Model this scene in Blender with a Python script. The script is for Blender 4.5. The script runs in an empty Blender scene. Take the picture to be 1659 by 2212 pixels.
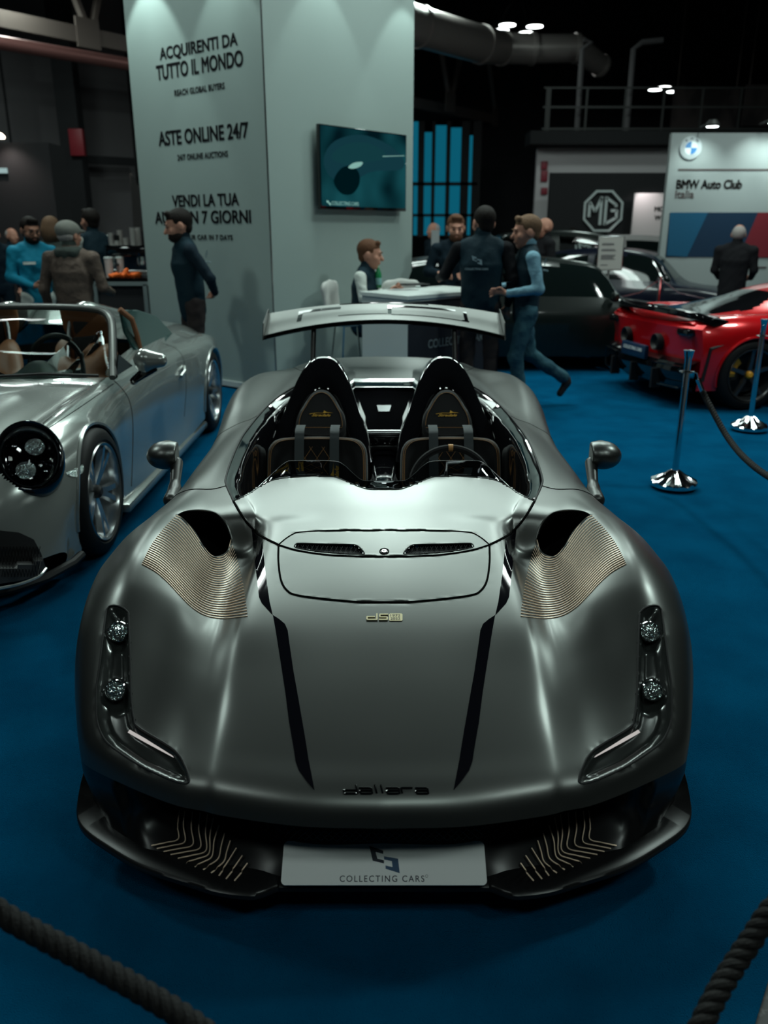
import bpy, bmesh, math, random
import numpy as np
from math import sin, cos, pi, radians, sqrt, atan2
from mathutils import Vector, Matrix
from mathutils.bvhtree import BVHTree
random.seed(7); rng = np.random.default_rng(7)
C = bpy.context.scene.collection
# ------------------------------------------------------------ camera, world, exposure
H = 1.70; F = 1792.0; TH = radians(18.7); CX = 829.5; CY = 1106.0
cam_d = bpy.data.cameras.new('camera'); cam = bpy.data.objects.new('camera', cam_d); C.objects.link(cam)
cam.location = (0, 0, H); cam.rotation_euler = (pi/2 - TH, 0, 0)
cam_d.sensor_fit = 'VERTICAL'; cam_d.sensor_height = 36.0; cam_d.lens = 36.0*F/2212
cam_d.clip_end = 200; cam_d.clip_start = .05
cam_d.dof.use_dof = True; cam_d.dof.focus_distance = 2.75; cam_d.dof.aperture_fstop = 2.6
bpy.context.scene.camera = cam
vs = bpy.context.scene.view_settings
vs.view_transform = 'Standard'; vs.look = 'None'; vs.gamma = 1; vs.exposure = 0.0; vs.use_curve_mapping = False
w = bpy.data.worlds.new('world'); bpy.context.scene.world = w; w.use_nodes = True
w.node_tree.nodes['Background'].inputs[0].default_value = (.25, .6, .8, 1)
w.node_tree.nodes['Background'].inputs[1].default_value = .0015
# ------------------------------------------------------------ large lights (roof bay lamps, an added plate fill and an added soft key)
def aim(o, target):
    o.rotation_euler = (Vector(target) - o.location).to_track_quat('-Z', 'Y').to_euler()
def area(loc, target, power, sx, sy, col=(1, 1, 1), spread=180):
    d = bpy.data.lights.new('added_key', 'AREA'); d.shape = 'RECTANGLE'; d.size = sx; d.size_y = sy
    d.energy = power; d.color = col; d.spread = radians(spread)
    o = bpy.data.objects.new('added_key_light', d); C.objects.link(o); o.location = loc; aim(o, target); return o
def spot(loc, target, power, ang=50, blend=.6, size=.08, col=(1, 1, 1)):
    d = bpy.data.lights.new('spot', 'SPOT'); d.energy = power; d.color = col
    d.spot_size = radians(ang); d.spot_blend = blend; d.shadow_soft_size = size
    o = bpy.data.objects.new('spot_light', d); C.objects.link(o); o.location = loc; aim(o, target); return o
COOL = (.80, 1.0, .93); WARM = (1, .86, .78)
def disk(x, y, z, power, dia=.9, col=COOL):
    d = bpy.data.lights.new('bay_and_fill_light', 'AREA'); d.shape = 'DISK'; d.size = dia; d.energy = power; d.color = col
    o = bpy.data.objects.new('bay_and_fill_light', d); C.objects.link(o); o.location = (x, y, z); return o
BAYS_AND_FILL = [(-3.0, 8.6, 70), (3.2, 8.8, 80), (0.2, 9.0, 30), (-6, 12, 110), (0, 12.5, 60), (6, 12, 110), (-6.5, 5.0, 100), (6.2, 5.2, 175), (4.0, -1.5, 45), (-4.5, -1.5, 22), (0.6, -2.6, 38), (5.5, 18, 60), (-6.5, 17, 60), (1, 22, 120), (-8, 20, 90)]  # last entry behind the camera is fill added for the plate, without fixture
for x_, y_, p_ in BAYS_AND_FILL: disk(x_, y_, 6.9, p_*1.2, .9, COOL)
area((0, 9.3, 6.6), (0, 4.5, .5), 250, 4.6, 2.7, COOL)  # unseen wide soft light, added to brighten the cowl and hood
# ------------------------------------------------------------ picture <-> place
def ray(px, py):
    a = (py-CY)/F
    return Vector(((px-CX)/F, cos(TH)-a*sin(TH), -sin(TH)-a*cos(TH)))
def P(px, py, Y=None, z=None, X=None, plane=None):
    d = ray(px, py)
    if Y is not None: t = Y/d.y
    elif z is not None: t = (z-H)/d.z
    elif X is not None: t = X/d.x
    else:
        o, n = plane; t = (Vector(o)-Vector((0, 0, H))).dot(n)/d.dot(n)
    return Vector((0, 0, H)) + d*t
# ------------------------------------------------------------ objects
def tag(o, label=None, cat=None, group=None, kind=None):
    if label: o['label'] = label
    if cat: o['category'] = cat
    if group: o['group'] = group
    if kind: o['kind'] = kind
    return o
def empty(name, loc=(0, 0, 0), rz=0, label=None, cat=None, group=None):
    o = bpy.data.objects.new(name, None); C.objects.link(o); o.location = loc; o.rotation_euler = (0, 0, rz)
    o.empty_display_size = .1
    return tag(o, label, cat, group)
def wm(o):
    m = o.matrix_basis.copy()
    return wm(o.parent) @ o.matrix_parent_inverse @ m if o.parent else m
def link(name, me, mat=None, parent=None, local=False):
    o = bpy.data.objects.new(name, me); C.objects.link(o)
    for m in (mat if isinstance(mat, (list, tuple)) else [mat]):
        if m is not None: me.materials.append(m)
    if parent is not None:
        o.parent = parent
        if not local: o.matrix_parent_inverse = wm(parent).inverted()
    return o
def mesh(vs_, fs, smooth=True, uv=None):
    me = bpy.data.meshes.new('m'); me.from_pydata([tuple(v) for v in vs_], [], [tuple(int(i) for i in f) for f in fs])
    me.validate(); me.update()
    if smooth: me.polygons.foreach_set('use_smooth', [True]*len(me.polygons))
    return me
def auto(o, ang=35):
    me = o.data; me.polygons.foreach_set('use_smooth', [True]*len(me.polygons))
    me.set_sharp_from_angle(angle=radians(ang)); return o
class MB:
    def __init__(s): s.v = []; s.f = []
    def add(s, vs_, fs):
        n = len(s.v); s.v += [Vector(v) for v in vs_]; s.f += [[i+n for i in f] for f in fs]; return s
    def box(s, c, d, m=None, bev=0):
        bm = bmesh.new(); bmesh.ops.create_cube(bm, size=1)
        for v in bm.verts: v.co = Vector((v.co.x*d[0], v.co.y*d[1], v.co.z*d[2]))
        if bev: bmesh.ops.bevel(bm, geom=bm.edges[:], offset=bev, segments=2, affect='EDGES', profile=.5)
        bm.verts.index_update()
        vs_ = [v.co.copy() for v in bm.verts]
        if m is not None: vs_ = [m @ v for v in vs_]
        s.add([v+Vector(c) for v in vs_], [[v.index for v in f.verts] for f in bm.faces]); bm.free(); return s
    def tube(s, pts, r, n=8, cap=True, closed=False, up=(0, 0, 1)):
        pts = [Vector(p) for p in pts]; m = len(pts); rs = r if hasattr(r, '__len__') else [r]*m
        vs_ = []; fs = []; prev = None
        for i, p in enumerate(pts):
            if closed: t = pts[(i+1) % m]-pts[i-1]
            else: t = pts[min(i+1, m-1)]-pts[max(i-1, 0)]
            t.normalize() if t.length > 1e-9 else None
            if prev is None:
                a = Vector(up); a = a - t*a.dot(t)
                if a.length < 1e-3: a = Vector((1, 0, 0)); a = a-t*a.dot(t)
            else: a = prev-t*prev.dot(t)
            a.normalize(); prev = a; b = t.cross(a)
            for k in range(n):
                g = 2*pi*k/n; vs_.append(p+(a*cos(g)+b*sin(g))*rs[i])
        for i in range(m if closed else m-1):
            for k in range(n):
                j = (i+1) % m
                fs.append([i*n+k, i*n+(k+1) % n, j*n+(k+1) % n, j*n+k])
        if cap and not closed: fs += [list(range(n))[::-1], list(range((m-1)*n, m*n))]
        return s.add(vs_, fs)
    def lathe(s, prof, n=32, m=None, a0=0, a1=2*pi):
        full = abs(a1-a0-2*pi) < 1e-6; k = n if full else n+1; vs_ = []; fs = []
        for (r, z) in prof:
            for i in range(k):
                a = a0+(a1-a0)*i/n; vs_.append(Vector((r*cos(a), r*sin(a), z)))
        for j in range(len(prof)-1):
            for i in range(n):
                i2 = (i+1) % k
                fs.append([j*k+i, j*k+i2, (j+1)*k+i2, (j+1)*k+i])
        if m is not None: vs_ = [m @ v for v in vs_]
        return s.add(vs_, fs)
    def prism(s, poly, depth, m=None):
        """poly: list of (x,y); extruded +z by depth"""
        n = len(poly); vs_ = [Vector((x, y, 0)) for x, y in poly]+[Vector((x, y, depth)) for x, y in poly]
        fs = [list(range(n))[::-1], list(range(n, 2*n))]+[[i, (i+1) % n, n+(i+1) % n, n+i] for i in range(n)]
        if m is not None: vs_ = [m @ v for v in vs_]
        return s.add(vs_, fs)
    def xf(s, m): s.v = [m @ v for v in s.v]; return s
    def fix(s):
        bm = bmesh.new(); bm.from_mesh(mesh(s.v, s.f)); bmesh.ops.recalc_face_normals(bm, faces=bm.faces[:])
        me = bpy.data.meshes.new('m'); bm.to_mesh(me); bm.free(); return me
    def build(s, name, mat=None, parent=None, ang=35, local=False):
        me = s.fix(); o = link(name, me, mat, parent, local); auto(o, ang); return o
def frame(o, u, v, n=None):
    """matrix taking (x,y,z) -> o + x*u + y*v + z*n"""
    u = Vector(u).normalized(); v = Vector(v).normalized(); n = u.cross(v) if n is None else Vector(n)
    m = Matrix((u, v, n)).transposed().to_4x4(); m.translation = Vector(o); return m
# ------------------------------------------------------------ materials
def mat(name, col, rough=.5, metal=0, spec=.5, coat=0, coatr=.03, emit=None, es=0, trans=0, ior=1.45, sheen=0, alpha=1, bump=None, mix=None, aniso=0):
    """bump=(kind,scale,strength); mix=(kind,scale,col2,lo,hi)"""
    m = bpy.data.materials.new(name); m.use_nodes = True; nt = m.node_tree; b = nt.nodes['Principled BSDF']; I = b.inputs
    I['Base Color'].default_value = (*col, 1); I['Roughness'].default_value = rough; I['Metallic'].default_value = metal
    I['Specular IOR Level'].default_value = spec; I['Coat Weight'].default_value = coat; I['Coat Roughness'].default_value = coatr
    I['Transmission Weight'].default_value = trans; I['IOR'].default_value = ior; I['Sheen Weight'].default_value = sheen; I['Alpha'].default_value = alpha
    if aniso: I['Anisotropic'].default_value = aniso
    if emit: I['Emission Color'].default_value = (*emit, 1); I['Emission Strength'].default_value = es
    def tex(kind, scale):
        tc = nt.nodes.new('ShaderNodeTexCoord'); mp = nt.nodes.new('ShaderNodeMapping'); nt.links.new(tc.outputs['Object'], mp.inputs[0])
        sc = scale if hasattr(scale, '__len__') else (scale,)*3; mp.inputs['Scale'].default_value = sc
        if kind == 'noise': t = nt.nodes.new('ShaderNodeTexNoise'); t.inputs['Detail'].default_value = 4; t.inputs['Scale'].default_value = 1; out = t.outputs[0]
        elif kind == 'wave': t = nt.nodes.new('ShaderNodeTexWave'); t.inputs['Scale'].default_value = 1; t.bands_direction = 'DIAGONAL'; out = t.outputs['Fac']
        elif kind == 'vor': t = nt.nodes.new('ShaderNodeTexVoronoi'); t.inputs['Scale'].default_value = 1; out = t.outputs['Distance']
        elif kind == 'chk': t = nt.nodes.new('ShaderNodeTexChecker'); t.inputs['Scale'].default_value = 1; out = t.outputs['Fac']
        nt.links.new(mp.outputs[0], t.inputs['Vector']); return out
    if mix:
        o = tex(mix[0], mix[1]); r = nt.nodes.new('ShaderNodeMapRange'); r.inputs[1].default_value = mix[3]; r.inputs[2].default_value = mix[4]
        nt.links.new(o, r.inputs[0]); x = nt.nodes.new('ShaderNodeMix'); x.data_type = 'RGBA'
        x.inputs[6].default_value = (*col, 1); x.inputs[7].default_value = (*mix[2], 1); nt.links.new(r.outputs[0], x.inputs[0]); nt.links.new(x.outputs[2], I['Base Color'])
    if bump:
        o = tex(bump[0], bump[1]); bn = nt.nodes.new('ShaderNodeBump'); bn.inputs['Strength'].default_value = bump[2]; bn.inputs['Distance'].default_value = bump[3] if len(bump) > 3 else .01
        nt.links.new(o, bn.inputs['Height']); nt.links.new(bn.outputs[0], I['Normal'])
    return m
def emis(name, col, s): return mat(name, (0, 0, 0), 1, emit=col, es=s, spec=0)
M = {}
M['paint'] = mat('satin_grey_paint', (.15, .155, .15), .345, metal=.93)
M['darkpaint'] = mat('satin_dark_paint', (.075, .076, .075), .38, metal=.85)
M['lens'] = mat('projector_lens', (.6, .68, .66), .05, metal=.9, bump=('vor', 150, 1, .006))
M['drl'] = emis('running_light', (.95, .9, .86), .5)
M['wingpaint'] = mat('satin_wing_paint', (.13, .135, .13), .42, metal=.85)
M['carbonpaint'] = mat('satin_carbon', (.15, .155, .15), .33, metal=.85, mix=('wave', (250, 250, 0), (.22, .225, .22), .35, .65))
M['blackgloss'] = mat('gloss_black_carbon', (.004, .004, .005), .05, spec=.6, coat=.6)
M['blackstripe'] = mat('gloss_black_stripe', (.004, .004, .006), .06, spec=.5)
M['gap'] = mat('panel_gap', (.002, .002, .002), .9, spec=.05)
M['darkcarbon'] = mat('matt_black_carbon', (.006, .006, .007), .3, spec=.5, mix=('wave', (300, 300, 300), (.014, .014, .015), .4, .6))
M['lampcarbon'] = mat('headlight_carbon', (.02, .022, .022), .22, metal=.5, spec=.6, coat=.5, coatr=.12, mix=('wave', (260, 260, 60), (.07, .078, .075), .35, .65))
M['black'] = mat('matt_black', (.006, .006, .007), .6)
M['mesh'] = mat('black_mesh_wire', (.02, .02, .022), .3, metal=.5)
M['bronze'] = mat('bronze_line', (.95, .72, .54), .38, metal=.35, emit=None)
M['gold'] = mat('gold_lettering', (.75, .42, .05), .45, metal=.2)
M['palegold'] = mat('pale_gold_lettering', (.78, .68, .42), .4, metal=.1)
M['chrome'] = mat('chrome', (.75, .76, .77), .07, metal=1)
M['steel'] = mat('brushed_steel', (.45, .46, .47), .25, metal=1)
M['suede'] = mat('black_suede', (.012, .012, .013), .9, sheen=.3, spec=.2)
M['leather'] = mat('black_leather', (.02, .022, .022), .42)
M['stitch'] = mat('bronze_stitching', (.45, .22, .07), .6)
M['belt'] = mat('grey_webbing', (.04, .05, .055), .6, bump=('wave', (0, 300, 300), .4))
M['glass'] = mat('smoked_glass', (.28, .30, .31), .01, trans=1, ior=1.35)
M['clear'] = mat('clear_glass', (.8, .85, .85), .01, trans=1, ior=1.25)
M['rubber'] = mat('tyre_rubber', (.006, .006, .0065), .6, spec=.25)
M['plate'] = mat('plate_white', (.88, .90, .90), .22, spec=.5)
M['ink'] = mat('navy_ink', (.012, .018, .035), .5)
M['carpet'] = mat('blue_carpet', (.0017, .080, .178), 1.0, spec=0, bump=('noise', 260, .9, .01), mix=('noise', 3.0, (.0013, .057, .132), .35, .7))
M['rope'] = mat('black_rope', (.008, .0075, .0075), .7, spec=.3, bump=('noise', 200, .4))
M['white'] = mat('white_laminate', (.52, .56, .55), .45)
M['boothwhite'] = mat('booth_wall_panel', (.29, .355, .34), .5)
M["concrete"] = mat("hall_floor", (.035, .035, .036), .5, mix=("noise", 60, (.10, .10, .097), .48, .66))
M['hallgrey'] = mat('hall_wall_panel', (.10, .092, .098), .7)
M['hallwhite'] = mat('hall_white_wall', (.60, .56, .58), .7)
M['hallblack'] = mat('hall_black', (.010, .010, .012), .8)
M["beam"] = mat("steel_beam", (.17, .13, .115), .55, metal=.1)
M['duct'] = mat('galvanised_duct', (.34, .30, .29), .38, metal=.45, bump=('wave', (0, 3, 0), .15))
M['lamp'] = emis('lamp_disc', (.93, 1, .98), 9)
M['lampside'] = mat('lamp_housing', (.02, .02, .02), .5)
# ------------------------------------------------------------ isosurface of smooth-blended shapes
def isosurf(f, lo, hi, h):
    n = [int(math.ceil((hi[i]-lo[i])/h))+1 for i in range(3)]
    ax = [lo[i]+h*np.arange(n[i]) for i in range(3)]
    X, Y, Z = np.meshgrid(*ax, indexing='ij'); Fv = f(X, Y, Z).astype(np.float32)
    s = Fv < 0; c = [s[i:n[0]-1+i, j:n[1]-1+j, k:n[2]-1+k] for i in (0, 1) for j in (0, 1) for k in (0, 1)]
    al = np.logical_and.reduce(c); an = np.logical_or.reduce(c); act = an & ~al
    idx = -np.ones(act.shape, int); ii = np.argwhere(act); idx[act] = np.arange(len(ii))
    pos = np.zeros((len(ii), 3)); cnt = np.zeros(len(ii))
    for a in range(3):
        for p in (0, 1):
            for q in (0, 1):
                o0 = [0, 0, 0]; b, d = [x for x in range(3) if x != a]; o0[b] = p; o0[d] = q; o1 = list(o0); o1[a] = 1
                i0 = ii+o0; i1 = ii+o1; f0 = Fv[tuple(i0.T)]; f1 = Fv[tuple(i1.T)]; m = (f0 < 0) != (f1 < 0)
                t = np.where(m, f0/np.where(m, f0-f1, 1), 0); pt = np.array(o0)[None].repeat(len(ii), 0).astype(float); pt[:, a] = t
                pos[m] += pt[m]; cnt[m] += 1
    pos = (ii+pos/cnt[:, None])*h+np.array(lo)
    fs = []
    for a in range(3):
        b, d = (a+1) % 3, (a+2) % 3
        sl0 = [slice(1, -1)]*3; sl0[a] = slice(0, -1); sl1 = [slice(1, -1)]*3; sl1[a] = slice(1, None)
        s0 = s[tuple(sl0)]; s1 = s[tuple(sl1)]; off = [1, 1, 1]; off[a] = 0
        for flip, m in ((0, s0 & ~s1), (1, ~s0 & s1)):
            e = np.argwhere(m)+off
            if not len(e): continue
            q = []
            for (u, v) in ((-1, -1), (0, -1), (0, 0), (-1, 0)):
                g = e.copy(); g[:, b] += u; g[:, d] += v; q.append(idx[tuple(g.T)])
            q = np.stack(q if not flip else q[::-1], 1); fs.append(q)
    return pos, np.concatenate(fs)
class SDF:
    """smooth union of round cones / ellipsoids"""
    def __init__(s, k=.03): s.p = []; s.k = k
    def cone(s, a, b, ra, rb, flat=None, k=None):
        """flat=(normal, factor>1 thins along normal)"""
        s.p.append(('c', Vector(a), Vector(b), ra, rb, flat, k)); return s
    def ball(s, a, r, flat=None, k=None): return s.cone(a, a, r, r, flat, k)
    def ell(s, c, rad, rot=None, k=None, cut=False): s.p.append(('e', Vector(c), Vector(rad), rot, cut, None, k)); return s
    def mesh(s, h, name=None, mat=None, parent=None, noise=None, clip=None, local=True):
        lo = [1e9]*3; hi = [-1e9]*3
        for p in s.p:
            for q, r in (((p[1], p[3]), (p[2], p[4])) if p[0] == 'c' else ((p[1], max(p[2])),)*2):
                for i in range(3): lo[i] = min(lo[i], q[i]-r); hi[i] = max(hi[i], q[i]+r)
        lo = [x-3*h for x in lo]; hi = [x+3*h for x in hi]
        def f(X, Y, Z):
            D = np.full(X.shape, .5)
            xs = X[:, 0, 0]; ys = Y[0, :, 0]; zs = Z[0, 0, :]
            for p in s.p:
                k = p[6] or s.k
                q = [(p[1], p[3]), (p[2], p[4])] if p[0] == 'c' else [(p[1], max(p[2]))]*2
                sl = []
                for i, a in enumerate((xs, ys, zs)):
                    l = min(q[0][0][i]-q[0][1], q[1][0][i]-q[1][1])-2*k-2*h; u = max(q[0][0][i]+q[0][1], q[1][0][i]+q[1][1])+2*k+2*h
                    sl.append(slice(max(0, np.searchsorted(a, l)), max(1, np.searchsorted(a, u))))
                sl = tuple(sl); x, y, z = X[sl], Y[sl], Z[sl]
                if p[0] == 'c':
                    a, b, ra, rb, fl = p[1], p[2], p[3], p[4], p[5]
                    ax, ay, az = x-a.x, y-a.y, z-a.z; bx, by, bz = (b-a)
                    if fl:
                        n = Vector(fl[0]).normalized(); e = fl[1]-1
                        dn = (ax*n.x+ay*n.y+az*n.z)*e; ax = ax+dn*n.x; ay = ay+dn*n.y; az = az+dn*n.z
                        bn = (bx*n.x+by*n.y+bz*n.z)*e; bx += bn*n.x; by += bn*n.y; bz += bn*n.z
                    L = bx*bx+by*by+bz*bz
                    t = np.clip((ax*bx+ay*by+az*bz)/L, 0, 1) if L > 1e-9 else 0*ax
                    d = np.sqrt((ax-bx*t)**2+(ay-by*t)**2+(az-bz*t)**2)-(ra+(rb-ra)*t)
                    if fl: d = d/(1+e*.5)
                else:
                    c, rad, rot, cut = p[1], p[2], p[3], p[4]
                    ax, ay, az = x-c.x, y-c.y, z-c.z
                    if rot is not None:
                        r = rot.inverted(); ax, ay, az = (r[i][0]*ax+r[i][1]*ay+r[i][2]*az for i in range(3))
                    ax, ay, az = ax/rad.x, ay/rad.y, az/rad.z; r1 = np.sqrt(ax*ax+ay*ay+az*az)
                    g = np.sqrt((ax/rad.x)**2+(ay/rad.y)**2+(az/rad.z)**2); d = r1*(r1-1)/np.maximum(g, 1e-6)
                    if cut:
                        hh = np.clip(.5-.5*(D[sl]+d)/k, 0, 1); D[sl] = D[sl]*(1-hh)+(-d)*hh+k*hh*(1-hh); continue
                D0 = D[sl]; hh = np.clip(.5+.5*(D0-d)/k, 0, 1); D[sl] = D0*(1-hh)+d*hh-k*hh*(1-hh)
            if noise: D += noise(X, Y, Z)
            if clip: D = np.maximum(D, clip(X, Y, Z))
            return D
        pos, fs = isosurf(f, lo, hi, h)
        me = bpy.data.meshes.new('m'); me.vertices.add(len(pos)); me.vertices.foreach_set('co', pos.ravel())
        me.loops.add(fs.size); me.loops.foreach_set('vertex_index', fs.ravel().astype(np.int32)); me.polygons.add(len(fs))
        me.polygons.foreach_set('loop_start', np.arange(0, fs.size, 4, dtype=np.int32)); me.polygons.foreach_set('loop_total', np.full(len(fs), 4, np.int32))
        me.update(calc_edges=True); me.validate(); me.polygons.foreach_set('use_smooth', [True]*len(me.polygons))
        return link(name, me, mat, parent, local) if name else me
# ------------------------------------------------------------ lettering
def text_geo(s, width=None, height=None, bold=0, spacing=1, shear=0, align=None):
    """lettering as flat triangles: verts (x,y) scaled to the given box, faces"""
    cu = bpy.data.curves.new('t', 'FONT'); cu.body = s; cu.size = 1; cu.offset = bold; cu.space_character = spacing; cu.shear = shear
    cu.resolution_u = 4
    if align: cu.align_x = align
    heavy = bold > .012
    cu.offset = 0 if heavy else bold
    o = bpy.data.objects.new('t', cu); C.objects.link(o)
    dg = bpy.context.evaluated_depsgraph_get(); me = bpy.data.meshes.new_from_object(o.evaluated_get(dg))
    vs_ = [v.co.copy() for v in me.vertices]; fs = [list(p.vertices) for p in me.polygons]
    bpy.data.objects.remove(o); bpy.data.curves.remove(cu); bpy.data.meshes.remove(me)
    if heavy:
        v0, f0 = vs_, fs; vs_ = []; fs = []; q = bold*1.1
        for dx, dy in ((-1, 0), (1, 0), (0, .7), (0, -.7), (-.8, .6), (.8, .6), (-.8, -.6), (.8, -.6)):
            fs += [[i+len(vs_) for i in f_] for f_ in f0]; vs_ += [Vector((v.x+dx*q, v.y+dy*q, 0)) for v in v0]
    x0 = min(v.x for v in vs_); x1 = max(v.x for v in vs_); y0 = min(v.y for v in vs_); y1 = max(v.y for v in vs_)
    sx = width/(x1-x0) if width else None; sy = height/(y1-y0) if height else None
    sx = sx or sy; sy = sy or sx
    return [((v.x-x0)*sx, (v.y-y0)*sy) for v in vs_], fs
def text_mb(s, m, width=None, height=None, bold=0, depth=.003, spacing=1, shear=0, align=None):
    """m: matrix from (x,y,0) plane to the place; origin at lower-left"""
    v, f = text_geo(s, width, height, bold, spacing, shear, align); mb = MB()
    bm = bmesh.new(); vv = [bm.verts.new((x, y, 0)) for x, y in v]
    for q in f:
        try: bm.faces.new([vv[i] for i in q])
        except ValueError: pass
    if depth:
        r = bmesh.ops.extrude_face_region(bm, geom=bm.faces[:])
        for e in r['geom']:
            if isinstance(e, bmesh.types.BMVert): e.co.z += depth
    bm.verts.index_update()
    mb.add([m @ v.co for v in bm.verts], [[v.index for v in f.verts] for f in bm.faces]); bm.free(); return mb
# ------------------------------------------------------------ lofted car shells
def pchip(xs, ys, x):
    xs = np.array(xs, float); ys = np.array(ys, float); x = np.asarray(x, float)
    h = np.diff(xs); d = np.diff(ys)/h; m = np.zeros(len(xs))
    for i in range(1, len(xs)-1):
        if d[i-1]*d[i] > 0:
            w1 = 2*h[i]+h[i-1]; w2 = h[i]+2*h[i-1]; m[i] = (w1+w2)/(w1/d[i-1]+w2/d[i])
    m[0] = d[0]; m[-1] = d[-1]
    i = np.clip(np.searchsorted(xs, x)-1, 0, len(xs)-2); t = np.clip((x-xs[i])/h[i], 0, 1)
    return (2*t**3-3*t**2+1)*ys[i]+(t**3-2*t**2+t)*h[i]*m[i]+(-2*t**3+3*t**2)*ys[i+1]+(t**3-t**2)*h[i]*m[i+1]
def catmull(A, u):
    """A: (K,...) values at integer params; u array"""
    K = len(A); i = np.clip(np.floor(u).astype(int), 0, K-2); t = (u-i).reshape((-1,)+(1,)*(A.ndim-1))
    g = lambda j: A[np.clip(j, 0, K-1)]
    p0, p1, p2, p3 = g(i-1), g(i), g(i+1), g(i+2)
    p0 = np.where((i == 0).reshape(t.shape), 2*p1-p2, p0); p3 = np.where((i == K-2).reshape(t.shape), 2*p2-p1, p3)
    return .5*((2*p1)+(-p0+p2)*t+(2*p0-5*p1+4*p2-p3)*t*t+(-p0+3*p1-3*p2+p3)*t**3)
def loft(cols, rows, warp=.9, sub=12, smooth=6, sym0=True):
    """cols: list over the half section of [(Y,X,Z)...]; returns grid (rows, columns, 3)"""
    y0 = cols[0][0][0]; K = len(cols); G = np.zeros((K, len(rows), 3)); yend = rows[-1]
    for k, c in enumerate(cols):
        ys = [q[0] for q in c]; st = ys[0]-y0; wgt = np.clip(1-(rows-y0)/warp, 0, 1); wgt = wgt*wgt*(3-2*wgt)
        wl = np.clip((rows-(yend-.8))/.8, 0, 1); Yk = rows+st*wgt+(ys[-1]-yend)*wl*wl
        G[k, :, 1] = Yk; G[k, :, 0] = pchip(ys, [q[1] for q in c], Yk); G[k, :, 2] = pchip(ys, [q[2] for q in c], Yk)
    u = np.linspace(0, K-1, (K-1)*sub+1); g = catmull(G, u).transpose(1, 0, 2)
    for _ in range(smooth):
        a = g.copy(); g[1:-1] = .5*a[1:-1]+.25*(a[:-2]+a[2:])
        a = g.copy(); g[:, 1:-1] = .5*a[:, 1:-1]+.25*(a[:, :-2]+a[:, 2:])
        if sym0: g[:, 0, 0] = 0; g[:, 0, 2] = .5*a[:, 0, 2]+.5*a[:, 1, 2]
    return g
def grid_faces(nr, nc, flip=False):
    i = np.arange(nr-1)[:, None]*nc+np.arange(nc-1)[None]; i = i.ravel()
    f = np.stack([i, i+1, i+nc+1, i+nc], 1)
    return f[:, ::-1] if flip else f
def mirror_grid(g):
    """full-width grid from the right half"""
    l = g[:, :0:-1].copy(); l[..., 0] *= -1
    return np.concatenate([l, g], 1)
def np_mesh(pos, fs, tri=False):
    me = bpy.data.meshes.new('m'); me.from_pydata(pos.tolist(), [], [list(map(int, f)) for f in fs]); me.update()
    me.polygons.foreach_set('use_smooth', [True]*len(me.polygons)); return me
def sub_mesh(pos, fs, m):
    f = fs[m]; u, inv = np.unique(f, return_inverse=True)
    return pos[u], inv.reshape(f.shape)
def in_poly(x, y, poly):
    x = np.asarray(x); y = np.asarray(y); r = np.zeros(x.shape, bool); n = len(poly)
    for i in range(n):
        x0, y0 = poly[i][0], poly[i][1]; x1, y1 = poly[(i+1) % n][0], poly[(i+1) % n][1]
        if y0 == y1: continue
        c = ((y0 > y) != (y1 > y)) & (x < (x1-x0)*(y-y0)/(y1-y0)+x0); r ^= c
    return r
def near_poly(x, y, poly):
    """nearest point on closed polyline for arrays"""
    best = np.full(x.shape, 1e9); bx = x.copy(); by = y.copy(); n = len(poly)
    for i in range(n):
        x0, y0 = poly[i][0], poly[i][1]; x1, y1 = poly[(i+1) % n][0], poly[(i+1) % n][1]
        dx, dy = x1-x0, y1-y0; L = dx*dx+dy*dy+1e-12; t = np.clip(((x-x0)*dx+(y-y0)*dy)/L, 0, 1)
        qx, qy = x0+t*dx, y0+t*dy; d = np.hypot(x-qx, y-qy); m = d < best; best[m] = d[m]; bx[m] = qx[m]; by[m] = qy[m]
    return best, bx, by
def spline(pts, n, closed=False):
    A = np.array([tuple(p) for p in pts], float)
    if closed:
        A2 = np.concatenate([A[-2:], A, A[:3]]); u = np.linspace(2, 2+len(A), n, endpoint=False); return catmull(A2, u)
    return catmull(A, np.linspace(0, len(A)-1, n))
# ============================================================ hall
A_ = Vector((.70, .714, 0)).normalized(); B_ = Vector((-.714, .70, 0)).normalized(); Z = Vector((0, 0, 1))
def struct(name, mb, m, ang=35): return tag(mb.build(name, m, None, ang), kind='structure')
struct('floor', MB().box((0, 20, -.06), (70, 60, .1)), M['concrete'])
b = MB().prism([(-16, .2), (-.2, .2), (.90-.16, 1.25), (.84, 1.408), (.918, 1.519), (2.35, 3.75), (12, 4.2), (12, 13.6), (-4.5, 13.6), (-16, 9)], .022); b.v = [v+Vector((0, 0, -.022)) for v in b.v]
tag(b.build('carpet', M['carpet']), 'bright blue carpet laid over the hall floor under the display cars', 'carpet')
def wall(name, o, u, L, h, th, m, z0=0):
    o = Vector(o); u = Vector(u).normalized(); n = Vector((u.y, -u.x, 0)); b = MB()
    c = o+u*L/2-n*th/2+Z*(z0+h/2); b.box((0, 0, 0), (L, th, h)).xf(frame(c, u, -n, Z) if False else Matrix.Translation(c) @ Matrix.Rotation(atan2(u.y, u.x), 4, 'Z'))
    return struct(name, b, m)
wall('wall_left', Vector((-11.4, 24.0, 0))-A_*9, A_, 24, 11, .2, M['hallgrey'])
wall('wall_back', (-14, 37, 0), (1, 0, 0), 60, 12, .2, M['hallblack'])
wall('wall_right', (20, 37, 0), (-.05, -1, 0), 40, 12, .2, M['hallblack'])
struct('ceiling', MB().box((0, 18, 10.2), (70, 60, .2)), M['hallblack'])
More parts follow.
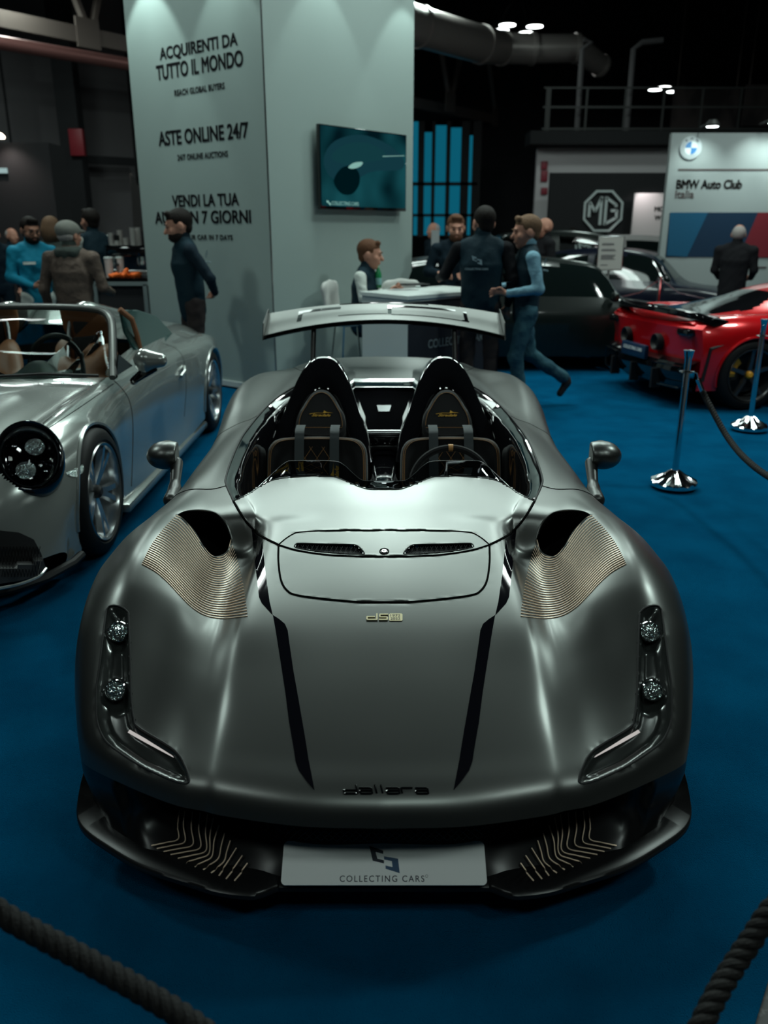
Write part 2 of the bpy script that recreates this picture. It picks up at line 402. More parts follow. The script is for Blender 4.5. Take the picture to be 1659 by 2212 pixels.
# panel joints on the left wall
n_ = 0
for k in range(12):
    o = Vector((-11.4, 24.0, 0))-A_*8+A_*1.9*k; nn = Vector((A_.y, -A_.x, 0))
    b = MB().box((0, 0, 0), (.05, .05, 9)).xf(Matrix.Translation(o+nn*.02+Z*4.5) @ Matrix.Rotation(atan2(A_.y, A_.x), 4, 'Z')); n_ += 1; struct('trim_%d' % n_, b, M['hallblack'])
def beam(name, p, q, wd, h, m, kind=True):
    p = Vector(p); q = Vector(q); u = (q-p).normalized(); v = u.cross(Z); v = v.normalized() if v.length > .01 else Vector((1, 0, 0)); w_ = v.cross(u)
    b = MB().box((0, 0, 0), ((q-p).length, wd, h)).xf(frame((p+q)/2, u, v, w_)); return struct(name, b, m) if kind else b
colm = Vector((-11.4, 24.0, 0))+A_*2.05+Vector((A_.y, -A_.x, 0))*.35
colm = P(168, 400, Y=25.0); colm.z = 0
n_ += 1; beam('trim_%d' % n_, colm, colm+Z*8, .55, .5, M['hallblack'])
p = P(0, 372, Y=17.5); n_ += 1
c0 = P(100, 340, Y=24.7); c1 = P(310, 351, Y=27.2); beam('trim_%d' % n_, c0, c0+(c1-c0)*1.02, .15, .22, M['hallblack'])
# alarm box on the column
b = MB().box((0, 0, 0), (.38, .2, .68), None, .02).xf(Matrix.Translation(P(167, 308, Y=24.7))); tag(b.build('alarm_box', mat('alarm_red', (.25, .02, .03), .5)), 'small dark red box mounted high on the black hall column', 'box')
# roof truss behind the stand
T0 = P(-90, 22, z=6.0); T1 = P(1090, 262, z=6.0)
tr = empty('roof_truss', T0, 0, 'long steel roof truss crossing behind the tall stand wall', 'truss')
u = (T1-T0).normalized(); L = (T1-T0).length
beam('lower_chord', T0, T1, .16, .34, M['beam'], False).build('lower_chord', M['beam'], tr)
beam('upper_chord', T0+Z*2.6, T1+Z*2.6, .16, .3, M['beam'], False).build('upper_chord', M['beam'], tr)
nodes = [L*.0, ]; 
for k in range(5):
    g = Vector(T0)+u*(L*(.09+.235*k) if k else (P(193, 80, z=6.0)-T0).length)
    if k == 3: g = P(972, 226, z=6.0)
    if k == 2: g = T0+u*L*.5
    if k == 1: g = T0+u*L*.37
    if k == 4: g = T0+u*L*.97
    for sg in (-1, 1): MB().tube([g, g+u*sg*1.0+Z*2.6], .10, 6).build('web_member', M['beam'], tr)
    MB().box((0, 0, 0), (.62, .05, .62)).xf(Matrix.Translation(g+Vector((0, -.12, .05))) @ Matrix.Rotation(atan2(u.y, u.x), 4, 'Z')).build('gusset_plate', M['beam'], tr)
q0 = P(-60, 82, z=5.2); q1 = P(330, 148, z=5.2)
tag(MB().tube([q0, q1], .13, 14).build('service_pipe', mat('pipe_rust', (.30, .13, .12), .35, metal=.6)), 'long reddish metal pipe under the roof truss at left', 'pipe')
# silver ventilation duct
DP = [P(800, 22, z=6.1), P(905, 58, z=6.1), P(1040, 96, z=6.1), P(1085, 104, z=6.15), P(1150, 106, z=6.15), P(1245, 104, z=6.2), P(1290, 122, z=6.1), P(1298, 142, z=5.9)]
vd = empty('ventilation_duct', DP[2], 0, 'thick galvanised round ventilation duct under the dark roof', 'duct')
for i, (a, c) in enumerate(zip([DP[0], DP[1], DP[2], DP[3], DP[4], DP[5]], [DP[1], DP[2], DP[3], DP[4], DP[5], DP[7]])):
    r0 = [.42, .42, .42, .36, .34, .32][i]; r1 = [.42, .42, .38, .36, .33, .26][i]; MB().tube([a, c], [r0, r1], 28).build('duct_section', M['duct'], vd, 50)
    MB().tube([c-(c-a).normalized()*.05, c+(c-a).normalized()*.05], r1+.03, 28).build('duct_flange', M['duct'], vd, 50)
# window with dusk daylight
W0 = P(893, 262, Y=31); W1 = P(1030, 512, Y=31)
win = tag(empty('window_1', W0), kind='structure')
sky = emis('dusk_daylight', (.006, .19, .30), .5)
def wbox(x0, x1, y0, y1, m, nm, d=.1, dy=0):
    a = P(x0, y0, Y=31); c = P(x1, y1, Y=31); MB().box(((a.x+c.x)/2, 31+dy, (a.z+c.z)/2), (abs(c.x-a.x), d, abs(a.z-c.z))).build(nm, m, win)
for x0, x1, y0 in ((893, 903, 262), (916, 934, 285), (937, 965, 270), (969, 998, 275), (1008, 1024, 292)):
    wbox(x0, x1, y0, 393, sky, 'pane', .02, .08); wbox(x0, x1, 401, 462, sky, 'pane', .02, .08); wbox(x0, x1, 468, 508, sky, 'pane', .02, .08)
for x in (909, 935.5, 967, 1003, 1028): wbox(x-(5 if x in (909, 1003, 1028) else 1.5), x+(5 if x in (909, 1003, 1028) else 1.5), 262, 512, M['hallblack'], 'window_frame')
for y in (397, 465): wbox(890, 1030, y-3, y+3, M['hallblack'], 'window_frame')
# balcony and white wall on the right
Y2 = 23.
a = P(1163, 318, Y=Y2); c = P(1470, 312, Y=Y2); struct('wall_gallery', MB().box(((a.x+9)/2+1, Y2+.2, a.z/2), (9-a.x+2, .2, a.z)), M['hallwhite'])
struct('trim_gallery', MB().box((a.x+4, Y2-.1, a.z+.18), (8.6, .9, .30)), M['hallblack'])
rail = empty('balcony_railing', (a.x, Y2-.3, a.z+.33), 0, 'thin grey metal railing along the dark gallery above the white wall', 'railing')
for k in range(9): MB().box((a.x+.12+.95*k, Y2-.35, a.z+.33+.5), (.05 if k else .12, .04, 1.0)).build('post', M['lampside'], rail)
for z_ in (.06, .55, .98): MB().box((a.x+4, Y2-.35, a.z+.33+z_), (8, .03, .05 if z_ < .9 else .04)).build('rail', M['lampside'], rail)
for px in (1245, 1352):
    g = P(px, 298, Y=Y2); n_ += 1; struct('trim_%d' % n_, MB().tube([g, g+Z*2.0, g+Z*2.15+Vector((.2, 0, 0)), g+Z*2.2+Vector((.7 if px > 1300 else .01, 0, 0))], .07, 8), M['hallgrey'])
for x0, x1, y0, y1 in ((1456, 1588, 190, 276), (1612, 1700, 183, 272)):
    a = P(x0, y0, Y=27); c = P(x1, y1, Y=27); t = empty('upper_banner', ((a.x+c.x)/2, 27, c.z)); MB().box((a.x+.1, 27, (a.z+10.1)/2), (.02, .02, 10.1-a.z)).build('cord', M['beam'], t); MB().box((c.x-.1, 27, (a.z+10.1)/2), (.02, .02, 10.1-a.z)).build('cord', M['beam'], t); MB().box(((a.x+c.x)/2, 27, (a.z+c.z)/2), (c.x-a.x, .05, a.z-c.z)).build('cloth', mat('dim_banner', (.09, .07, .07), .8, mix=('noise', (1.2, 1, .6), (.03, .025, .027), .4, .55)), t); tag(t, 'dim brown printed banner hanging in the gallery %s' % ('above the white club wall' if x0 < 1500 else 'at the right edge of the view'), 'banner')
n_ += 1
# red hydrant signs on the white column
for k, (y0, y1) in enumerate(((348, 366), (368, 392), (405, 420))):
    a = P(1170, y0, Y=Y2); c = P(1183, y1, Y=Y2); tag(MB().box(((a.x+c.x)/2, Y2+.06, (a.z+c.z)/2), (c.x-a.x, .04, a.z-c.z), None, .01).build('wall_sign', mat('sign_red', (.28, .03, .05), .5)), ['uppermost dark red sign on the white gallery column', 'middle dark red sign on the white gallery column', 'lowest small dark red sign on the white gallery column'][k], 'sign')
# ---- black stand with the octagon emblem
Y3 = 21.5
a = P(1190, 373, Y=Y3); c = P(1460, 373, Y=Y3)
mg = empty('black_stand_wall', ((a.x+c.x)/2, Y3, 0), 0, 'matt black stand wall carrying a large grey octagon emblem', 'stand wall')
MB().box(((a.x+c.x)/2, Y3+.1, a.z/2), (c.x-a.x, .16, a.z)).build('wall_panel', M['hallblack'], mg)
oc = P(1302, 456, Y=Y3); R = (P(1345, 456, Y=Y3)-oc).length; gm = mat('emblem_grey', (.55, .60, .60), .5)
fm = frame(Vector((oc.x, Y3, oc.z)), (1, 0, 0), Z)
def poly_ring(ro, ri):
    o = [(ro*cos(pi/8+k*pi/4), ro*sin(pi/8+k*pi/4)) for k in range(8)]; i_ = [(ri*cos(pi/8+k*pi/4), ri*sin(pi/8+k*pi/4)) for k in range(8)]; b = MB()
    for k in range(8): j = (k+1) % 8; b.prism([o[k], o[j], i_[j], i_[k]], .05, fm)
    return b
poly_ring(R*1.06, R*.95).build('emblem_ring', gm, mg)
b = poly_ring(R*.86, R*.78)
def bar(p, q, w_): p = Vector((*p, 0)); q = Vector((*q, 0)); t = (q-p).normalized(); n = Vector((-t.y, t.x, 0))*w_/2; return [tuple((v)[:2]) for v in (p-n, q-n, q+n, p+n)]
b = MB()
for pq in (((-.70,-.28),(-.70,.38)), ((-.70,.42),(-.40,-.02)), ((-.40,-.02),(-.12,.62)), ((-.12,.68),(-.12,-.66)), ((.12,.68),(.12,-.66)), ((.12,.62),(.62,.30)), ((.12,-.62),(.68,-.32)), ((.68,-.36),(.68,.05)), ((.68,.02),(.38,.02)), ((.62,.34),(.62,.2))):
    b.prism(bar((pq[0][0]*R, pq[0][1]*R), (pq[1][0]*R, pq[1][1]*R), .13*R), .05, fm)
b.build('emblem_letters', gm, mg)
# white banner beside it
a = P(1372, 417, Y=20.8); c = P(1470, 560, Y=20.8)
wb = empty('white_banner', ((a.x+c.x)/2, 20.8, 0), 0, 'white lit banner wall half hidden behind the club wall', 'banner')
MB().box(((a.x+c.x)/2, 20.85, (a.z)/2), (c.x-a.x, .08, a.z)).build('banner_panel', mat('banner_white', (.55, .5, .5), .6), wb)
for s, y0, y1, w_ in (('MO', 446, 457, 1.0), ('W T', 465, 475, 1.0)):
    g = P(1413, y1, Y=20.8); e = P(1413, y0, Y=20.8); text_mb(s, frame((g.x, 20.8, g.z), (1, 0, 0), Z), height=e.z-g.z, bold=.03).build('banner_text', M['black'], wb)
spot(P(1397, 404, Y=20.4), P(1397, 440, Y=20.8), 14, 90, .6, .03, (1, .95, .95))
# ---- club wall at the right
YB = 15.0
a = P(1452, 287, Y=YB); bw = empty('club_wall', (6.6, YB, 0), 0, 'pale grey club wall with round blue emblem and coloured band', 'stand wall')
MB().box(((a.x+9.5)/2, YB+.06, a.z/2), (9.5-a.x, .12, a.z)).build('wall_panel', mat('club_wall_grey', (.27, .30, .30), .55), bw)
def onB(px, py, y=YB): q = P(px, py, Y=YB); return Vector((q.x, y, q.z))
g = onB(1491, 320); fr = frame(g, (1, 0, 0), Z); s_ = (onB(1514, 320)-g).length
MB().lathe([(0, 0), (s_*1.02, 0), (s_*1.02, .03), (s_*.96, .035), (0, .035)], 40, fr).build('emblem_rim', mat('emblem_silver', (.42, .46, .48), .4), bw)
MB().lathe([(0, .036), (s_*.60, .036), (s_*.60, .04), (0, .04)], 40, fr).build('emblem_white', mat('emblem_pale', (.6, .65, .66), .4), bw)
for q_ in (0, 1): MB().lathe([(0, .041), (s_*.56, .041), (s_*.56, .045), (0, .045)], 10, fr @ Matrix.Rotation(pi/2+q_*pi, 4, 'Z'), 0, pi/2).build('emblem_blue', mat('emblem_blue', (.02, .15, .38), .4), bw)
for ch, ang in (('B', 125), ('M', 90), ('W', 55)):
    rr_ = s_*.80; text_mb(ch, fr @ Matrix.Rotation(radians(ang-90), 4, 'Z') @ Matrix.Translation((-s_*.10, rr_-s_*.11, .036)), height=s_*.22, depth=.004).build('emblem_letter', M['ink'], bw)
def barB(x0, x1, y0, y1, m, nm, parent=bw, d=.01, skew=0):
    a, c = onB(x0, y0), onB(x1, y1); MB().prism([(a.x+skew, a.z), (c.x+skew, a.z), (c.x, c.z), (a.x, c.z)], d, frame((0, YB, 0), (1, 0, 0), Z)).build(nm, m, parent)
brown = mat('club_text', (.07, .05, .05), .5)
barB(1465, 1720, 365, 368.5, brown, 'rule_line'); barB(1618, 1655, 576, 579, brown, 'rule_line')
def txtB(s, x0, x1, y0, y1, m, bold=.01):
    a, c = onB(x0, y1), onB(x1, y0); return text_mb(s, frame(a, (1, 0, 0), Z), width=c.x-a.x, height=c.z-a.z, bold=bold, depth=.01).build('wall_lettering', m, bw)
txtB('BMW Auto Club', 1460, 1604, 388, 408, brown, .03); txtB('Italia', 1458, 1500, 411, 428, brown)
barB(1447, 1720, 459, 555, mat('band_dark_blue', (.004, .022, .052), .5), 'colour_band')
def quadB(p4, m, d):
    a = [onB(*q) for q in p4]; MB().prism([(v.x, v.z) for v in a], d, frame((0, YB, 0), (1, 0, 0), Z)).build('colour_band', m, bw)
quadB([(1447, 459), (1529, 459), (1483, 555), (1440, 552)], mat('band_blue', (.006, .075, .15), .5), .016)
quadB([(1637, 459), (1720, 459), (1720, 557), (1596, 555)], mat('band_red', (.15, .012, .02), .5), .016)
for k, (px, py) in enumerate(((1512, 282), (1641, 275), (1690, 275))):
    q = onB(px, py, YB-.55); sp = empty('spotlight', q, 0, ['small arm spotlight above the round blue emblem', 'small arm spotlight above the right half of the club wall', 'small arm spotlight past the right end of the club band'][k], 'spotlight', None)
    MB().lathe([(0, 0), (.10, 0), (.11, .03), (.06, .10), (0, .10)], 20, Matrix.Translation(q)).build('lamp_head', M['lampside'], sp)
    MB().lathe([(0, -.004), (.09, -.004), (.09, 0), (0, 0)], 20, Matrix.Translation(q)).build('lamp_glass', emis('spot_glass', (.9, 1, 1), 14), sp)
    MB().tube([q+Vector((0, .02, .08)), Vector((q.x, YB, q.z+.05))], .015, 6).build('lamp_arm', M['lampside'], sp)
    spot(q-Z*.03, Vector((q.x, YB+.1, q.z-.9)), 38, 95, .9, .05, COOL)
# ---- black stand at the far left
a = P(-60, 298, Y=16.5); c = P(104, 308, Y=16.5)
lb = MB().box(((a.x+c.x)/2, 16.9, c.z/2), (c.x-a.x, .8, c.z)).build('black_stand_box', M['hallblack']); tag(lb, 'plain matt black stand box at the far left of the hall', 'stand wall')
q = P(-2, 299, Y=16.2); sp = tag(MB().lathe([(0, 0), (.1, 0), (.1, .04), (.05, .09), (0, .09)], 16, Matrix.Translation(q)).build('wall_lamp', emis('warm_lamp', (1, .85, .7), 6)), 'small warm lamp at the top of the black stand box', 'lamp')
spot(q-Z*.02+Vector((0, -.05, 0)), q+Vector((.1, .4, -1)), 30, 110, .9, .05, WARM)
a = P(-10, 363, Y=16.45); c = P(16, 374, Y=16.45); tag(MB().box(((a.x+c.x)/2, 16.45, (a.z+c.z)/2), (c.x-a.x, .04, a.z-c.z)).build('lit_strip_sign', emis('strip', (.6, .85, .85), .5)), 'small glowing pale strip on the black stand box', 'sign')
# ---- tall stand wall (corner block) with lettering and television
S0 = Vector((-1.17, 8.99, 0)); SL = Vector((-2.83, 10.305, 0)); SR = Vector((.345, 10.775, 0)); HW = 4.75
uL = (S0-SL).normalized(); uR = (SR-S0).normalized(); nL = Vector((uL.y, -uL.x, 0)); nR = Vector((uR.y, -uR.x, 0))
SK = SL+SR-S0
bw2 = empty('tall_stand_wall', S0, 0, 'tall pale grey corner wall with black auction slogans', 'stand wall')
b = MB().prism([(v.x, v.y) for v in (S0, SR, SK, SL)], HW-.023, Matrix.Translation((0, 0, .023))); b.build('wall_block', M['boothwhite'], bw2)
MB().box((0, 0, 0), (.012, .012, HW)).xf(Matrix.Translation(S0+Vector((.004, -.004, HW/2))) @ Matrix.Rotation(.8, 4, 'Z')).build('corner_trim', M['steel'], bw2)
for p_, q_ in ((SL, S0), (S0, SR)):
    u_ = (q_-p_).normalized(); nn = Vector((u_.y, -u_.x, 0)); MB().box((0, 0, 0), ((q_-p_).length, .02, .06)).xf(frame((p_+q_)/2+Z*.054+nn*.01, u_, -nn, Z)).build('skirting', M['white'], bw2)
def onL(px, py): return P(px, py, plane=(S0, nL))
def onR(px, py): return P(px, py, plane=(S0, nR))
slog = mat('slogan_black', (.012, .012, .016), .5)
for s, x0, x1, yb, yt, bd, sp_ in (('ACQUIRENTI DA', 345, 515, 119, 86, .028, 1), ('TUTTO IL MONDO', 338, 527, 159, 124, .028, 1), ('REACH GLOBAL BUYERS', 377, 486, 200, 186, .03, 1),
        ('ASTE ONLINE 24/7', 343, 538, 307, 277, .028, 1), ('24/7 ONLINE AUCTIONS', 384, 493, 343, 331, .03, 1), ('VENDI LA TUA', 373, 517, 446, 419, .028, 1), ('AUTO IN 7 GIORNI', 336, 543, 483, 455, .028, 1), ('SELL YOUR CAR IN 7 DAYS', 372, 503, 518, 507, .03, 1)):
    a = onL(x0, yb); c = onL(x1, yb); xm = (x0+x1)/2; zb = onL(xm, yb).z; zt = onL(xm, yt).z; wd = (Vector((c.x, c.y, 0))-Vector((a.x, a.y, 0))).length
    text_mb(s, frame(Vector((a.x, a.y, zb))+nL*.0005, uL, Z), width=wd, height=(zt-zb)*(1.12 if '/' in s else 1.0), bold=bd, depth=.003, spacing=1.0 if zt-zb > .12 else 1.12).build('slogan', slog, bw2)
# television
a = onR(675, 268); c = onR(865, 293); d_ = onR(677, 452); tl = Vector((a.x, a.y, a.z)); zt = (a.z+c.z)/2; zb = (d_.z+onR(865, 457).z)/2; wd = (Vector((c.x, c.y, 0))-Vector((a.x, a.y, 0))).length
o_ = Vector((a.x, a.y, zb)); tv = empty('television', o_+uR*wd/2, 0, 'wide flat television on the stand wall showing a dark teal car picture', 'television')
ft = frame(o_+nR*.05, uR, Z, nR)
hgt = zt-zb
MB().box((wd/2, hgt/2, .02), (wd, hgt, .045), None, .006).xf(ft).build('bezel', M['blackgloss'], tv)
MB().box((wd/2, hgt/2, -.03), (wd*.5, hgt*.5, .05)).xf(ft).build('wall_mount', M['black'], tv)
scr_m = mat('screen_picture', (0, 0, 0), .2, emit=(.0, .05, .06), es=.6)
nt = scr_m.node_tree; bs = nt.nodes['Principled BSDF']; tc = nt.nodes.new('ShaderNodeTexCoord'); nz = nt.nodes.new('ShaderNodeTexNoise'); nz.inputs['Scale'].default_value = 2.2; nz.inputs['Detail'].default_value = 1
cr = nt.nodes.new('ShaderNodeValToRGB'); cr.color_ramp.elements[0].color = (.0, .012, .018, 1); cr.color_ramp.elements[1].color = (.01, .10, .12, 1); cr.color_ramp.elements[0].position = .35; cr.color_ramp.elements[1].position = .7
nt.links.new(tc.outputs['Object'], nz.inputs['Vector']); nt.links.new(nz.outputs[0], cr.inputs[0]); nt.links.new(cr.outputs[0], bs.inputs['Emission Color'])
MB().box((wd/2, hgt/2+.01, .0445), (wd-.03, hgt-.045, .002)).xf(ft).build('screen', scr_m, tv)
def tvp(poly, m, nm, d=.046): MB().prism([(x*wd, y*hgt) for x, y in poly], .0008, ft @ Matrix.Translation((0, 0, d))).build(nm, m, tv)
e1 = emis('screen_teal', (.015, .10, .12), .4); e2 = emis('screen_dark', (.0, .012, .016), .6); e3 = emis('screen_pale', (.35, .7, .62), .6); e4 = emis('screen_mid', (.01, .06, .08), .6)
sp2 = lambda pts, n=40: [tuple(q[:2]) for q in spline([(a, b, 0) for a, b in pts], n, True)]
tvp(sp2([(.04,.60),(.16,.82),(.45,.93),(.75,.86),(.95,.70),(.93,.55),(.60,.50),(.45,.42),(.30,.30),(.10,.40)]), e4, 'screen_shape')
tvp(sp2([(.12,.62),(.25,.78),(.50,.84),(.72,.76),(.70,.66),(.50,.60),(.30,.55)]), e1, 'screen_shape', .047)
tvp(sp2([(.14,.34),(.22,.50),(.34,.54),(.42,.46),(.42,.32),(.34,.20),(.22,.20)]), e2, 'screen_shape', .048)
tvp(sp2([(.30,.52),(.36,.58),(.46,.60),(.44,.55),(.36,.51)], 20), e3, 'screen_shape', .049)
tvp([(.70,.70),(.97,.735),(.97,.728),(.70,.69)], e3, 'screen_shape', .048)
text_mb('COLLECTING CARS', ft @ Matrix.Translation((wd*.115, hgt*.055, .047)), width=wd*.30, height=hgt*.045, depth=.001).build('screen_text', e3, tv)
tvp([(.06,.11),(.085,.10),(.085,.07),(.06,.085)], e3, 'screen_logo', .047); tvp([(.085,.085),(.105,.075),(.105,.045),(.085,.06)], e3, 'screen_logo', .047)
# lamps on arms over the tall wall
for k, (p_, n__) in enumerate(((SL+(S0-SL)*.20, nL), (SL+(S0-SL)*.78, nL), (S0+(SR-S0)*.35, nR), (S0+(SR-S0)*.92, nR))):
    q = Vector((p_.x, p_.y, HW-.25))+n__*.42
    sp = empty('spotlight', q, 0, ['arm spotlight over the left end of the slogan wall', 'arm spotlight over the slogan wall beside the corner', 'arm spotlight over the television', 'arm spotlight over the right end of the television wall'][k], 'spotlight')
    MB().lathe([(0, 0), (.06, 0), (.07, .03), (.04, .10), (0, .10)], 18, Matrix.Translation(q)).build('lamp_head', M['lampside'], sp)
    MB().tube([q+Z*.08, Vector((p_.x, p_.y, HW-.12))], .012, 6).build('lamp_arm', M['lampside'], sp)
    spot(q-Z*.02, Vector((p_.x, p_.y, HW-2.0 if k != 0 else HW-1.6)), (60, 26, 20, 26)[k], 66, .35, .03, COOL)
# ---- hanging disc lamps in clusters of four
def cluster(pts, z, dia, label):
    c = P(pts[0][0]+40, pts[0][1], z=z) if False else sum((P(a, b, z=z) for a, b in pts), Vector())/len(pts)
    t = empty('high_bay_lamp', c, 0, label, 'ceiling lamp', 'high bay lamps under the hall roof')
    for a, b in pts:
        q = P(a, b, z=z); MB().lathe([(0, .0), (dia/2, 0), (dia/2, .05), (dia*.3, .14), (.05, .25), (0, .25)], 24, Matrix.Translation(q)).build('lamp_shade', M['lampside'], t)
        MB().lathe([(0, -.01), (dia/2*.93, -.01), (dia/2*.93, 0), (0, 0)], 24, Matrix.Translation(q)).build('lamp_disc', M['lamp'], t)
        MB().tube([q+Z*.25, c+Z*1.0], .015, 5).build('cable', M['lampside'], t)
    MB().tube([c+Z*1.0, Vector((c.x, c.y, 10.09))], .03, 6).build('pole', M['lampside'], t)
cluster([(1082, 65), (1096, 54), (1155, 57), (1137, 71)], 7.0, .48, 'cluster of four bright round lamps beside the silver duct')
cluster([(1415, 194), (1435, 188), (1477, 192), (1454, 198)], 6.3, .46, 'cluster of four bright round lamps above the club wall')
def cluster_at(x, y, z, label):
    t = empty('high_bay_lamp', (x, y, z), 0, label, 'ceiling lamp', 'high bay lamps under the hall roof')
    for dx, dy in ((-.35, -.3), (-.3, .35), (.35, -.35), (.3, .3)):
        q = Vector((x+dx, y+dy, z)); MB().lathe([(0, .0), (.25, 0), (.25, .05), (.15, .14), (.05, .25), (0, .25)], 24, Matrix.Translation(q)).build('lamp_shade', M['lampside'], t)
        MB().lathe([(0, -.01), (.23, -.01), (.23, 0), (0, 0)], 24, Matrix.Translation(q)).build('lamp_disc', M['lamp'], t)
    MB().tube([(x, y, z+.25), (x, y, 10.09)], .03, 6).build('pole', M['lampside'], t)
for x, y, p_ in BAYS_AND_FILL[:10]:
    cluster_at(x, y, 6.98, 'bright four disc roof lamp hanging over the hall')
# ============================================================ wheels
def wheel(name, c, R, width, side, rimR, spokes=5, twin=False, mats=None, parent=None, local=False, disc=False, yaw=0, calip=None):
    """c: centre; side=+1 outer face towards +X local. parts: tyre, rim, hub"""
    mt, mr, mh = mats; root = empty(name, c, yaw)
    if parent is not None:
        root.parent = parent
        if not local: root.matrix_parent_inverse = wm(parent).inverted()
    rx = Matrix.Rotation(side*pi/2, 4, 'Y'); h = width/2
    MB().lathe([(rimR-.01, -h), (R-.025, -h), (R-.006, -h+.02), (R, -h+.05), (R, h-.05), (R-.006, h-.02), (R-.03, h), (rimR+.012, h+.004), (rimR-.004, h-.012), (rimR-.01, h-.06)], 56, rx).build('tyre', mt, root, 40, True)
    b = MB(); b.lathe([(rimR-.012, -h+.02), (rimR-.012, h-.02), (rimR, h-.006), (rimR-.006, h+.004), (rimR-.018, h-.004), (rimR-.03, h-.05), (rimR-.035, -h+.02)], 56, rx)
    n = spokes*(2 if twin else 1)
    for k in range(n):
        a = 2*pi*k/n if not twin else 2*pi*(k//2)/spokes+(.17 if k % 2 else -.17)
        a0 = a if not twin else 2*pi*(k//2)/spokes+(.07 if k % 2 else -.07)
        w0, w1 = (.026, .021) if twin else (.030, .024)
        p = []
        for r, z, ww, aa in ((.035, h-.05, w0, a0), (rimR*.5, h-.03, w0*.8, (a+a0)/2), (rimR-.015, h-.016, w1, a)):
            d = Vector((cos(aa), sin(aa), 0)); t = Vector((-sin(aa), cos(aa), 0))
            p.append([d*r-t*ww+Vector((0, 0, z-.03)), d*r-t*ww*.7+Vector((0, 0, z)), d*r+t*ww*.7+Vector((0, 0, z)), d*r+t*ww+Vector((0, 0, z-.03))])
        vs_ = [rx @ q for s in p for q in s]; fs = []
        for i in (0, 1): fs += [[i*4+j, i*4+(j+1) % 4, i*4+4+(j+1) % 4, i*4+4+j] for j in range(4)]
        b.add(vs_, fs+[[0, 1, 2, 3], [8, 9, 10, 11]])
    b.build('rim', mr, root, 30, True)
    MB().lathe([(0, h-.02), (.02, h-.02), (.034, h-.03), (.04, h-.06), (.04, h-.1)], 20, rx).build('wheel_nut', mh, root, 30, True)
    MB().lathe([(0, -.01), (rimR*.72, -.01), (rimR*.72, .01), (0, .012)], 40, rx).build('brake_disc', M['steel'] if disc else M['black'], root, 30, True)
    if calip:
        MB().lathe([(rimR*.5, .0), (rimR*.5, .05), (rimR*.8, .05), (rimR*.8, .0)], 10, rx @ Matrix.Rotation(.6, 4, 'Z'), 0, 1.1).build('brake_caliper', calip, root, 30, True)
    return root
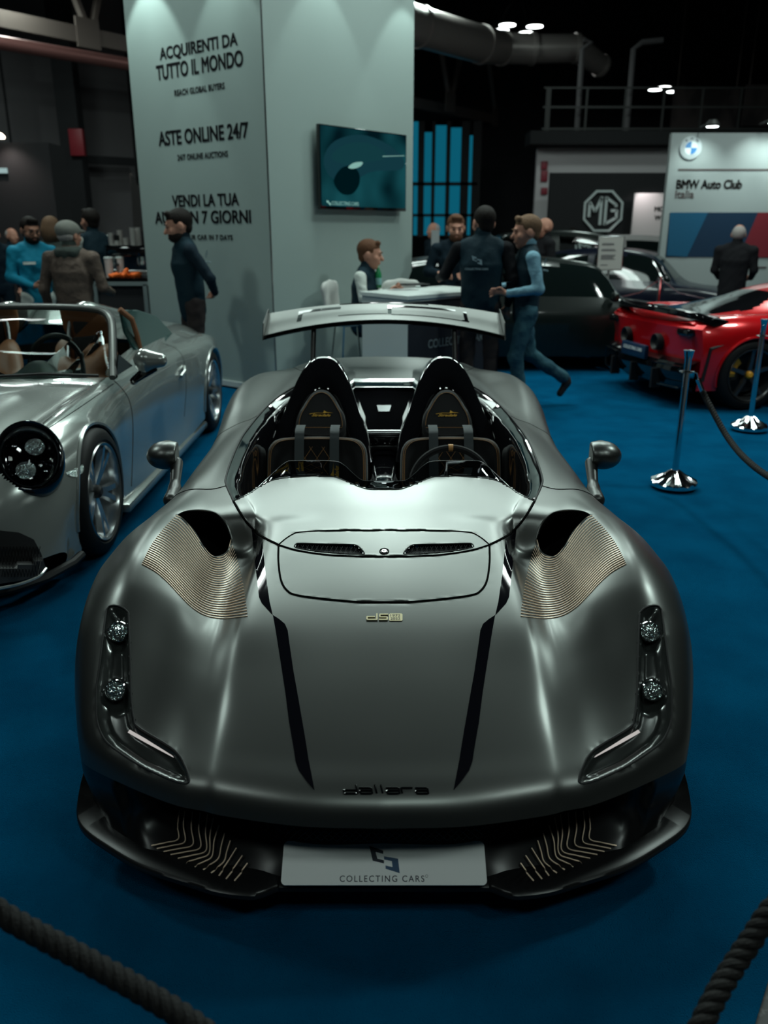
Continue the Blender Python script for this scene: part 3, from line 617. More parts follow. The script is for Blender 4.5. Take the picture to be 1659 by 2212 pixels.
# ============================================================ the matt grey open roadster in front
def at_px(off, py, z=None, Y=None): return P(CX+off, py, Y=Y, z=z)
cols = [
 [(1.65,0,.335),(1.658,0,.362),(1.685,0,.393),(1.78,0,.436),(1.9,0,.485),(2.05,0,.543),(2.22,0,.603),(2.54,0,.69),(2.75,0,.738),(2.93,0,.778),(3.1,0,.80),(4.6,0,.86),(4.9,0,.862),(5.3,0,.872),(5.7,0,.894),(5.78,0,.86)],
 [(1.658,.2,.335),(1.668,.2,.364),(1.695,.2,.394),(1.79,.2,.436),(1.9,.2,.482),(2.05,.2,.54),(2.22,.2,.60),(2.54,.2,.687),(2.75,.2,.738),(2.9,.2,.776),(3.05,.21,.810),(3.3,.25,.835),(4.4,.25,.88),(4.9,.23,.862),(5.3,.22,.872),(5.68,.2,.892),(5.76,.2,.85)],
 [(1.695,.39,.335),(1.705,.39,.364),(1.73,.39,.394),(1.82,.39,.437),(1.93,.39,.484),(2.05,.39,.533),(2.22,.395,.60),(2.5,.40,.668),(2.7,.41,.712),(2.82,.43,.738),(2.95,.46,.764),(3.1,.50,.788),(3.3,.52,.81),(4.2,.5,.86),(4.5,.42,.88),(4.9,.38,.868),(5.3,.37,.873),(5.65,.36,.886),(5.73,.36,.84)],
 [(1.715,.45,.335),(1.725,.45,.364),(1.75,.45,.393),(1.84,.45,.435),(1.95,.45,.478),(2.05,.45,.522),(2.22,.45,.583),(2.45,.45,.622),(2.65,.455,.625),(2.745,.46,.635),(2.81,.47,.735),(2.95,.53,.768),(3.1,.575,.79),(3.4,.60,.80),(4.0,.60,.825),(4.4,.53,.865),(4.7,.46,.88),(5.0,.44,.885),(5.62,.43,.878),(5.7,.43,.83)],
 [(1.735,.52,.335),(1.745,.52,.364),(1.77,.52,.392),(1.86,.52,.436),(1.97,.52,.484),(2.08,.52,.525),(2.25,.52,.572),(2.45,.525,.597),(2.65,.53,.61),(2.745,.535,.62),(2.81,.545,.73),(2.95,.585,.76),(3.14,.625,.785),(3.4,.65,.797),(3.7,.655,.805),(4.1,.635,.82),(4.4,.57,.86),(4.6,.51,.88),(5.0,.49,.885),(5.6,.48,.872),(5.68,.48,.82)],
 [(1.785,.625,.338),(1.795,.625,.366),(1.82,.625,.394),(1.90,.625,.44),(2.0,.625,.50),(2.12,.625,.568),(2.28,.625,.655),(2.45,.63,.685),(2.62,.635,.684),(2.75,.64,.688),(2.82,.645,.73),(2.95,.66,.752),(3.14,.69,.772),(3.4,.705,.782),(3.8,.71,.785),(4.2,.68,.79),(4.5,.62,.82),(4.8,.60,.845),(5.2,.59,.858),(5.58,.57,.85),(5.66,.57,.80)],
 [(1.862,.765,.345),(1.868,.765,.372),(1.885,.765,.402),(1.95,.765,.472),(2.04,.765,.555),(2.15,.762,.638),(2.28,.76,.712),(2.42,.76,.752),(2.58,.76,.765),(2.8,.76,.755),(3.0,.765,.746),(3.2,.77,.748),(3.6,.77,.752),(4.0,.765,.755),(4.3,.77,.775),(4.6,.78,.815),(4.9,.785,.845),(5.15,.78,.855),(5.4,.76,.83),(5.6,.73,.76),(5.7,.72,.70)],
 [(1.905,.80,.345),(1.912,.803,.37),(1.935,.81,.405),(2.0,.822,.472),(2.1,.838,.548),(2.2,.848,.61),(2.35,.855,.672),(2.5,.858,.70),(2.7,.858,.708),(2.9,.848,.70),(3.1,.83,.70),(3.4,.822,.715),(3.8,.822,.72),(4.1,.84,.722),(4.4,.862,.742),(4.7,.88,.778),(5.0,.885,.80),(5.2,.875,.79),(5.4,.85,.76),(5.6,.82,.69),(5.68,.80,.64)],
 [(1.955,.815,.33),(1.965,.82,.35),(1.985,.828,.38),(2.05,.85,.43),(2.15,.878,.49),(2.25,.896,.54),(2.4,.912,.59),(2.55,.918,.61),(2.7,.914,.61),(2.9,.89,.60),(3.1,.862,.61),(3.4,.85,.64),(3.8,.85,.65),(4.1,.868,.63),(4.4,.90,.64),(4.7,.925,.67),(5.0,.935,.69),(5.2,.928,.68),(5.4,.905,.65),(5.6,.87,.58),(5.68,.85,.55)],
 [(1.985,.815,.24),(1.995,.82,.25),(2.015,.83,.26),(2.08,.853,.29),(2.2,.885,.33),(2.3,.90,.36),(2.45,.918,.40),(2.6,.925,.42),(2.75,.918,.41),(2.9,.885,.38),(3.1,.86,.36),(3.4,.85,.38),(3.8,.85,.40),(4.1,.868,.42),(4.4,.90,.45),(4.7,.93,.47),(5.0,.94,.48),(5.2,.935,.47),(5.4,.91,.45),(5.6,.87,.42),(5.68,.85,.40)],
 [(1.99,.80,.15),(2.0,.805,.15),(2.02,.815,.15),(2.08,.838,.15),(2.2,.868,.15),(2.4,.90,.15),(2.6,.91,.15),(2.9,.88,.15),(3.4,.86,.14),(4.1,.87,.15),(4.7,.91,.16),(5.2,.91,.18),(5.68,.84,.22)]]
def widen(k, tab):
    cols[k] = [(y, x+float(np.interp(y, *zip(*tab))), z) for y, x, z in cols[k]]
widen(7, [(1.9, .015), (2.2, .025), (2.8, .02), (3.2, 0)])
widen(8, [(1.95, .02), (2.05, .024), (2.4, .03), (2.8, .038), (3.2, 0)])
widen(9, [(1.98, .03), (2.1, .032), (2.4, .035), (2.8, .04), (3.2, 0)]); widen(10, [(1.98, .03), (2.6, .03), (3.2, 0)])
rows = np.concatenate([np.linspace(1.65, 1.74, 16)[:-1], np.linspace(1.74, 2.7, 120)[:-1], np.linspace(2.7, 2.9, 34)[:-1], np.linspace(2.9, 5.78, 190)])
G = loft(cols, rows, warp=.9, sub=14, smooth=5)
NR, NC = G.shape[:2]
GF = mirror_grid(G)
bodyF = grid_faces(NR, 2*NC-1, True); bodyV = GF.reshape(-1, 3).copy()
halfV = G.reshape(-1, 3); halfF = grid_faces(NR, NC, True)
BVH = BVHTree.FromPolygons([Vector(v) for v in halfV.tolist()], halfF.tolist())
def hit(off, py):
    d = ray(CX+off, py); r = BVH.ray_cast(Vector((0, 0, H)), d)
    if r[0] is None:
        for e in (2, 4, 7, 11, 16, 24):
            for (a, b) in ((-e, 0), (0, e), (-e, e), (0, -e)):
                r = BVH.ray_cast(Vector((0, 0, H)), ray(CX+off+a, py+b))
                if r[0] is not None: return r[0], r[1]
        return P(CX+off, py, z=.6), Vector((0, 0, 1))
    n = r[1]; n = -n if n.dot(d) > 0 else n
    return r[0], n
ROAD = empty('sports_roadster', (0, 3.7, 0), 0, 'matt dark grey open two seat roadster with black hood stripes and rear wing', 'car')
def both(fn, name, m, parent=ROAD, ang=35):
    """build the right-hand mesh and its mirror as two objects"""
    b = fn(); o = b.build(name, m, parent, ang); c = MB(); c.add([(-v.x, v.y, v.z) for v in b.v], b.f); c.build(name, m, parent, ang); return o
def one(fn, name, m, parent=ROAD, ang=35, mirror=True):
    b = fn(); c = MB(); c.add(b.v, b.f)
    if mirror: c.add([(-v.x, v.y, v.z) for v in b.v], b.f)
    return c.build(name, m, parent, ang)
def path(pts, n=60, lift=.0, sm=True):
    pts = [(a, b, 0) for a, b in pts]; s = spline(pts, n) if sm else np.array([catmull(np.array(pts, float), np.array([0.]))[0]]*0+list(poly_resample(pts, n)))
    out = []
    for q in s:
        p, nn = hit(q[0], q[1]); out.append(p+nn*lift)
    return out
def poly_resample(pts, n):
    A = np.array(pts, float); L = np.concatenate([[0], np.cumsum(np.linalg.norm(np.diff(A, axis=0), axis=1))])
    t = np.linspace(0, L[-1], n); return np.stack([np.interp(t, L, A[:, i]) for i in range(A.shape[1])], 1)
def seam(pts, r=.0032, n=70, name='panel_gap', m=None, sm=True, parent=ROAD, lift=.0):
    L = path(pts, n, lift, sm)
    if pts[0][0] != 0 and pts[-1][0] != 0: return both(lambda: MB().tube(L, r, 6, closed=pts[0] == pts[-1]), name, m or M['gap'], parent)
    if pts[-1][0] == 0: L = L[::-1]
    return MB().tube([Vector((-p.x, p.y, p.z)) for p in L[:0:-1]]+L, r, 6).build(name, m or M['gap'], parent)
def ribbon(pts3, w):
    """pts3: [(p, n)] -> flat band following the surface, with a small thickness"""
    vs_ = []; fs = []; m = len(pts3); ws = w if hasattr(w, '__len__') else [w]*m
    for i, (p, n) in enumerate(pts3):
        t = (pts3[min(i+1, m-1)][0]-pts3[max(i-1, 0)][0]).normalized(); s = t.cross(n).normalized()
        vs_ += [p-s*ws[i]/2-n*.001, p-s*ws[i]/2+n*.0015, p+s*ws[i]/2+n*.0015, p+s*ws[i]/2-n*.001]
    for i in range(m-1):
        for j in range(4): fs.append([i*4+j, i*4+(j+1) % 4, i*4+4+(j+1) % 4, i*4+4+j])
    return MB().add(vs_, fs+[[0, 1, 2, 3], [4*m-1, 4*m-2, 4*m-3, 4*m-4]])
def patch(poly, lift=.0015, step=7, depth=None, hitf=None):
    """polygon on the picture of the right half laid onto the body surface (own thickness)"""
    hitf = hitf or hit
    bm = bmesh.new(); f = bm.faces.new([bm.verts.new((x, y, 0)) for x, y in poly])
    x0 = min(p[0] for p in poly); x1 = max(p[0] for p in poly); y0 = min(p[1] for p in poly); y1 = max(p[1] for p in poly)
    for a, b, ax in ((x0, x1, 0), (y0, y1, 1)):
        q = math.floor(a/step)*step+step/2
        while q < b:
            co = (q, 0, 0) if ax == 0 else (0, q, 0); no = (1, 0, 0) if ax == 0 else (0, 1, 0)
            bmesh.ops.bisect_plane(bm, geom=bm.verts[:]+bm.edges[:]+bm.faces[:], plane_co=co, plane_no=no); q += step
    bm.verts.index_update(); mb = MB(); vs_ = []; px = []
    for v in bm.verts:
        p, n = hitf(v.co.x, v.co.y); l = lift
        if depth: l = depth(v.co.x, v.co.y)
        vs_.append(p+n*l)
    mb.add(vs_, [[v.index for v in f.verts] for f in bm.faces]); bm.free(); return mb
def plan(pts, n=None):
    r = [hit(a, b)[0] for a, b in pts]; return [(p.x, p.y) for p in r]
# ---- outlines read on the right half (offset from the centre line, row)
SEAM_ARC = [(0,1202),(64,1201.5),(128,1198),(187,1189),(228,1177),(263,1159),(288,1138),(306,1115),(318,1096),(325,1083)]
LID = [(228,1179),(228,1215),(222,1255),(208,1277),(187,1286),(128,1294),(60,1300),(0,1301)]
UPPER = [(228,1177),(213,1164),(195,1153),(178,1149),(110,1145.5),(0,1145)]
COWL = [(0,1057),(30,1057),(52,1052),(83,1039),(106,1031),(150,1029),(196,1031),(235,1036),(265,1049),(291,1066),(325,1083)]
def dense(pts, n): return [tuple(q[:2]) for q in spline([(a, b, 0) for a, b in pts], n)]
rear_open = [(.605,3.05),(.622,3.14),(.64,3.4),(.652,3.69),(.647,3.9),(.634,4.1),(.605,4.28),(.565,4.41),(.52,4.54),(.47,4.66),(.42,4.76),(.36,4.81),(0,4.82)]
cockpit = plan(dense(COWL, 60)); cockpit = cockpit+[q for q in rear_open if q[1] > cockpit[-1][1]+.02]
lidP = plan(dense(SEAM_ARC[:5], 30)+dense(LID, 60)); upP = plan(dense(SEAM_ARC[:5], 30)+dense(UPPER, 40))
cowlP = plan(dense(SEAM_ARC, 60)[::-1]+[(0, 1202), (0, 1145), (0, 1100)])+plan(dense(COWL, 60))
DUCT = [(449,1113),(438,1107),(424,1103),(400,1102),(373,1105),(356,1113),(340,1132),(331,1155),(329,1172),(344,1197),(372,1203),(390,1183),(410,1149),(437,1120)]
ductP = plan([tuple(q) for q in spline([(a, b, 0) for a, b in DUCT], 60, True)[:, :2]])
HEAD = [(552,1324),(561,1315),(574,1309),(587,1308),(596,1313),(602,1332),(614,1430),(621,1480),(622,1520),(620,1557),(609,1588),(588,1613),(529,1652),(466,1682),(432,1692),(423,1690),(421,1684),(428,1658),(453,1620),(529,1572),(540,1553),(546,1506),(548,1430),(550,1370)]
headP = plan(dense(HEAD+[HEAD[0]], 90)[:-1])
VENT = [(194,1180),(190,1175),(180,1173.5),(128,1175),(75,1176),(61,1177.5),(51,1184),(43,1194),(48,1197),(90,1196),(144,1191),(186,1184)]
ventP = plan(VENT)
ax_ = np.abs(bodyV[:, 0]); ay_ = bodyV[:, 1].copy(); top = np.tile((np.arange(2*NC-1)-NC+1), NR); topm = np.abs(top) < (NC-1)*.84
for poly, cell in ((cockpit, .009), (ductP, .006), (headP, .006), (ventP, .006), (lidP, .008), (upP, .008), (cowlP, .008)):
    d, qx, qy = near_poly(ax_, ay_, poly); m = (d < cell*.62) & topm & (ax_ > 1e-5)
    sg = np.sign(bodyV[:, 0])
    # keep the height: shift in plan along the surface
    bodyV[m, 0] = (qx*sg)[m]; bodyV[m, 1] = qy[m]; ax_[m] = qx[m]; ay_[m] = qy[m]
fc = bodyV[bodyF].mean(1); fx = np.abs(fc[:, 0]); fy = fc[:, 1]; fz = fc[:, 2]
fcol = np.abs(top[bodyF].mean(1)); tm = fcol < (NC-1)*.84
hole = in_poly(fx, fy, cockpit) & tm
for q in (ductP, headP, ventP): hole |= in_poly(fx, fy, q) & tm
for wy, wr in ((2.47, .355), (4.95, .37)): hole |= ((fy-wy)**2+(fz-.33)**2 < wr**2) & (fcol > (NC-1)*.76) & (fx > .7)
lid = in_poly(fx, fy, lidP) & ~hole & tm; upp = in_poly(fx, fy, upP) & ~hole & ~lid & tm
cowl = in_poly(fx, fy, cowlP) & ~hole & ~lid & ~upp & tm
sY = np.interp(fx, [.5, .62, .75, .95], [3.03, 3.04, 3.07, 3.12]); sR = np.interp(fx, [.5, .7, .95], [4.12, 4.16, 4.0])
front = ~hole & ~lid & ~upp & ~cowl & (fy < sY); mid = ~hole & ~front & ~lid & ~upp & ~cowl & (fy < sR)
rear = ~(hole | lid | upp | cowl | front | mid)
for nm, m_, mt in (('front_bodywork', front, 'paint'), ('luggage_lid', lid, 'paint'), ('vent_panel', upp, 'paint'), ('cowl_panel', cowl, 'carbonpaint'), ('side_bodywork', mid & (fc[:, 0] > 0), 'paint'), ('side_bodywork', mid & (fc[:, 0] < 0), 'paint'), ('rear_bodywork', rear, 'paint')):
    p_, f_ = sub_mesh(bodyV, bodyF, m_); link(nm, np_mesh(p_, f_), M[mt], ROAD)
# ---- panel gaps
seam(SEAM_ARC[:5], .0034); seam(SEAM_ARC[4:], .0045); seam(LID, .0036); seam(UPPER, .0024)
def plan_seam(pts, r, n=50):
    def f():
        out = []
        for x, y, *_ in spline([(a, b, 0) for a, b in pts], n):
            h_ = BVH.ray_cast(Vector((x, y, 2)), Vector((0, 0, -1)))[0]
            if h_ is not None: out.append(h_)
        return MB().tube(out, r, 6)
    return both(f, 'panel_gap', M['gap'])
plan_seam([(.606, 3.045), (.66, 3.035), (.75, 3.07), (.85, 3.11)], .0022); plan_seam([(.632, 4.11), (.70, 4.16), (.78, 4.12), (.88, 4.02)], .0016)
plan_seam([(.35, 4.85), (.45, 5.0), (.52, 5.2), (.60, 5.5)], .0016)
# edge beading round the cockpit opening and ducts
def plan_tube(pts, r, dz=0, closed=False, n=90):
    out = []
    for x, y, *_ in (spline([(a, b, 0) for a, b in pts], n, closed)):
        h_ = BVH.ray_cast(Vector((x, y, 2)), Vector((0, 0, -1)))[0]
        if h_ is not None: out.append(h_+Vector((0, 0, dz)))
    return MB().tube(out, r, 8, closed=closed)
one(lambda: plan_tube([q for q in cockpit[59:]], .004, 0), 'cockpit_edge_trim', M['black'])
seam(COWL, .0022, 90, 'cowl_edge', M['paint'])
seam(DUCT+[DUCT[0]], .0035, 90, 'duct_rim', M['paint'])
seam(HEAD+[HEAD[0]], .0030, 140, 'headlight_rim', M['black'])
seam(VENT+[VENT[0]], .0022, 80, 'vent_rim', M['black'], sm=True)
# ---- nose, splitter
def fascia_pts():
    lip = G[0]; us = np.linspace(0, NC-1, NC)
    top_ = lip[:int((NC-1)*.80)]; n = len(top_); R_ = 26; g = np.zeros((R_, n, 3))
    for i, tp in enumerate(top_):
        x = tp[0]; yb = np.interp(x, [0, .28, .5, .64, .76, .815], [1.72, 1.72, 1.76, 1.81, 1.90, 1.985])
        rec = np.interp(x, [0, .26, .34, .56, .66, .76], [.12, .13, .20, .23, .05, .0]); rec2 = np.interp(x, [0, .26, .36, .56, .66, .76], [.07, .06, .13, .16, .02, .01])
        ctl = np.array([tp, (x, tp[1]+.02+rec*.6, tp[2]-.018), (x, tp[1]+.02+rec, tp[2]-.06), (x, tp[1]+rec2+.05, .20), (x, yb, .128)])
        if x > .70: ctl = np.array([tp, (x+.004, tp[1]+.012, tp[2]-.05), (x+.004, tp[1]+.03, tp[2]-.1), (x, tp[1]+.04, .20), (x, yb, .128)])
        g[:, i] = catmull(ctl, np.linspace(0, 4, R_))
    return g
FG = fascia_pts(); FGM = mirror_grid(FG)
link('front_bumper', np_mesh(FGM.reshape(-1, 3), grid_faces(FGM.shape[0], FGM.shape[1])), M['darkcarbon'], ROAD)
FB = BVHTree.FromPolygons([Vector(v) for v in FG.reshape(-1, 3).tolist()], grid_faces(FG.shape[0], FG.shape[1]).tolist())
def hitF(off, py):
    d = ray(CX+off, py); r = FB.ray_cast(Vector((0, 0, H)), d)
    if r[0] is None: return P(CX+off, py, z=.2), Vector((0, -.7, .7))
    n = r[1]; return r[0], (-n if n.dot(d) > 0 else n)
SP = [(0,1.69,.115),(.24,1.69,.115),(.27,1.688,.116),(.305,1.664,.12),(.34,1.655,.122),(.42,1.668,.122),(.5,1.698,.122),(.64,1.755,.122),(.76,1.832,.124),(.83,1.885,.13),(.862,1.93,.145),(.872,1.985,.175),(.87,2.04,.215)]
def splitter():
    s = spline(SP, 90); vs_ = []; fs = []; b = MB()
    for p in s:
        inn = Vector((p[0]*.93-.0, p[1]+.09, max(p[2]-.0, .12))); e = Vector(p)
        k_ = max(0, (len(vs_)/6/len(s)-.80)/.20); inn = inn.lerp(e+Vector((-.012, .02, -.004)), min(1, k_*1.3))
        vs_ += [inn+Vector((0, 0, .012)), e+Vector((0, .010, .011)), e+Vector((0, .001, .004)), e+Vector((0, .001, -.008)), e+Vector((0, .014, -.014)), inn+Vector((0, .05, -.03))]
    n = len(s)
    for i in range(n-1): fs += [[i*6+j, i*6+(j+1) % 6, i*6+6+(j+1) % 6, i*6+6+j] for j in range(6)]
    b.add(vs_, fs+[[0, 1, 2, 3, 4, 5], [(n-1)*6+j for j in (5, 4, 3, 2, 1, 0)]]); return b
one(splitter, 'front_splitter', M['darkcarbon'], ang=50)
def undertray():
    b = MB(); b.box((0, 3.95, .13), (1.5, 3.5, .02)); return b
undertray().build('undertray', M['black'], ROAD)
# grille wires
def grille():
    b = MB()
    for k in range(-34, 35):
        for sg in (1, -1):
            pts = []
            for t in np.linspace(0, 1, 7):
                off = k*17+sg*t*34; py = 1788+t*30+.0*abs(off)
                if abs(off) < 292-t*110+60 and abs(off) < 285-(t)*25:
                    p, n = hitF(abs(off), py-.000035*off*off*5); p = p.copy(); p.x *= (1 if off > 0 else -1); pts.append(p+n*.004)
            if len(pts) > 1: b.tube(pts, .0013, 4)
    return b
grille().build('grille_mesh', M['mesh'], ROAD)
# bronze bars in the nose intakes
def nose_bars():
    tops = [(442,1754),(428,1755),(411,1757),(395,1759),(379,1762),(366,1769),(354,1786),(342,1803),(330,1819),(317,1835),(304,1851),(293,1867)]
    bots = [(500,1829),(488,1836),(474,1843),(459,1850),(443,1858),(426,1866),(407,1873),(389,1879),(372,1886),(355,1892),(340,1899),(322,1903)]
    out = []
    for j, (a, c) in enumerate(zip(tops, bots)):
        f = j/11; e = (max(a[0], 408-f*70-(0 if j < 6 else (j-6)*6)), 1816+f*68)
        if j < 7: P_ = [a, ((a[0]+e[0])/2+3, (a[1]+e[1])/2), e, ((e[0]+c[0])/2, e[1]+(c[1]-e[1])*.62), c]
        elif j < 9: P_ = [a, ((a[0]+e[0])/2, (a[1]+e[1])/2), e, c]
        else: P_ = [a, ((a[0]+c[0])/2-1, (a[1]+c[1])/2), c]
        out.append([hitF(*q[:2]) for q in spline([(x, y, 0) for x, y in P_], 26)])
    return out
NB = nose_bars()
for sgn in (1, -1):
    for L in NB:
        b = ribbon([(p+n*.009, n) for p, n in L], .0030)
        if sgn < 0: b.v = [Vector((-v.x, v.y, v.z)) for v in b.v]
        b.build('intake_bar', M['bronze'], ROAD)
# ---- duct interiors and their bronze bars
def duct_in():
    b = MB(); r = spline([(a, c, 0) for a, c in DUCT], 60, True); ring = [hit(q[0], q[1])[0] for q in r]; c = sum(ring, Vector())/60
    vs_ = []; fs = []
    for k, (s, dy, dz) in enumerate(((1.0, 0, -.002), (.98, .05, -.05), (.9, .16, -.12), (.8, .30, -.16))):
        for p in ring: q = c+(p-c)*s; vs_.append(Vector((q.x, q.y+dy, q.z+dz)))
    for k in range(3):
        for i in range(60): fs.append([k*60+i, k*60+(i+1) % 60, k*60+60+(i+1) % 60, k*60+60+i])
    fs.append([180+i for i in range(60)]); return b.add(vs_, fs)
both(duct_in, 'duct_lining', M['black'])
def duct_mesh():
    b = MB()
    for i in range(9):
        for j in range(8):
            p = P(CX+350+i*7+j*1.5, 1125+j*8, Y=2.95); b.box(p, (.0025, .002, .0015))
    return b
both(duct_mesh, 'duct_screen', M['mesh'])
D0 = [(449,1113),(436,1119),(420,1136),(405,1158),(390,1180),(374,1198),(356,1203),(340,1194),(331,1164)]
D1 = [(523,1218),(492,1236),(466,1259),(441,1286),(415,1312),(385,1330),(350,1336),(320,1334),(295,1331)]
d0 = poly_resample(spline([(a, b, 0) for a, b in D0], 80), 40); d1 = poly_resample(spline([(a, b, 0) for a, b in D1], 80), 40)
NL = 27
for j in range(NL):
    f = (j+.3)/(NL-.7); q = d0*(1-f)+d1*f
    # keep both ends on the curved borders
    q[:, 0] += -6*sin(pi*f)*np.linspace(0, 1, 40)**2+9*sin(pi*f)*np.linspace(1, 0, 40)**2
    L = [hit(a, b) for a, b, _ in q]; wd = .0023-.0006*f
    for sgn in (1, -1):
        b = ribbon([(p+n*.001, n) for p, n in L], wd)
        if sgn < 0: b.v = [Vector((-v.x, v.y, v.z)) for v in b.v]
        b.build('duct_bar', M['bronze'], ROAD)
# ---- hood stripes
ST1 = [(263,1160),(270,1156),(286,1141),(280,1200),(275,1245),(270,1290),(264,1303),(252,1316),(240,1329),(241,1326),(247,1300),(255,1245),(261,1190)]
ST2 = [(240,1329),(226,1338),(214,1348),(208,1362),(205,1385),(196,1447),(183,1520),(171,1590),(163,1640),(150,1708),(167,1688),(184,1664),(191,1645),(194,1624),(205,1560),(213,1497),(224,1425),(234,1362)]
both(lambda: patch(ST1, .0012), 'hood_stripe', M['blackstripe']); both(lambda: patch(ST2, .0012), 'hood_stripe', M['blackstripe'])
# ---- headlights
def edge_d(x, y):
    d, _, _ = near_poly(np.array([x]), np.array([y]), HEAD); return float(d[0])
def lamp_depth(x, y):
    d = edge_d(x, y); s = min(1, d/20); l = -.002-.022*s*s*(3-2*s)
    for cx, cy, r in ((576, 1362, 30), (582, 1492, 32)):
        q = math.hypot(x-cx, (y-cy-8)*.8)
        if q < r: l -= .022*(1-(q/r)**2)
    return l
bowl = patch(HEAD, step=5, depth=lamp_depth)
for sgn in (1, -1):
    b = MB(); b.add([(sgn*v.x, v.y, v.z) for v in bowl.v], bowl.f); hl = b.build('headlight', M['lampcarbon'], ROAD, 60)
    for cx, cy, r in ((576, 1359, .027), (582, 1487, .026)):
        p, n = hit(cx, cy); p = p-n*.016; p = Vector((sgn*p.x, p.y, p.z)); nv = Vector((sgn*n.x*.4, n.y-.5, n.z)).normalized()
        q = nv.to_track_quat('Z', 'Y').to_matrix().to_4x4(); q.translation = p
        MB().lathe([(r*1.12, -.01), (r*1.12, .006), (r*1.02, .009), (r*.98, .004), (r*.9, -.004)], 28, q).build('lamp_ring', M['chrome'], hl)
        b = MB(); b.lathe([(0, .016), (r*.4, .0145), (r*.75, .009), (r*.97, 0)], 28, q); b.build('lamp_lens', M['lens'] if 'lens' in M else mat('projector_lens', (.55, .62, .6), .06, metal=.85, bump=('vor', 160, 1, .01)), hl)
    bar = [(455,1628),(500,1604),(545,1580),(554,1575)]
    L = [hit(*q[:2]) for q in spline([(x, y, 0) for x, y in bar], 24)]
    b = ribbon([(Vector((p.x, p.y, p.z))-n*.014, n) for p, n in L], .0085); b.v = [Vector((sgn*v.x, v.y, v.z)) for v in b.v]
    b.build('running_light', emis('running_light', (.95, .9, .85), .55) if 'drl' not in M else M['drl'], hl)
# ---- vents, key badge, logos
both(lambda: patch(VENT, -.012, 5), 'vent_backing', M['black'])
def vent_wires():
    b = MB()
    for k in range(16):
        for sg in (1, -1):
            pts = []
            for t in np.linspace(0, 1, 5):
                x = 40+k*10.5+sg*(t-.5)*12; y = 1176+t*20+(k*.0)-(k*.45)
                if in_poly(np.array([x]), np.array([y]), VENT)[0]: p, n = hit(x, y); pts.append(p-n*.004)
            if len(pts) > 1: b.tube(pts, .0011, 4)
    return b
both(vent_wires, 'vent_mesh', M['mesh'])
kp, kn = hit(.5, 1191); q = kn.to_track_quat('Z', 'Y').to_matrix().to_4x4(); q.translation = kp
MB().lathe([(.0165, -.004), (.0165, .002), (.0145, .004), (.0125, .001), (.011, -.002)], 32, q).build('lock_surround', M['black'], ROAD)
MB().lathe([(0, .003), (.0085, .003), (.010, .001), (.010, -.004)], 28, q).build('lock_badge', M['chrome'], ROAD)
text_mb('d', frame(q @ Vector((-.004, -.004, .0035)), q.to_3x3() @ Vector((1, 0, 0)), q.to_3x3() @ Vector((0, 1, 0))), height=.009, depth=.001).build('badge_letter', M['ink'], ROAD)
def hitS(off, py):
    p, n = hit(abs(off), py)
    return (p, n) if off >= 0 else (Vector((-p.x, p.y, p.z)), Vector((-n.x, n.y, n.z)))
def strokes_px(strk, x0, x1, y0, y1, w, lift, hitf=hitS, bev=True):
    """squared lettering: polylines in unit letter boxes laid on the hood"""
    b = MB()
    for pl in strk:
        pts = [hitf(x0+(x1-x0)*u, y1-(y1-y0)*v) for u, v in poly_resample([(u, v, 0) for u, v in pl], max(2, 4*len(pl)))[:, :2]]
        b.tube([p+n*lift for p, n in pts], w, 6)
    return b
def strip_letters(strk, x0, x1, y0, y1, w, lift):
    b = MB()
    for pl in strk:
        for (u0, v0), (u1, v1) in zip(pl[:-1], pl[1:]):
            pts = [hitS(x0+(x1-x0)*(u0+(u1-u0)*t), y1-(y1-y0)*(v0+(v1-v0)*t)) for t in (-.04, .33, .66, 1.04)]
            r_ = ribbon([(p+n*lift, n) for p, n in pts], w); b.add(r_.v, r_.f)
    return b
# d50 emblem
d50 = [[(0,.22),(.20,.22)],[(0.02,.22),(.02,.6)],[(0,.60),(.26,.60)],[(.0,.08),(.30,.08)],[(.30,.05),(.30,1)],[(.22,.08),(.22,.3)],
       [(.36,.92),(.58,.92)],[(.37,.9),(.37,.5)],[(.36,.55),(.56,.55)],[(.56,.6),(.56,.08)],[(.36,.08),(.58,.08)]]
d50 = [[(.30,1),(.30,.12)],[(.30,.12),(.04,.12)],[(.03,.12),(.03,.55)],[(.03,.55),(.24,.55)],[(.60,.92),(.38,.92)],[(.38,.92),(.38,.5)],[(.38,.5),(.58,.5)],[(.58,.5),(.58,.12)],[(.58,.12),(.36,.12)]]
lg = strip_letters(d50, -39, 40, 1327, 1341, .0042, .0018)
rr = [(.66,.0),(.97,.0),(1.0,.1),(1.0,.9),(.97,1),(.66,1),(.63,.9),(.63,.1)]
def patchS(poly, lift, step=7): return patch(poly, lift, step, hitf=hitS)
b = patchS([(-39+79*u, 1342-16*v) for u, v in rr], .0018); lg.add(b.v, b.f); lg.build('anniversary_emblem', M['palegold'], ROAD)
def text_on(s, x0, x1, y0, y1, lift, bold=0, rows_=1):
    v, f = text_geo(s, 1, 1, bold); b = MB(); vs_ = []
    for x, y in v: p, n = hitS(x0+(x1-x0)*x, y1-(y1-y0)*y); vs_.append(p+n*lift)
    return b.add(vs_, f)
b = text_on('1972', 14, 35, 1328, 1333.5, .0028); c = text_on('2022', 14, 35, 1335, 1340, .0028); b.add(c.v, c.f); b.build('emblem_years', M['ink'], ROAD)
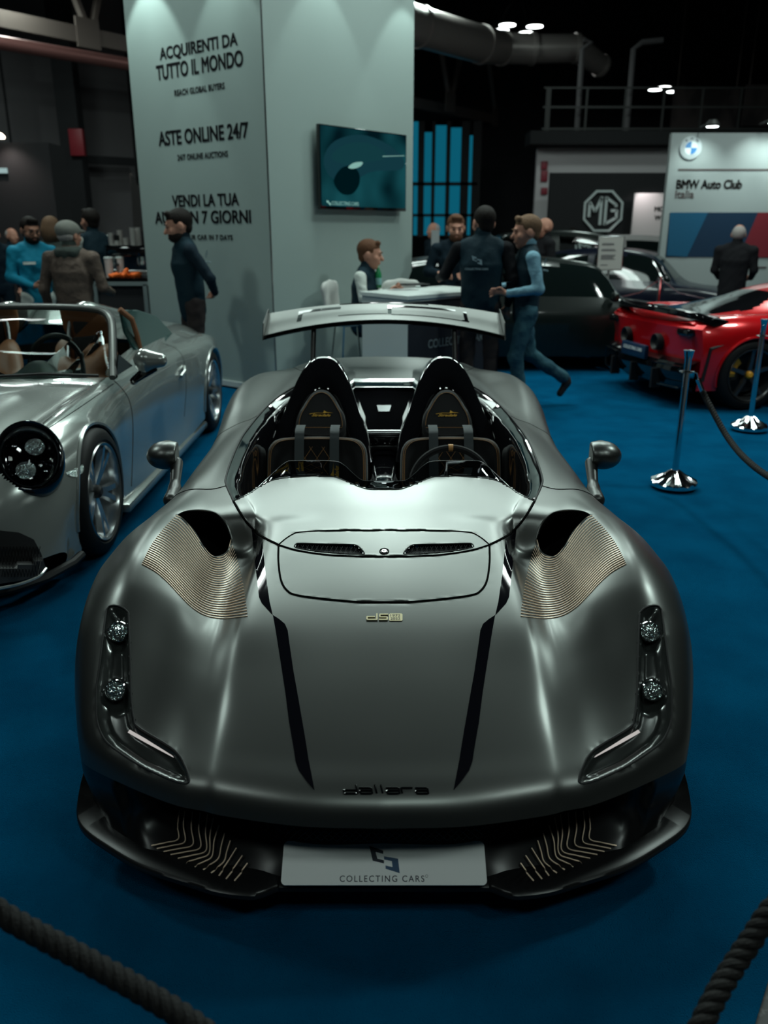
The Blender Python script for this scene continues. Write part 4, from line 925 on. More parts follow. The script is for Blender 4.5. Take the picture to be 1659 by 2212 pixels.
# raised squared name badge on the nose
def sq(ch):
    S = {'d': [[(1,1.45),(1,0),(0,0),(0,.55),(1,.55)]], 'a': [[(0,.95),(1,.95),(1,0),(0,0),(0,.5),(1,.5)]], 'l': [[(0.5,1.45),(.5,0)]], 'r': [[(0,0),(0,.95),(1,.95)]]}
    return S[ch]
bx = -88; nb = MB()
for ch, wd in (('d', 30), ('a', 27), ('l', 8), ('l', 8), ('a', 28), ('r', 25), ('a', 27)):
    z_ = [[((bx+wd*u)+(v-.5)*-3, v) for u, v in pl] for pl in sq(ch)]
    for pl in z_:
        pts = [hitS(x, 1715-12.5*v) for x, v, _ in poly_resample([(a, c, 0) for a, c in pl], 26)]
        nb.tube([p+n*.003 for p, n in pts], .0026, 8)
    bx += wd+5
nb.build('name_badge', M['blackgloss'], ROAD)
# ---- number plate
def plate():
    A = Vector((0, 1.684, .128)); B = Vector((0, 1.779, .183)); v = (B-A).normalized(); u = Vector((1, 0, 0)); n = u.cross(v)
    m = frame((A+B)/2+n*.012, u, v, n); hw, hh, r = .26, (B-A).length/2, .012; pts = []
    for cx, cy, a0 in ((hw-r, hh-r, 0), (-hw+r, hh-r, 90), (-hw+r, -hh+r, 180), (hw-r, -hh+r, 270)):
        for k in range(7): a = radians(a0+k*15); pts.append((cx+r*cos(a), cy+r*sin(a)))
    pl = MB().prism(pts, .003, m).build('number_plate', M['plate'], ROAD)
    MB().box((0, 0, 0), (.50, .10, .02)).xf(frame((A+B)/2-n*.002, u, v, n)).build('plate_holder', M['black'], ROAD)
    text_mb('COLLECTING CARS', m @ Matrix.Translation((-.112, -.047, .003)), width=.214, height=.0155, depth=.0006, spacing=1.25, bold=.004).build('plate_lettering', M['ink'], pl)
    f1 = [(-.038, .042), (-.002, .030), (-.002, .022), (-.022, .027), (-.017, .010), (.0, .006), (.0, -.002), (-.029, .005)]
    f2 = [(.0, .016), (.036, .010), (.04, -.026), (.004, -.015), (.004, -.007), (.022, -.011), (.020, .004), (.0, .008)]
    MB().prism(f1, .0006, m @ Matrix.Translation((0, 0, .003))).build('plate_logo', M['ink'], pl)
    MB().prism(f2, .0006, m @ Matrix.Translation((0, 0, .003))).build('plate_logo', mat('plate_blue', (.03, .08, .16), .5), pl)
    MB().lathe([(.003, 0), (.0036, 0), (.0036, .0006), (.003, .0006)], 16, m @ Matrix.Translation((.108, -.033, .003))).build('registered_mark', M['ink'], pl)
plate()
# ---- cockpit
def ring_off(poly, d):
    n = len(poly); out = []
    for i in range(n):
        a = Vector(poly[i-1]); c = Vector(poly[(i+1) % n]); t = (c-a).normalized(); out.append(Vector(poly[i])+Vector((-t.y, t.x))*d)
    return out
cp = [Vector(q) for q in cockpit]; full = cp+[Vector((-q.x, q.y)) for q in cp[-2:0:-1]]
full = [Vector((q[0], q[1])) for q in poly_resample([(q.x, q.y, 0) for q in full]+[(full[0].x, full[0].y, 0)], 160)[:-1]]
zs = []
for q in full:
    h_ = BVH.ray_cast(Vector((abs(q.x)+.002, q.y, 2)), Vector((0, 0, -1)))[0]; zs.append(h_.z if h_ else .8)
vs_ = []; fs = []; n = len(full)
for d, dz in ((-.001, -.003), (.012, -.006), (.03, -.014), (.05, -.022), (.058, -.04), (.062, -.10), (.064, -.3), (.07, -.5)):
    pr = ring_off([tuple(q) for q in full], d)
    for i, q in enumerate(pr): vs_.append((q.x, q.y, max(zs[i]+dz, .24)))
for k in range(7):
    for i in range(n): fs.append([k*n+i, k*n+(i+1) % n, k*n+n+(i+1) % n, k*n+n+i])
fs.append([7*n+i for i in range(n)])
MB().add(vs_, fs).build('cockpit_tub', M['blackgloss'], ROAD, 50)
# tonneau surface, firewall with cover panel
def firewall():
    prof = [(4.83,.886),(4.79,.872),(4.70,.865),(4.66,.855),(4.60,.82),(4.48,.76),(4.36,.70),(4.30,.66),(4.28,.55),(4.26,.3)]
    g = np.zeros((40, 41, 3)); pr = catmull(np.array([(0, a, c) for a, c in prof]), np.linspace(0, len(prof)-1, 40))
    for j, x in enumerate(np.linspace(-.63, .63, 41)):
        g[:, j] = pr; g[:, j, 0] = x; g[:, j, 1] -= .10*(abs(x)/.63)**3*np.linspace(0, 1, 40)
        lim = np.interp(abs(x), [0, .36, .47, .57, .63], [9, 4.80, 4.62, 4.38, 4.1]); g[:, j, 1] = np.minimum(g[:, j, 1], lim); g[:, j, 2] = np.minimum(g[:, j, 2], np.interp(abs(x), [.38, .46, .54, .63], [.9, .84, .80, .74]))
    return MB().add(g.reshape(-1, 3).tolist(), grid_faces(40, 41).tolist())
firewall().build('firewall', M['blackgloss'], ROAD, 50)
MB().tube([(-.24, 4.655, .862), (0, 4.665, .862), (.24, 4.655, .862)], .007, 8).build('firewall_bar', M['blackgloss'], ROAD)
MB().prism([(-.04, .02), (.04, .02), (.028, -.02), (-.028, -.02)], .006, frame((0, 4.50, .775), (1, 0, 0), (0, .45, .9))).build('firewall_badge', M['steel'], ROAD)
def hump(cx):
    O = [(-.25,.60),(-.225,.72),(-.19,.785),(-.158,.86),(-.125,.935),(-.085,.995),(-.045,1.025),(0,1.032),(.045,1.025),(.085,.995),(.125,.935),(.158,.86),(.19,.785),(.225,.72),(.25,.60)]
    o = spline([(x*1.07, 0, z+.028*max(0, (z-.7)/.33)) for x, z in O], 61); g = np.zeros((24, 61, 3))
    yf = lambda z: 4.13+(z-.70)*1.05
    bz = .62
    for r in range(24):
        for j in range(61):
            x, z = o[j][0], o[j][2]
            if r < 8:
                s, dy = [(.50, .14), (.56, .10), (.60, .045), (.63, .012), (.70, -.004), (.80, -.008), (.90, -.004), (.97, .004)][r]
                zz = bz+(z-bz)*(s+.10*(1-s)); g[r, j] = (cx+x*s, yf(zz)+dy, zz)
            else:
                t = (r-8)/15; s = t**1.25; zt = .87; zz = z*(1-s)+min(z, zt)*s
                g[r, j] = (cx+x*(1-.15*t), yf(z)*(1-t)+(5.32)*t+.012, zz-.003*t)
    return MB().add(g.reshape(-1, 3).tolist(), grid_faces(24, 61, True).tolist())
def logo_geo(w, h):
    """flowing script word with a fin-shaped swoosh above, unit frame w x h"""
    v, f = text_geo('Stradale', w*.78, h*.42, .012, .95, .45); v = [(x+w*.12, y) for x, y in v]
    n = len(v); pts = [(.02,.42),(.12,.52),(.30,.60),(.52,.58),(.60,.60),(.63,1.0),(.74,.72),(1.0,.58),(.74,.62),(.62,.54),(.52,.53),(.30,.54),(.14,.46),(.05,.38)]
    v += [(x*w, y*h) for x, y in pts]; f = f+[[n+i for i in range(len(pts))]]; return v, f
def flat(vf, m, depth=.0015):
    v, f = vf; b = MB(); bm = bmesh.new(); vv = [bm.verts.new((x, y, 0)) for x, y in v]
    for q in f:
        try: bm.faces.new([vv[i] for i in q])
        except ValueError: pass
    bmesh.ops.triangulate(bm, faces=[x for x in bm.faces if len(x.verts) > 4]); r = bmesh.ops.extrude_face_region(bm, geom=bm.faces[:])
    for e in r['geom']:
        if isinstance(e, bmesh.types.BMVert): e.co.z += depth
    bm.verts.index_update(); b.add([m @ v.co for v in bm.verts], [[v.index for v in q.verts] for q in bm.faces]); bm.free(); return b
for cx, passenger in ((-.325, True), (.325, False)):
    hump(cx).build('roll_hoop_fairing', M['blackgloss'], ROAD, 60)
    seat = empty('seat', (cx, 3.95, .3)); seat.parent = ROAD; seat.matrix_parent_inverse = wm(ROAD).inverted()
    # headrest pad
    hm = frame((cx, 4.205, .755), (1, 0, 0), Vector((0, .62, 1)).normalized())
    arch = [(-.118,-.02),(-.108,.035),(-.085,.075),(-.062,.112),(-.035,.140),(0,.150),(.035,.140),(.062,.112),(.085,.075),(.108,.035),(.118,-.02),(.10,-.06),(0,-.07),(-.10,-.06)]
    ar = [tuple(q[:2]) for q in spline([(a*1.12, c*1.25, 0) for a, c in arch], 56, True)]
    hb = MB(); vs_ = []; fs = []
    for s, zz in ((1.0, -.05), (1.0, .0), (.97, .018), (.86, .028), (.80, .026), (.4, .03)):
        vs_ += [hm @ Vector((x*s, (y-.04)*s+.04, zz)) for x, y in ar]
    for k in range(5):
        for i in range(56): fs.append([k*56+i, k*56+(i+1) % 56, k*56+56+(i+1) % 56, k*56+56+i])
    fs.append([5*56+i for i in range(56)]); hr = hb.add(vs_, fs).build('headrest', M['suede'], seat, 40)
    MB().tube([hm @ Vector((x*.84, (y-.04)*.84+.04, .0285)) for x, y in ar if y > -.05], .0009, 5).build('stitching', M['stitch'], hr)
    flat(logo_geo(.125, .032), frame(hm @ Vector((-.062, .032, .031)), (1, 0, 0), Vector((0, .62, 1)).normalized())).build('headrest_logo', M['gold'], hr)
    # backrest
    v_ = Vector((0, .42, 1)).normalized(); bmx = frame((cx, 3.96, .745), (1, 0, 0), v_)
    out = [(-.245,-.46),(-.245,-.25),(-.243,-.10),(-.235,-.05),(-.20,-.012),(-.13,.0),(0,.004),(.13,.0),(.20,-.012),(.235,-.05),(.243,-.10),(.245,-.25),(.245,-.46)]
    ou = [tuple(q[:2]) for q in poly_resample(spline([(a, c, 0) for a, c in out], 80), 60)]
    vs_ = []; fs = []
    for s, zz in ((1, -.08), (1.0, .0), (.975, .02), (.93, .03), (.90, .026), (.5, .012)):
        vs_ += [bmx @ Vector((x*s, (y+.2)*s-.2, zz)) for x, y in ou]
    for k in range(5):
        for i in range(60): fs.append([k*60+i, k*60+(i+1) % 60, k*60+60+(i+1) % 60, k*60+60+i])
    fs.append([300+i for i in range(60)]); br = MB().add(vs_, fs).build('backrest', M['suede'], seat, 40)
    for s in (.955, .925): MB().tube([bmx @ Vector((x*s, (y+.2)*s-.2, .030)) for x, y in ou], .0010, 5).build('stitching', M['stitch'], br)
    dm = MB()
    for k in range(-3, 4):
        for sg in (1, -1):
            pts = [(k*.06+sg*t*.18, -.015-t*.27) for t in np.linspace(0, 1, 8)]; pts = [q for q in pts if abs(q[0]) < .092]
            if len(pts) > 1: dm.tube([bmx @ Vector((x, y, .020)) for x, y in pts], .0008, 4)
    dm.build('quilting', M['stitch'], br)
    MB().box((0, 0, 0), (.36, .5, .12), None, .04).xf(Matrix.Translation((cx, 3.62, .33))).build('seat_base', M['suede'], seat, 40)
    for bxo in (-.085, .085):
        L = [bmx @ Vector((bxo, y, z)) for y, z in ((.07, -.05), (.035, .02), (.0, .036), (-.04, .042), (-.16 if passenger else -.07, .046), (-.28 if passenger else -.20, .05))]
        nrm = [(p, Vector((0, -.93, .36))) for p in [Vector(q) for q in spline(L, 20)]]
        be = ribbon(nrm, .045).build('belt', M['belt'], seat)
        if passenger:
            flat(logo_geo(.17, .04), frame(bmx @ Vector((bxo+.022, -.30, .053)), v_, (-1, 0, 0), (0, -.92, .39))).build('belt_logo', M['gold'], be)
# centre tunnel
MB().box((0, 3.75, .42), (.13, 1.1, .36), None, .03).build('centre_tunnel', M['blackgloss'], ROAD)
MB().tube([(-.09, 4.24, .70), (.09, 4.24, .70)], .018, 12).build('tunnel_brace', M['steel'], ROAD)
MB().box((0, 4.22, .665), (.17, .02, .05), None, .008).build('tunnel_panel', M['blackgloss'], ROAD)
# dashboard under the screens
MB().box((0, 3.12, .62), (1.10, .28, .14), None, .05).build('dashboard', M['suede'], ROAD)
sw = empty('steering_wheel', (.285, 3.40, .675)); sw.parent = ROAD; sw.matrix_parent_inverse = wm(ROAD).inverted()
sm_ = frame((.285, 3.40, .675), (1, 0, 0), Vector((0, .32, 1)).normalized())
MB().tube([sm_ @ Vector((.165*cos(a), .155*sin(a), 0)) for a in np.linspace(0, 2*pi, 48, endpoint=False)], .015, 10, closed=True).build('wheel_rim', M['suede'], sw)
MB().tube([sm_ @ Vector((.165*cos(a), .155*sin(a), 0)) for a in np.linspace(pi/2-.06, pi/2+.06, 5)], .0162, 12).build('centre_marker', mat('tan_marker', (.6, .3, .1), .5), sw)
b = MB().box((0, 0, 0), (.10, .08, .04), None, .015)
for a in (0, pi, -pi/2): b.tube([Vector((0, 0, 0)), Vector((.16*cos(a), .15*sin(a), 0))], .012, 8)
b.xf(sm_).build('wheel_spokes', M['leather'], sw)
# ---- low screens
def screen():
    bot = [(0,1057),(30,1057),(52,1052),(83,1039),(106,1031),(150,1029),(196,1031),(235,1036),(265,1049),(291,1066)]
    tp = [(0,1039),(39,1039),(52,1035),(70,1020),(88,1004),(110,996.5),(190,996),(215,1001),(256,1038),(290,1070)]
    B = [hit(*q[:2])[0] for q in poly_resample(spline([(a, c, 0) for a, c in bot], 90), 60)]
    T_ = poly_resample(spline([(a, c, 0) for a, c in tp], 90), 60); T = []
    for i, q in enumerate(T_): T.append(P(CX+q[0], q[1], Y=B[i].y+.035+.02*(1-abs(i-34)/34)))
    return B, T
SB, ST = screen()
def scr():
    vs_ = []; fs = []; n = len(SB)
    for p, t in zip(SB, ST): vs_ += [p-Vector((0, 0, .01)), t, t+Vector((0, .004, 0)), p+Vector((0, .004, -.01))]
    for i in range(n-1): fs += [[i*4+j, i*4+(j+1) % 4, i*4+4+(j+1) % 4, i*4+4+j] for j in range(4)]
    return MB().add(vs_, fs+[[0, 1, 2, 3], [4*n-1, 4*n-2, 4*n-3, 4*n-4]])
one(scr, 'windscreen', M['glass'], ang=50)
one(lambda: MB().tube([t+Vector((0, .002, 0)) for t in ST], .0018, 6), 'windscreen_edge', M['clearedge'] if 'clearedge' in M else M['steel'])
# ---- mirrors
for sgn in (1, -1):
    mr = empty('door_mirror', (sgn*.86, 3.14, .70)); mr.parent = ROAD; mr.matrix_parent_inverse = wm(ROAD).inverted()
    c = P(CX+483, 985, Y=3.36); 
    s = SDF(.02); s.ell((sgn*(c.x-.022), c.y+.02, c.z), (.084, .075, .060), Matrix.Rotation(sgn*.10, 3, 'Y'))
    s.mesh(.0065, 'mirror_housing', M['paint'], mr, clip=lambda X, Y, Z, cy=c.y, cx=c.x, sg=sgn: np.maximum(Y-(cy+.035), (cx-.072)-sg*X), local=False)
    s = SDF(.02); s.cone((sgn*.845, 3.13, .69), (sgn*(c.x-.085), 3.22, c.z-.10), .030, .024); s.cone((sgn*(c.x-.085), 3.22, c.z-.10), (sgn*(c.x-.066), c.y, c.z-.03), .020, .026)
    s.mesh(.005, 'mirror_stalk', M['darkpaint'], mr, local=False)
    e = MB().lathe([(0, 0), (.05, 0), (.052, -.002)], 28, frame((sgn*(c.x-.004), c.y+.037, c.z), (1, 0, 0), (0, 0, 1)) @ Matrix.Diagonal((1.25, 1, 1, 1))); e.build('mirror_glass', M['chrome'], mr)
# ---- rear wing
def W(x, c, dz=0):
    u = abs(x)/.79; zf = 1.160-.106*u*u; zr = 1.243-.074*u*u; yf_ = 5.47+.02*u*u; yr = 5.77
    return Vector((x, yf_+(yr-yf_)*c, zf+(zr-zf)*(max(c, 0)**1.25)+.012*sin(pi*max(0, min(1, c*1.6)))*(1-c)+dz))
wing = empty('rear_wing', (0, 5.6, .87)); wing.parent = ROAD; wing.matrix_parent_inverse = wm(ROAD).inverted()
def blade(x0, x1, c0, c1, th, dz=0, n=60, m=14):
    vs_ = []; fs = []; L = 2*m
    for i in range(n):
        x = x0+(x1-x0)*i/(n-1)
        for j in range(m): vs_.append(W(x, c0+(c1-c0)*j/(m-1), dz))
        for j in range(m)[::-1]: vs_.append(W(x, c0+(c1-c0)*j/(m-1), dz-th*sin(pi*(.12+.80*(j/(m-1))))))
    for i in range(n-1): fs += [[i*L+j, i*L+(j+1) % L, i*L+L+(j+1) % L, i*L+L+j] for j in range(L)]
    return MB().add(vs_, fs+[list(range(L)), [(n-1)*L+j for j in range(L)][::-1]])
blade(-.78, .78, .0, 1, .016).build('main_plane', M['wingpaint'] if 'wingpaint' in M else M['paint'], wing, 40)
blade(-.785, .785, -.03, .5, .020, -.020).build('lower_plane', M['blackgloss'], wing, 40)
for x0, x1, c0, c1 in ((-.575, -.545, .30, .80), (-.575, -.29, .76, .86), (.025, .05, .30, .80), (.025, .48, .76, .84), (.53, .555, .25, .80), (.515, .56, .25, .32), (-.30, .30, .96, 1.0), (-.30, .02, .30, .335), (.05, .52, .25, .28)):
    blade(x0, x1, c0, c1, .002, .0022, 24, 6).build('wing_slot', M['blackgloss'], wing, 40)
for sgn in (1, -1):
    pr = [(5.44, 1.03), (5.50, 1.135), (5.78, 1.20), (5.80, 1.15), (5.56, 1.03)]
    MB().prism([(a, c) for a, c in pr], .006, frame((sgn*.785-.003, 0, 0), (0, 1, 0), (0, 0, 1))).build('end_plate', M['darkpaint'], wing)
    b = MB(); b.tube([(sgn*.465, 5.42, .86), (sgn*.462, 5.47, .98), (sgn*.458, 5.53, 1.13)], .017, 12); b.build('wing_post', M['darkcarbon'], wing)
# ---- wheels
for x, y, r, w_ in ((.80, 2.47, .32, .21), (-.80, 2.47, .32, .21), (.80, 4.95, .335, .26), (-.80, 4.95, .335, .26)):
    wheel('wheel', (x, y, r), r, w_, 1 if x > 0 else -1, .235, 5, True, (M['rubber'], M['lampcarbon'], M['black']), ROAD)
# ============================================================ other cars
def shell(cols, rows, sub=10, smooth=4, warp=.8): 
    g = loft(cols, rows, warp=warp, sub=sub, smooth=smooth); return g, mirror_grid(g)
def sub_obj(name, V, Fm, m, mt, parent, local=True):
    p_, f_ = sub_mesh(V, Fm, m); return link(name, np_mesh(p_, f_), mt, parent, local)
M['silver'] = mat('gloss_silver_paint', (.34, .36, .345), .22, metal=.55, coat=1, coatr=.03)
M['red'] = mat('gloss_red_paint', (.62, .004, .008), .25, metal=.25, coat=1, coatr=.03)
M['darkgreen'] = mat('gloss_dark_green_paint', (.004, .007, .0065), .3, spec=.3, coat=.35)
M['darkblue'] = mat('gloss_dark_blue_paint', (.003, .005, .014), .3, spec=.3, coat=.35)
M['glosswhite'] = mat('gloss_white_paint', (.30, .28, .28), .2, coat=1)
M['cabinglass'] = mat('dark_car_glass', (.004, .007, .007), .04, spec=.5)
M['tan'] = mat('tan_leather', (.22, .085, .035), .5)
M['lampglass'] = mat('headlamp_glass', (.9, .95, .95), .02, trans=1, ior=1.2)
# ---- silver sports car at the left: columns from the middle to the side, rows from nose to tail
PX0 = -2.45
pc = [
 [(3.32,0,.30),(3.34,0,.50),(3.45,0,.60),(3.8,0,.70),(4.3,0,.79),(4.92,0,.855),(5.1,0,.87),(5.6,0,.90),(6.2,0,.95),(6.8,0,1.0),(7.4,0,.98),(7.9,0,.90),(8.25,0,.80),(8.3,0,.55)],
 [(3.34,.35,.30),(3.36,.35,.50),(3.47,.35,.60),(3.8,.35,.70),(4.3,.35,.785),(4.92,.35,.85),(5.1,.35,.865),(5.6,.35,.90),(6.2,.35,.95),(6.8,.35,.99),(7.4,.35,.97),(7.9,.35,.895),(8.24,.35,.79),(8.29,.35,.55)],
 [(3.40,.58,.28),(3.43,.58,.47),(3.53,.58,.57),(3.85,.57,.655),(4.3,.58,.72),(4.7,.62,.785),(4.95,.66,.84),(5.2,.66,.86),(5.6,.64,.89),(6.2,.62,.925),(6.8,.62,.95),(7.4,.62,.93),(7.9,.60,.86),(8.2,.58,.76),(8.25,.58,.55)],
 [(3.48,.72,.26),(3.51,.72,.46),(3.60,.72,.59),(3.9,.73,.735),(4.25,.74,.80),(4.6,.75,.82),(5.0,.77,.835),(5.3,.775,.845),(5.7,.77,.86),(6.2,.76,.87),(6.7,.76,.875),(7.2,.78,.875),(7.8,.74,.81),(8.12,.70,.70),(8.17,.70,.5)],
 [(3.60,.82,.24),(3.63,.82,.42),(3.72,.83,.54),(4.0,.855,.685),(4.34,.87,.735),(4.7,.855,.745),(5.1,.845,.75),(5.7,.85,.765),(6.3,.865,.785),(6.9,.905,.805),(7.35,.925,.81),(7.8,.88,.76),(8.04,.82,.65),(8.1,.82,.45)],
 [(3.76,.88,.22),(3.79,.885,.35),(3.86,.895,.43),(4.05,.915,.53),(4.34,.93,.60),(4.7,.90,.585),(5.1,.875,.56),(5.7,.87,.56),(6.3,.885,.58),(6.9,.945,.63),(7.35,.965,.65),(7.75,.93,.60),(7.98,.86,.5),(8.05,.86,.4)],
 [(3.84,.875,.17),(3.86,.88,.24),(3.92,.89,.28),(4.08,.905,.34),(4.34,.925,.40),(4.7,.90,.36),(5.1,.875,.32),(5.7,.87,.30),(6.3,.88,.32),(6.9,.94,.42),(7.35,.96,.45),(7.75,.93,.40),(7.95,.87,.34),(8.03,.87,.3)],
 [(3.85,.84,.10),(3.87,.85,.11),(3.93,.865,.12),(4.08,.88,.13),(4.34,.90,.14),(4.7,.895,.14),(5.1,.90,.14),(5.7,.905,.14),(6.3,.91,.15),(6.9,.92,.18),(7.35,.93,.2),(7.75,.90,.22),(7.95,.85,.26),(8.03,.85,.27)]]
prow = np.concatenate([np.linspace(3.32, 3.6, 24)[:-1], np.linspace(3.6, 8.3, 230)])
pg, pgf = shell(pc, prow, 10, 4, .8)
PV = pgf.reshape(-1, 3).copy(); PF = grid_faces(pgf.shape[0], pgf.shape[1], True); npc = pg.shape[1]
half_bvh = BVHTree.FromPolygons([Vector((v[0]+PX0, v[1], v[2])) for v in pg.reshape(-1, 3).tolist()], grid_faces(pg.shape[0], npc, True).tolist())
def hitP(px, py):
    """px is an absolute picture column here, measured on the near half of the silver car"""
    d = ray(px, py); r = half_bvh.ray_cast(Vector((0, 0, H)), d)
    if r[0] is None: return P(px, py, X=-1.56), Vector((1, 0, 0))
    n = r[1]; return r[0], (-n if n.dot(d) > 0 else n)
SIL = empty('convertible_car', (PX0, 5.8, 0), 0, 'glossy silver grey open convertible with tan seats parked at left', 'car')
c_ = PV[PF].mean(1); k_ = np.abs((np.tile(np.arange(2*npc-1)-npc+1, pgf.shape[0]))[PF].mean(1))
wh = np.zeros(len(PF), bool)
for wy, wr in ((4.34, .375), (7.33, .39)): wh |= ((c_[:, 1]-wy)**2+(c_[:, 2]-.345)**2 < wr**2) & (k_ > (npc-1)*.45) & (np.abs(c_[:, 0]) > .7)
hp, hn = hitP(64, 992); qL = (Vector((hn.x*.5+.05, hn.y-.35, hn.z*.8))).normalized().to_track_quat('Z', 'Y').to_matrix().to_4x4(); qL.translation = hp+hn*.004
qi = np.array(qL.inverted()); lc = (c_+np.array([PX0, 0, 0])) @ qi[:3, :3].T+qi[:3, 3]; wh |= (np.hypot(lc[:, 0], lc[:, 1]/1.22) < .146) & (np.abs(lc[:, 2]) < .22)
cab = in_poly(np.abs(c_[:, 0]), c_[:, 1], [(-.01, 5.12), (.60, 5.12), (.655, 5.3), (.65, 6.0), (.55, 6.25), (-.01, 6.3)]) & (k_ < (npc-1)*.5)
sidem = ~wh & (k_ > (npc-1)*.33)
hood = ~cab & ~wh & (c_[:, 1] < 4.93) & (c_[:, 1] > 3.62) & (np.abs(c_[:, 0]) < np.interp(c_[:, 1], [3.6, 4.3, 4.93], [.50, .60, .655])) & (k_ < (npc-1)*.45)
doorm = (k_ > (npc-1)*.44) & (c_[:, 1] > 5.02) & (c_[:, 1] < 6.45) & ~wh & (c_[:, 2] > .2)
deckm = ~cab & (c_[:, 1] > 6.3) & (np.abs(c_[:, 0]) < .62) & (c_[:, 1] < 7.9) & (k_ < (npc-1)*.45)
rest = ~(cab | wh | hood | doorm | deckm)
PVw = PV+np.array([PX0, 0, 0])
for nm, m_ in (('bonnet', hood), ('rear_deck', deckm), ('body_shell', rest)): sub_obj(nm, PVw, PF, m_, M['silver'], SIL, False)
for sg in (1, -1): sub_obj('door', PVw, PF, doorm & (c_[:, 0]*sg > 0), M['silver'], SIL, False)
def seamP(pts, r=.003, m=None, name='panel_gap', n=50, parent=None):
    L = [hitP(q[0], q[1])[0] for q in spline([(a, b, 0) for a, b in pts], n)]; return MB().tube(L, r, 5).build(name, m or M['gap'], parent or SIL)
seamP([(246, 822), (262, 838), (278, 862), (286, 900), (287, 960), (284, 1050)]); seamP([(245, 829), (190, 868), (120, 915), (60, 955), (0, 1000)], .0025)
seamP([(352, 742), (378, 752), (396, 775), (402, 830), (398, 900)], .002); seamP([(436, 706), (425, 722), (405, 730), (380, 722)], .002)
# arch lips
for wy, wr in ((4.34, .378), (7.33, .392)):
    L = []
    for a in np.linspace(-.25, pi+.25, 40):
        y_, z_ = wy+wr*cos(a), .345+wr*sin(a); r = half_bvh.ray_cast(Vector((0, y_, z_)), Vector((-1, 0, 0)))
        if r[0] is not None: L.append(r[0])
    if len(L) > 2: MB().tube(L, .012, 6).build('arch_lip', M['silver'], SIL)
for wy, ww in ((4.34, .24), (7.33, .28)):
    for sg in (1, -1): MB().box((PX0+sg*.60, wy, .36), (.20, .72, .50), None, .02).build('wheel_well', M['black'], SIL)
for x, y, r in ((.80, 4.34, .35), (-.80, 4.34, .35), (.82, 7.33, .36), (-.82, 7.33, .36)):
    wheel('wheel', (PX0+x, y, r), r, .25, 1 if x > 0 else -1, .272, 5, True, (M['rubber'], mat('bright_wheel', (.5, .52, .53), .22, metal=.9) if 'bw' not in M else M['bw'], M['black']), SIL, disc=True)
# cockpit
MB().box((PX0, 5.72, .62), (1.28, 1.25, .04)).build('cabin_floor', M['black'], SIL)
b = MB()
ctr = [(-.0, 5.12), (.60, 5.12), (.655, 5.3), (.65, 6.0), (.55, 6.25), (0, 6.3)]; ring = ctr+[(-x, y) for x, y in ctr[-2:0:-1]]
vs_ = [(PX0+x, y, .875+.04*(y > 6)) for x, y in ring]+[(PX0+x*.97, 5.7+(y-5.7)*.97, .60) for x, y in ring]; n = len(ring)
b.add(vs_, [[i, (i+1) % n, n+(i+1) % n, n+i] for i in range(n)]).build('cabin_lining', M['leather'], SIL)
s = SDF(.05); s.cone((PX0-.45, 5.15, .83), (PX0+.45, 5.15, .83), .09, .09, flat=((0, 0, 1), 1.3)); s.ball((PX0+.30, 5.2, .87), .12, flat=((0, 0, 1), 1.5)); s.mesh(.015, 'dashboard', mat('dark_green_grey_trim', (.03, .045, .042), .5), SIL, local=False)
for sx in (-.33, .33):
    x = PX0+sx; st = empty('seat', (x, 5.85, .6)); st.parent = SIL; st.matrix_parent_inverse = wm(SIL).inverted()
    s = SDF(.04); s.cone((x-.10, 6.0, 1.12), (x+.10, 6.0, 1.12), .075, .075, flat=((0, 1, 0), 1.8)); s.cone((x-.08, 6.02, 1.03), (x+.08, 6.02, 1.03), .10, .10, flat=((0, 1, 0), 2)); s.mesh(.015, 'headrest', M['tan'], st, local=False)
    s = SDF(.04); s.cone((x-.15, 5.9, .86), (x+.15, 5.9, .86), .09, .09); s.cone((x-.19, 5.88, .7), (x-.14, 5.92, .9), .08, .07); s.cone((x+.19, 5.88, .7), (x+.14, 5.92, .9), .08, .07); s.mesh(.015, 'backrest', M['tan'], st, local=False)
    for sg in (-1, 1): MB().tube([(x+sg*.14, 5.92, .88), (x+sg*.12, 5.97, 1.0), (x+sg*.10, 5.99, 1.06)], .014, 8).build('backrest_frame', M['steel'], st)
    MB().box((x, 5.98, .96), (.18, .03, .16), None, .01).build('backrest_shell', M['black'], st)
swm = frame((PX0+.33, 5.38, .90), (1, 0, 0), Vector((0, .35, 1)).normalized())
MB().tube([swm @ Vector((.175*cos(a), .165*sin(a), 0)) for a in np.linspace(0, 2*pi, 40, endpoint=False)], .016, 8, closed=True).tube([swm @ Vector((-.16, 0, 0)), swm @ Vector((.16, 0, 0))], .02, 8).build('steering_wheel', M['leather'], SIL)
# windscreen frame and glass
wf = [P(-60, 826, Y=4.95), P(60, 826, Y=4.93), P(170, 820, Y=4.95), P(243, 816, Y=5.0)]
wt = [P(-60, 663, Y=5.55), P(60, 663.5, Y=5.52), P(170, 667, Y=5.5), P(213, 671, Y=5.49)]
pil = [P(243, 816, Y=5.0), P(242, 760, Y=5.18), P(240, 705, Y=5.37), P(234, 686, Y=5.43), P(222, 675, Y=5.48), P(200, 669.5, Y=5.5), P(150, 665.5, Y=5.51), P(60, 663.5, Y=5.52), P(-60, 663, Y=5.53)]
half = [Vector(q) for q in spline(pil, 60)]
mirror = lambda p: Vector((2*PX0-p.x, p.y, p.z))
half = [p for p in half if p.x > PX0+.01]
arc = half+[mirror(p) for p in half[::-1]]
MB().tube(arc, .021, 10).build('windscreen_frame', mat('frame_grey', (.12, .125, .12), .35, metal=.6), SIL)
MB().tube([p+Vector((.0, .03, .002)) for p in arc], .022, 8).build('windscreen_seal', M['black'], SIL)
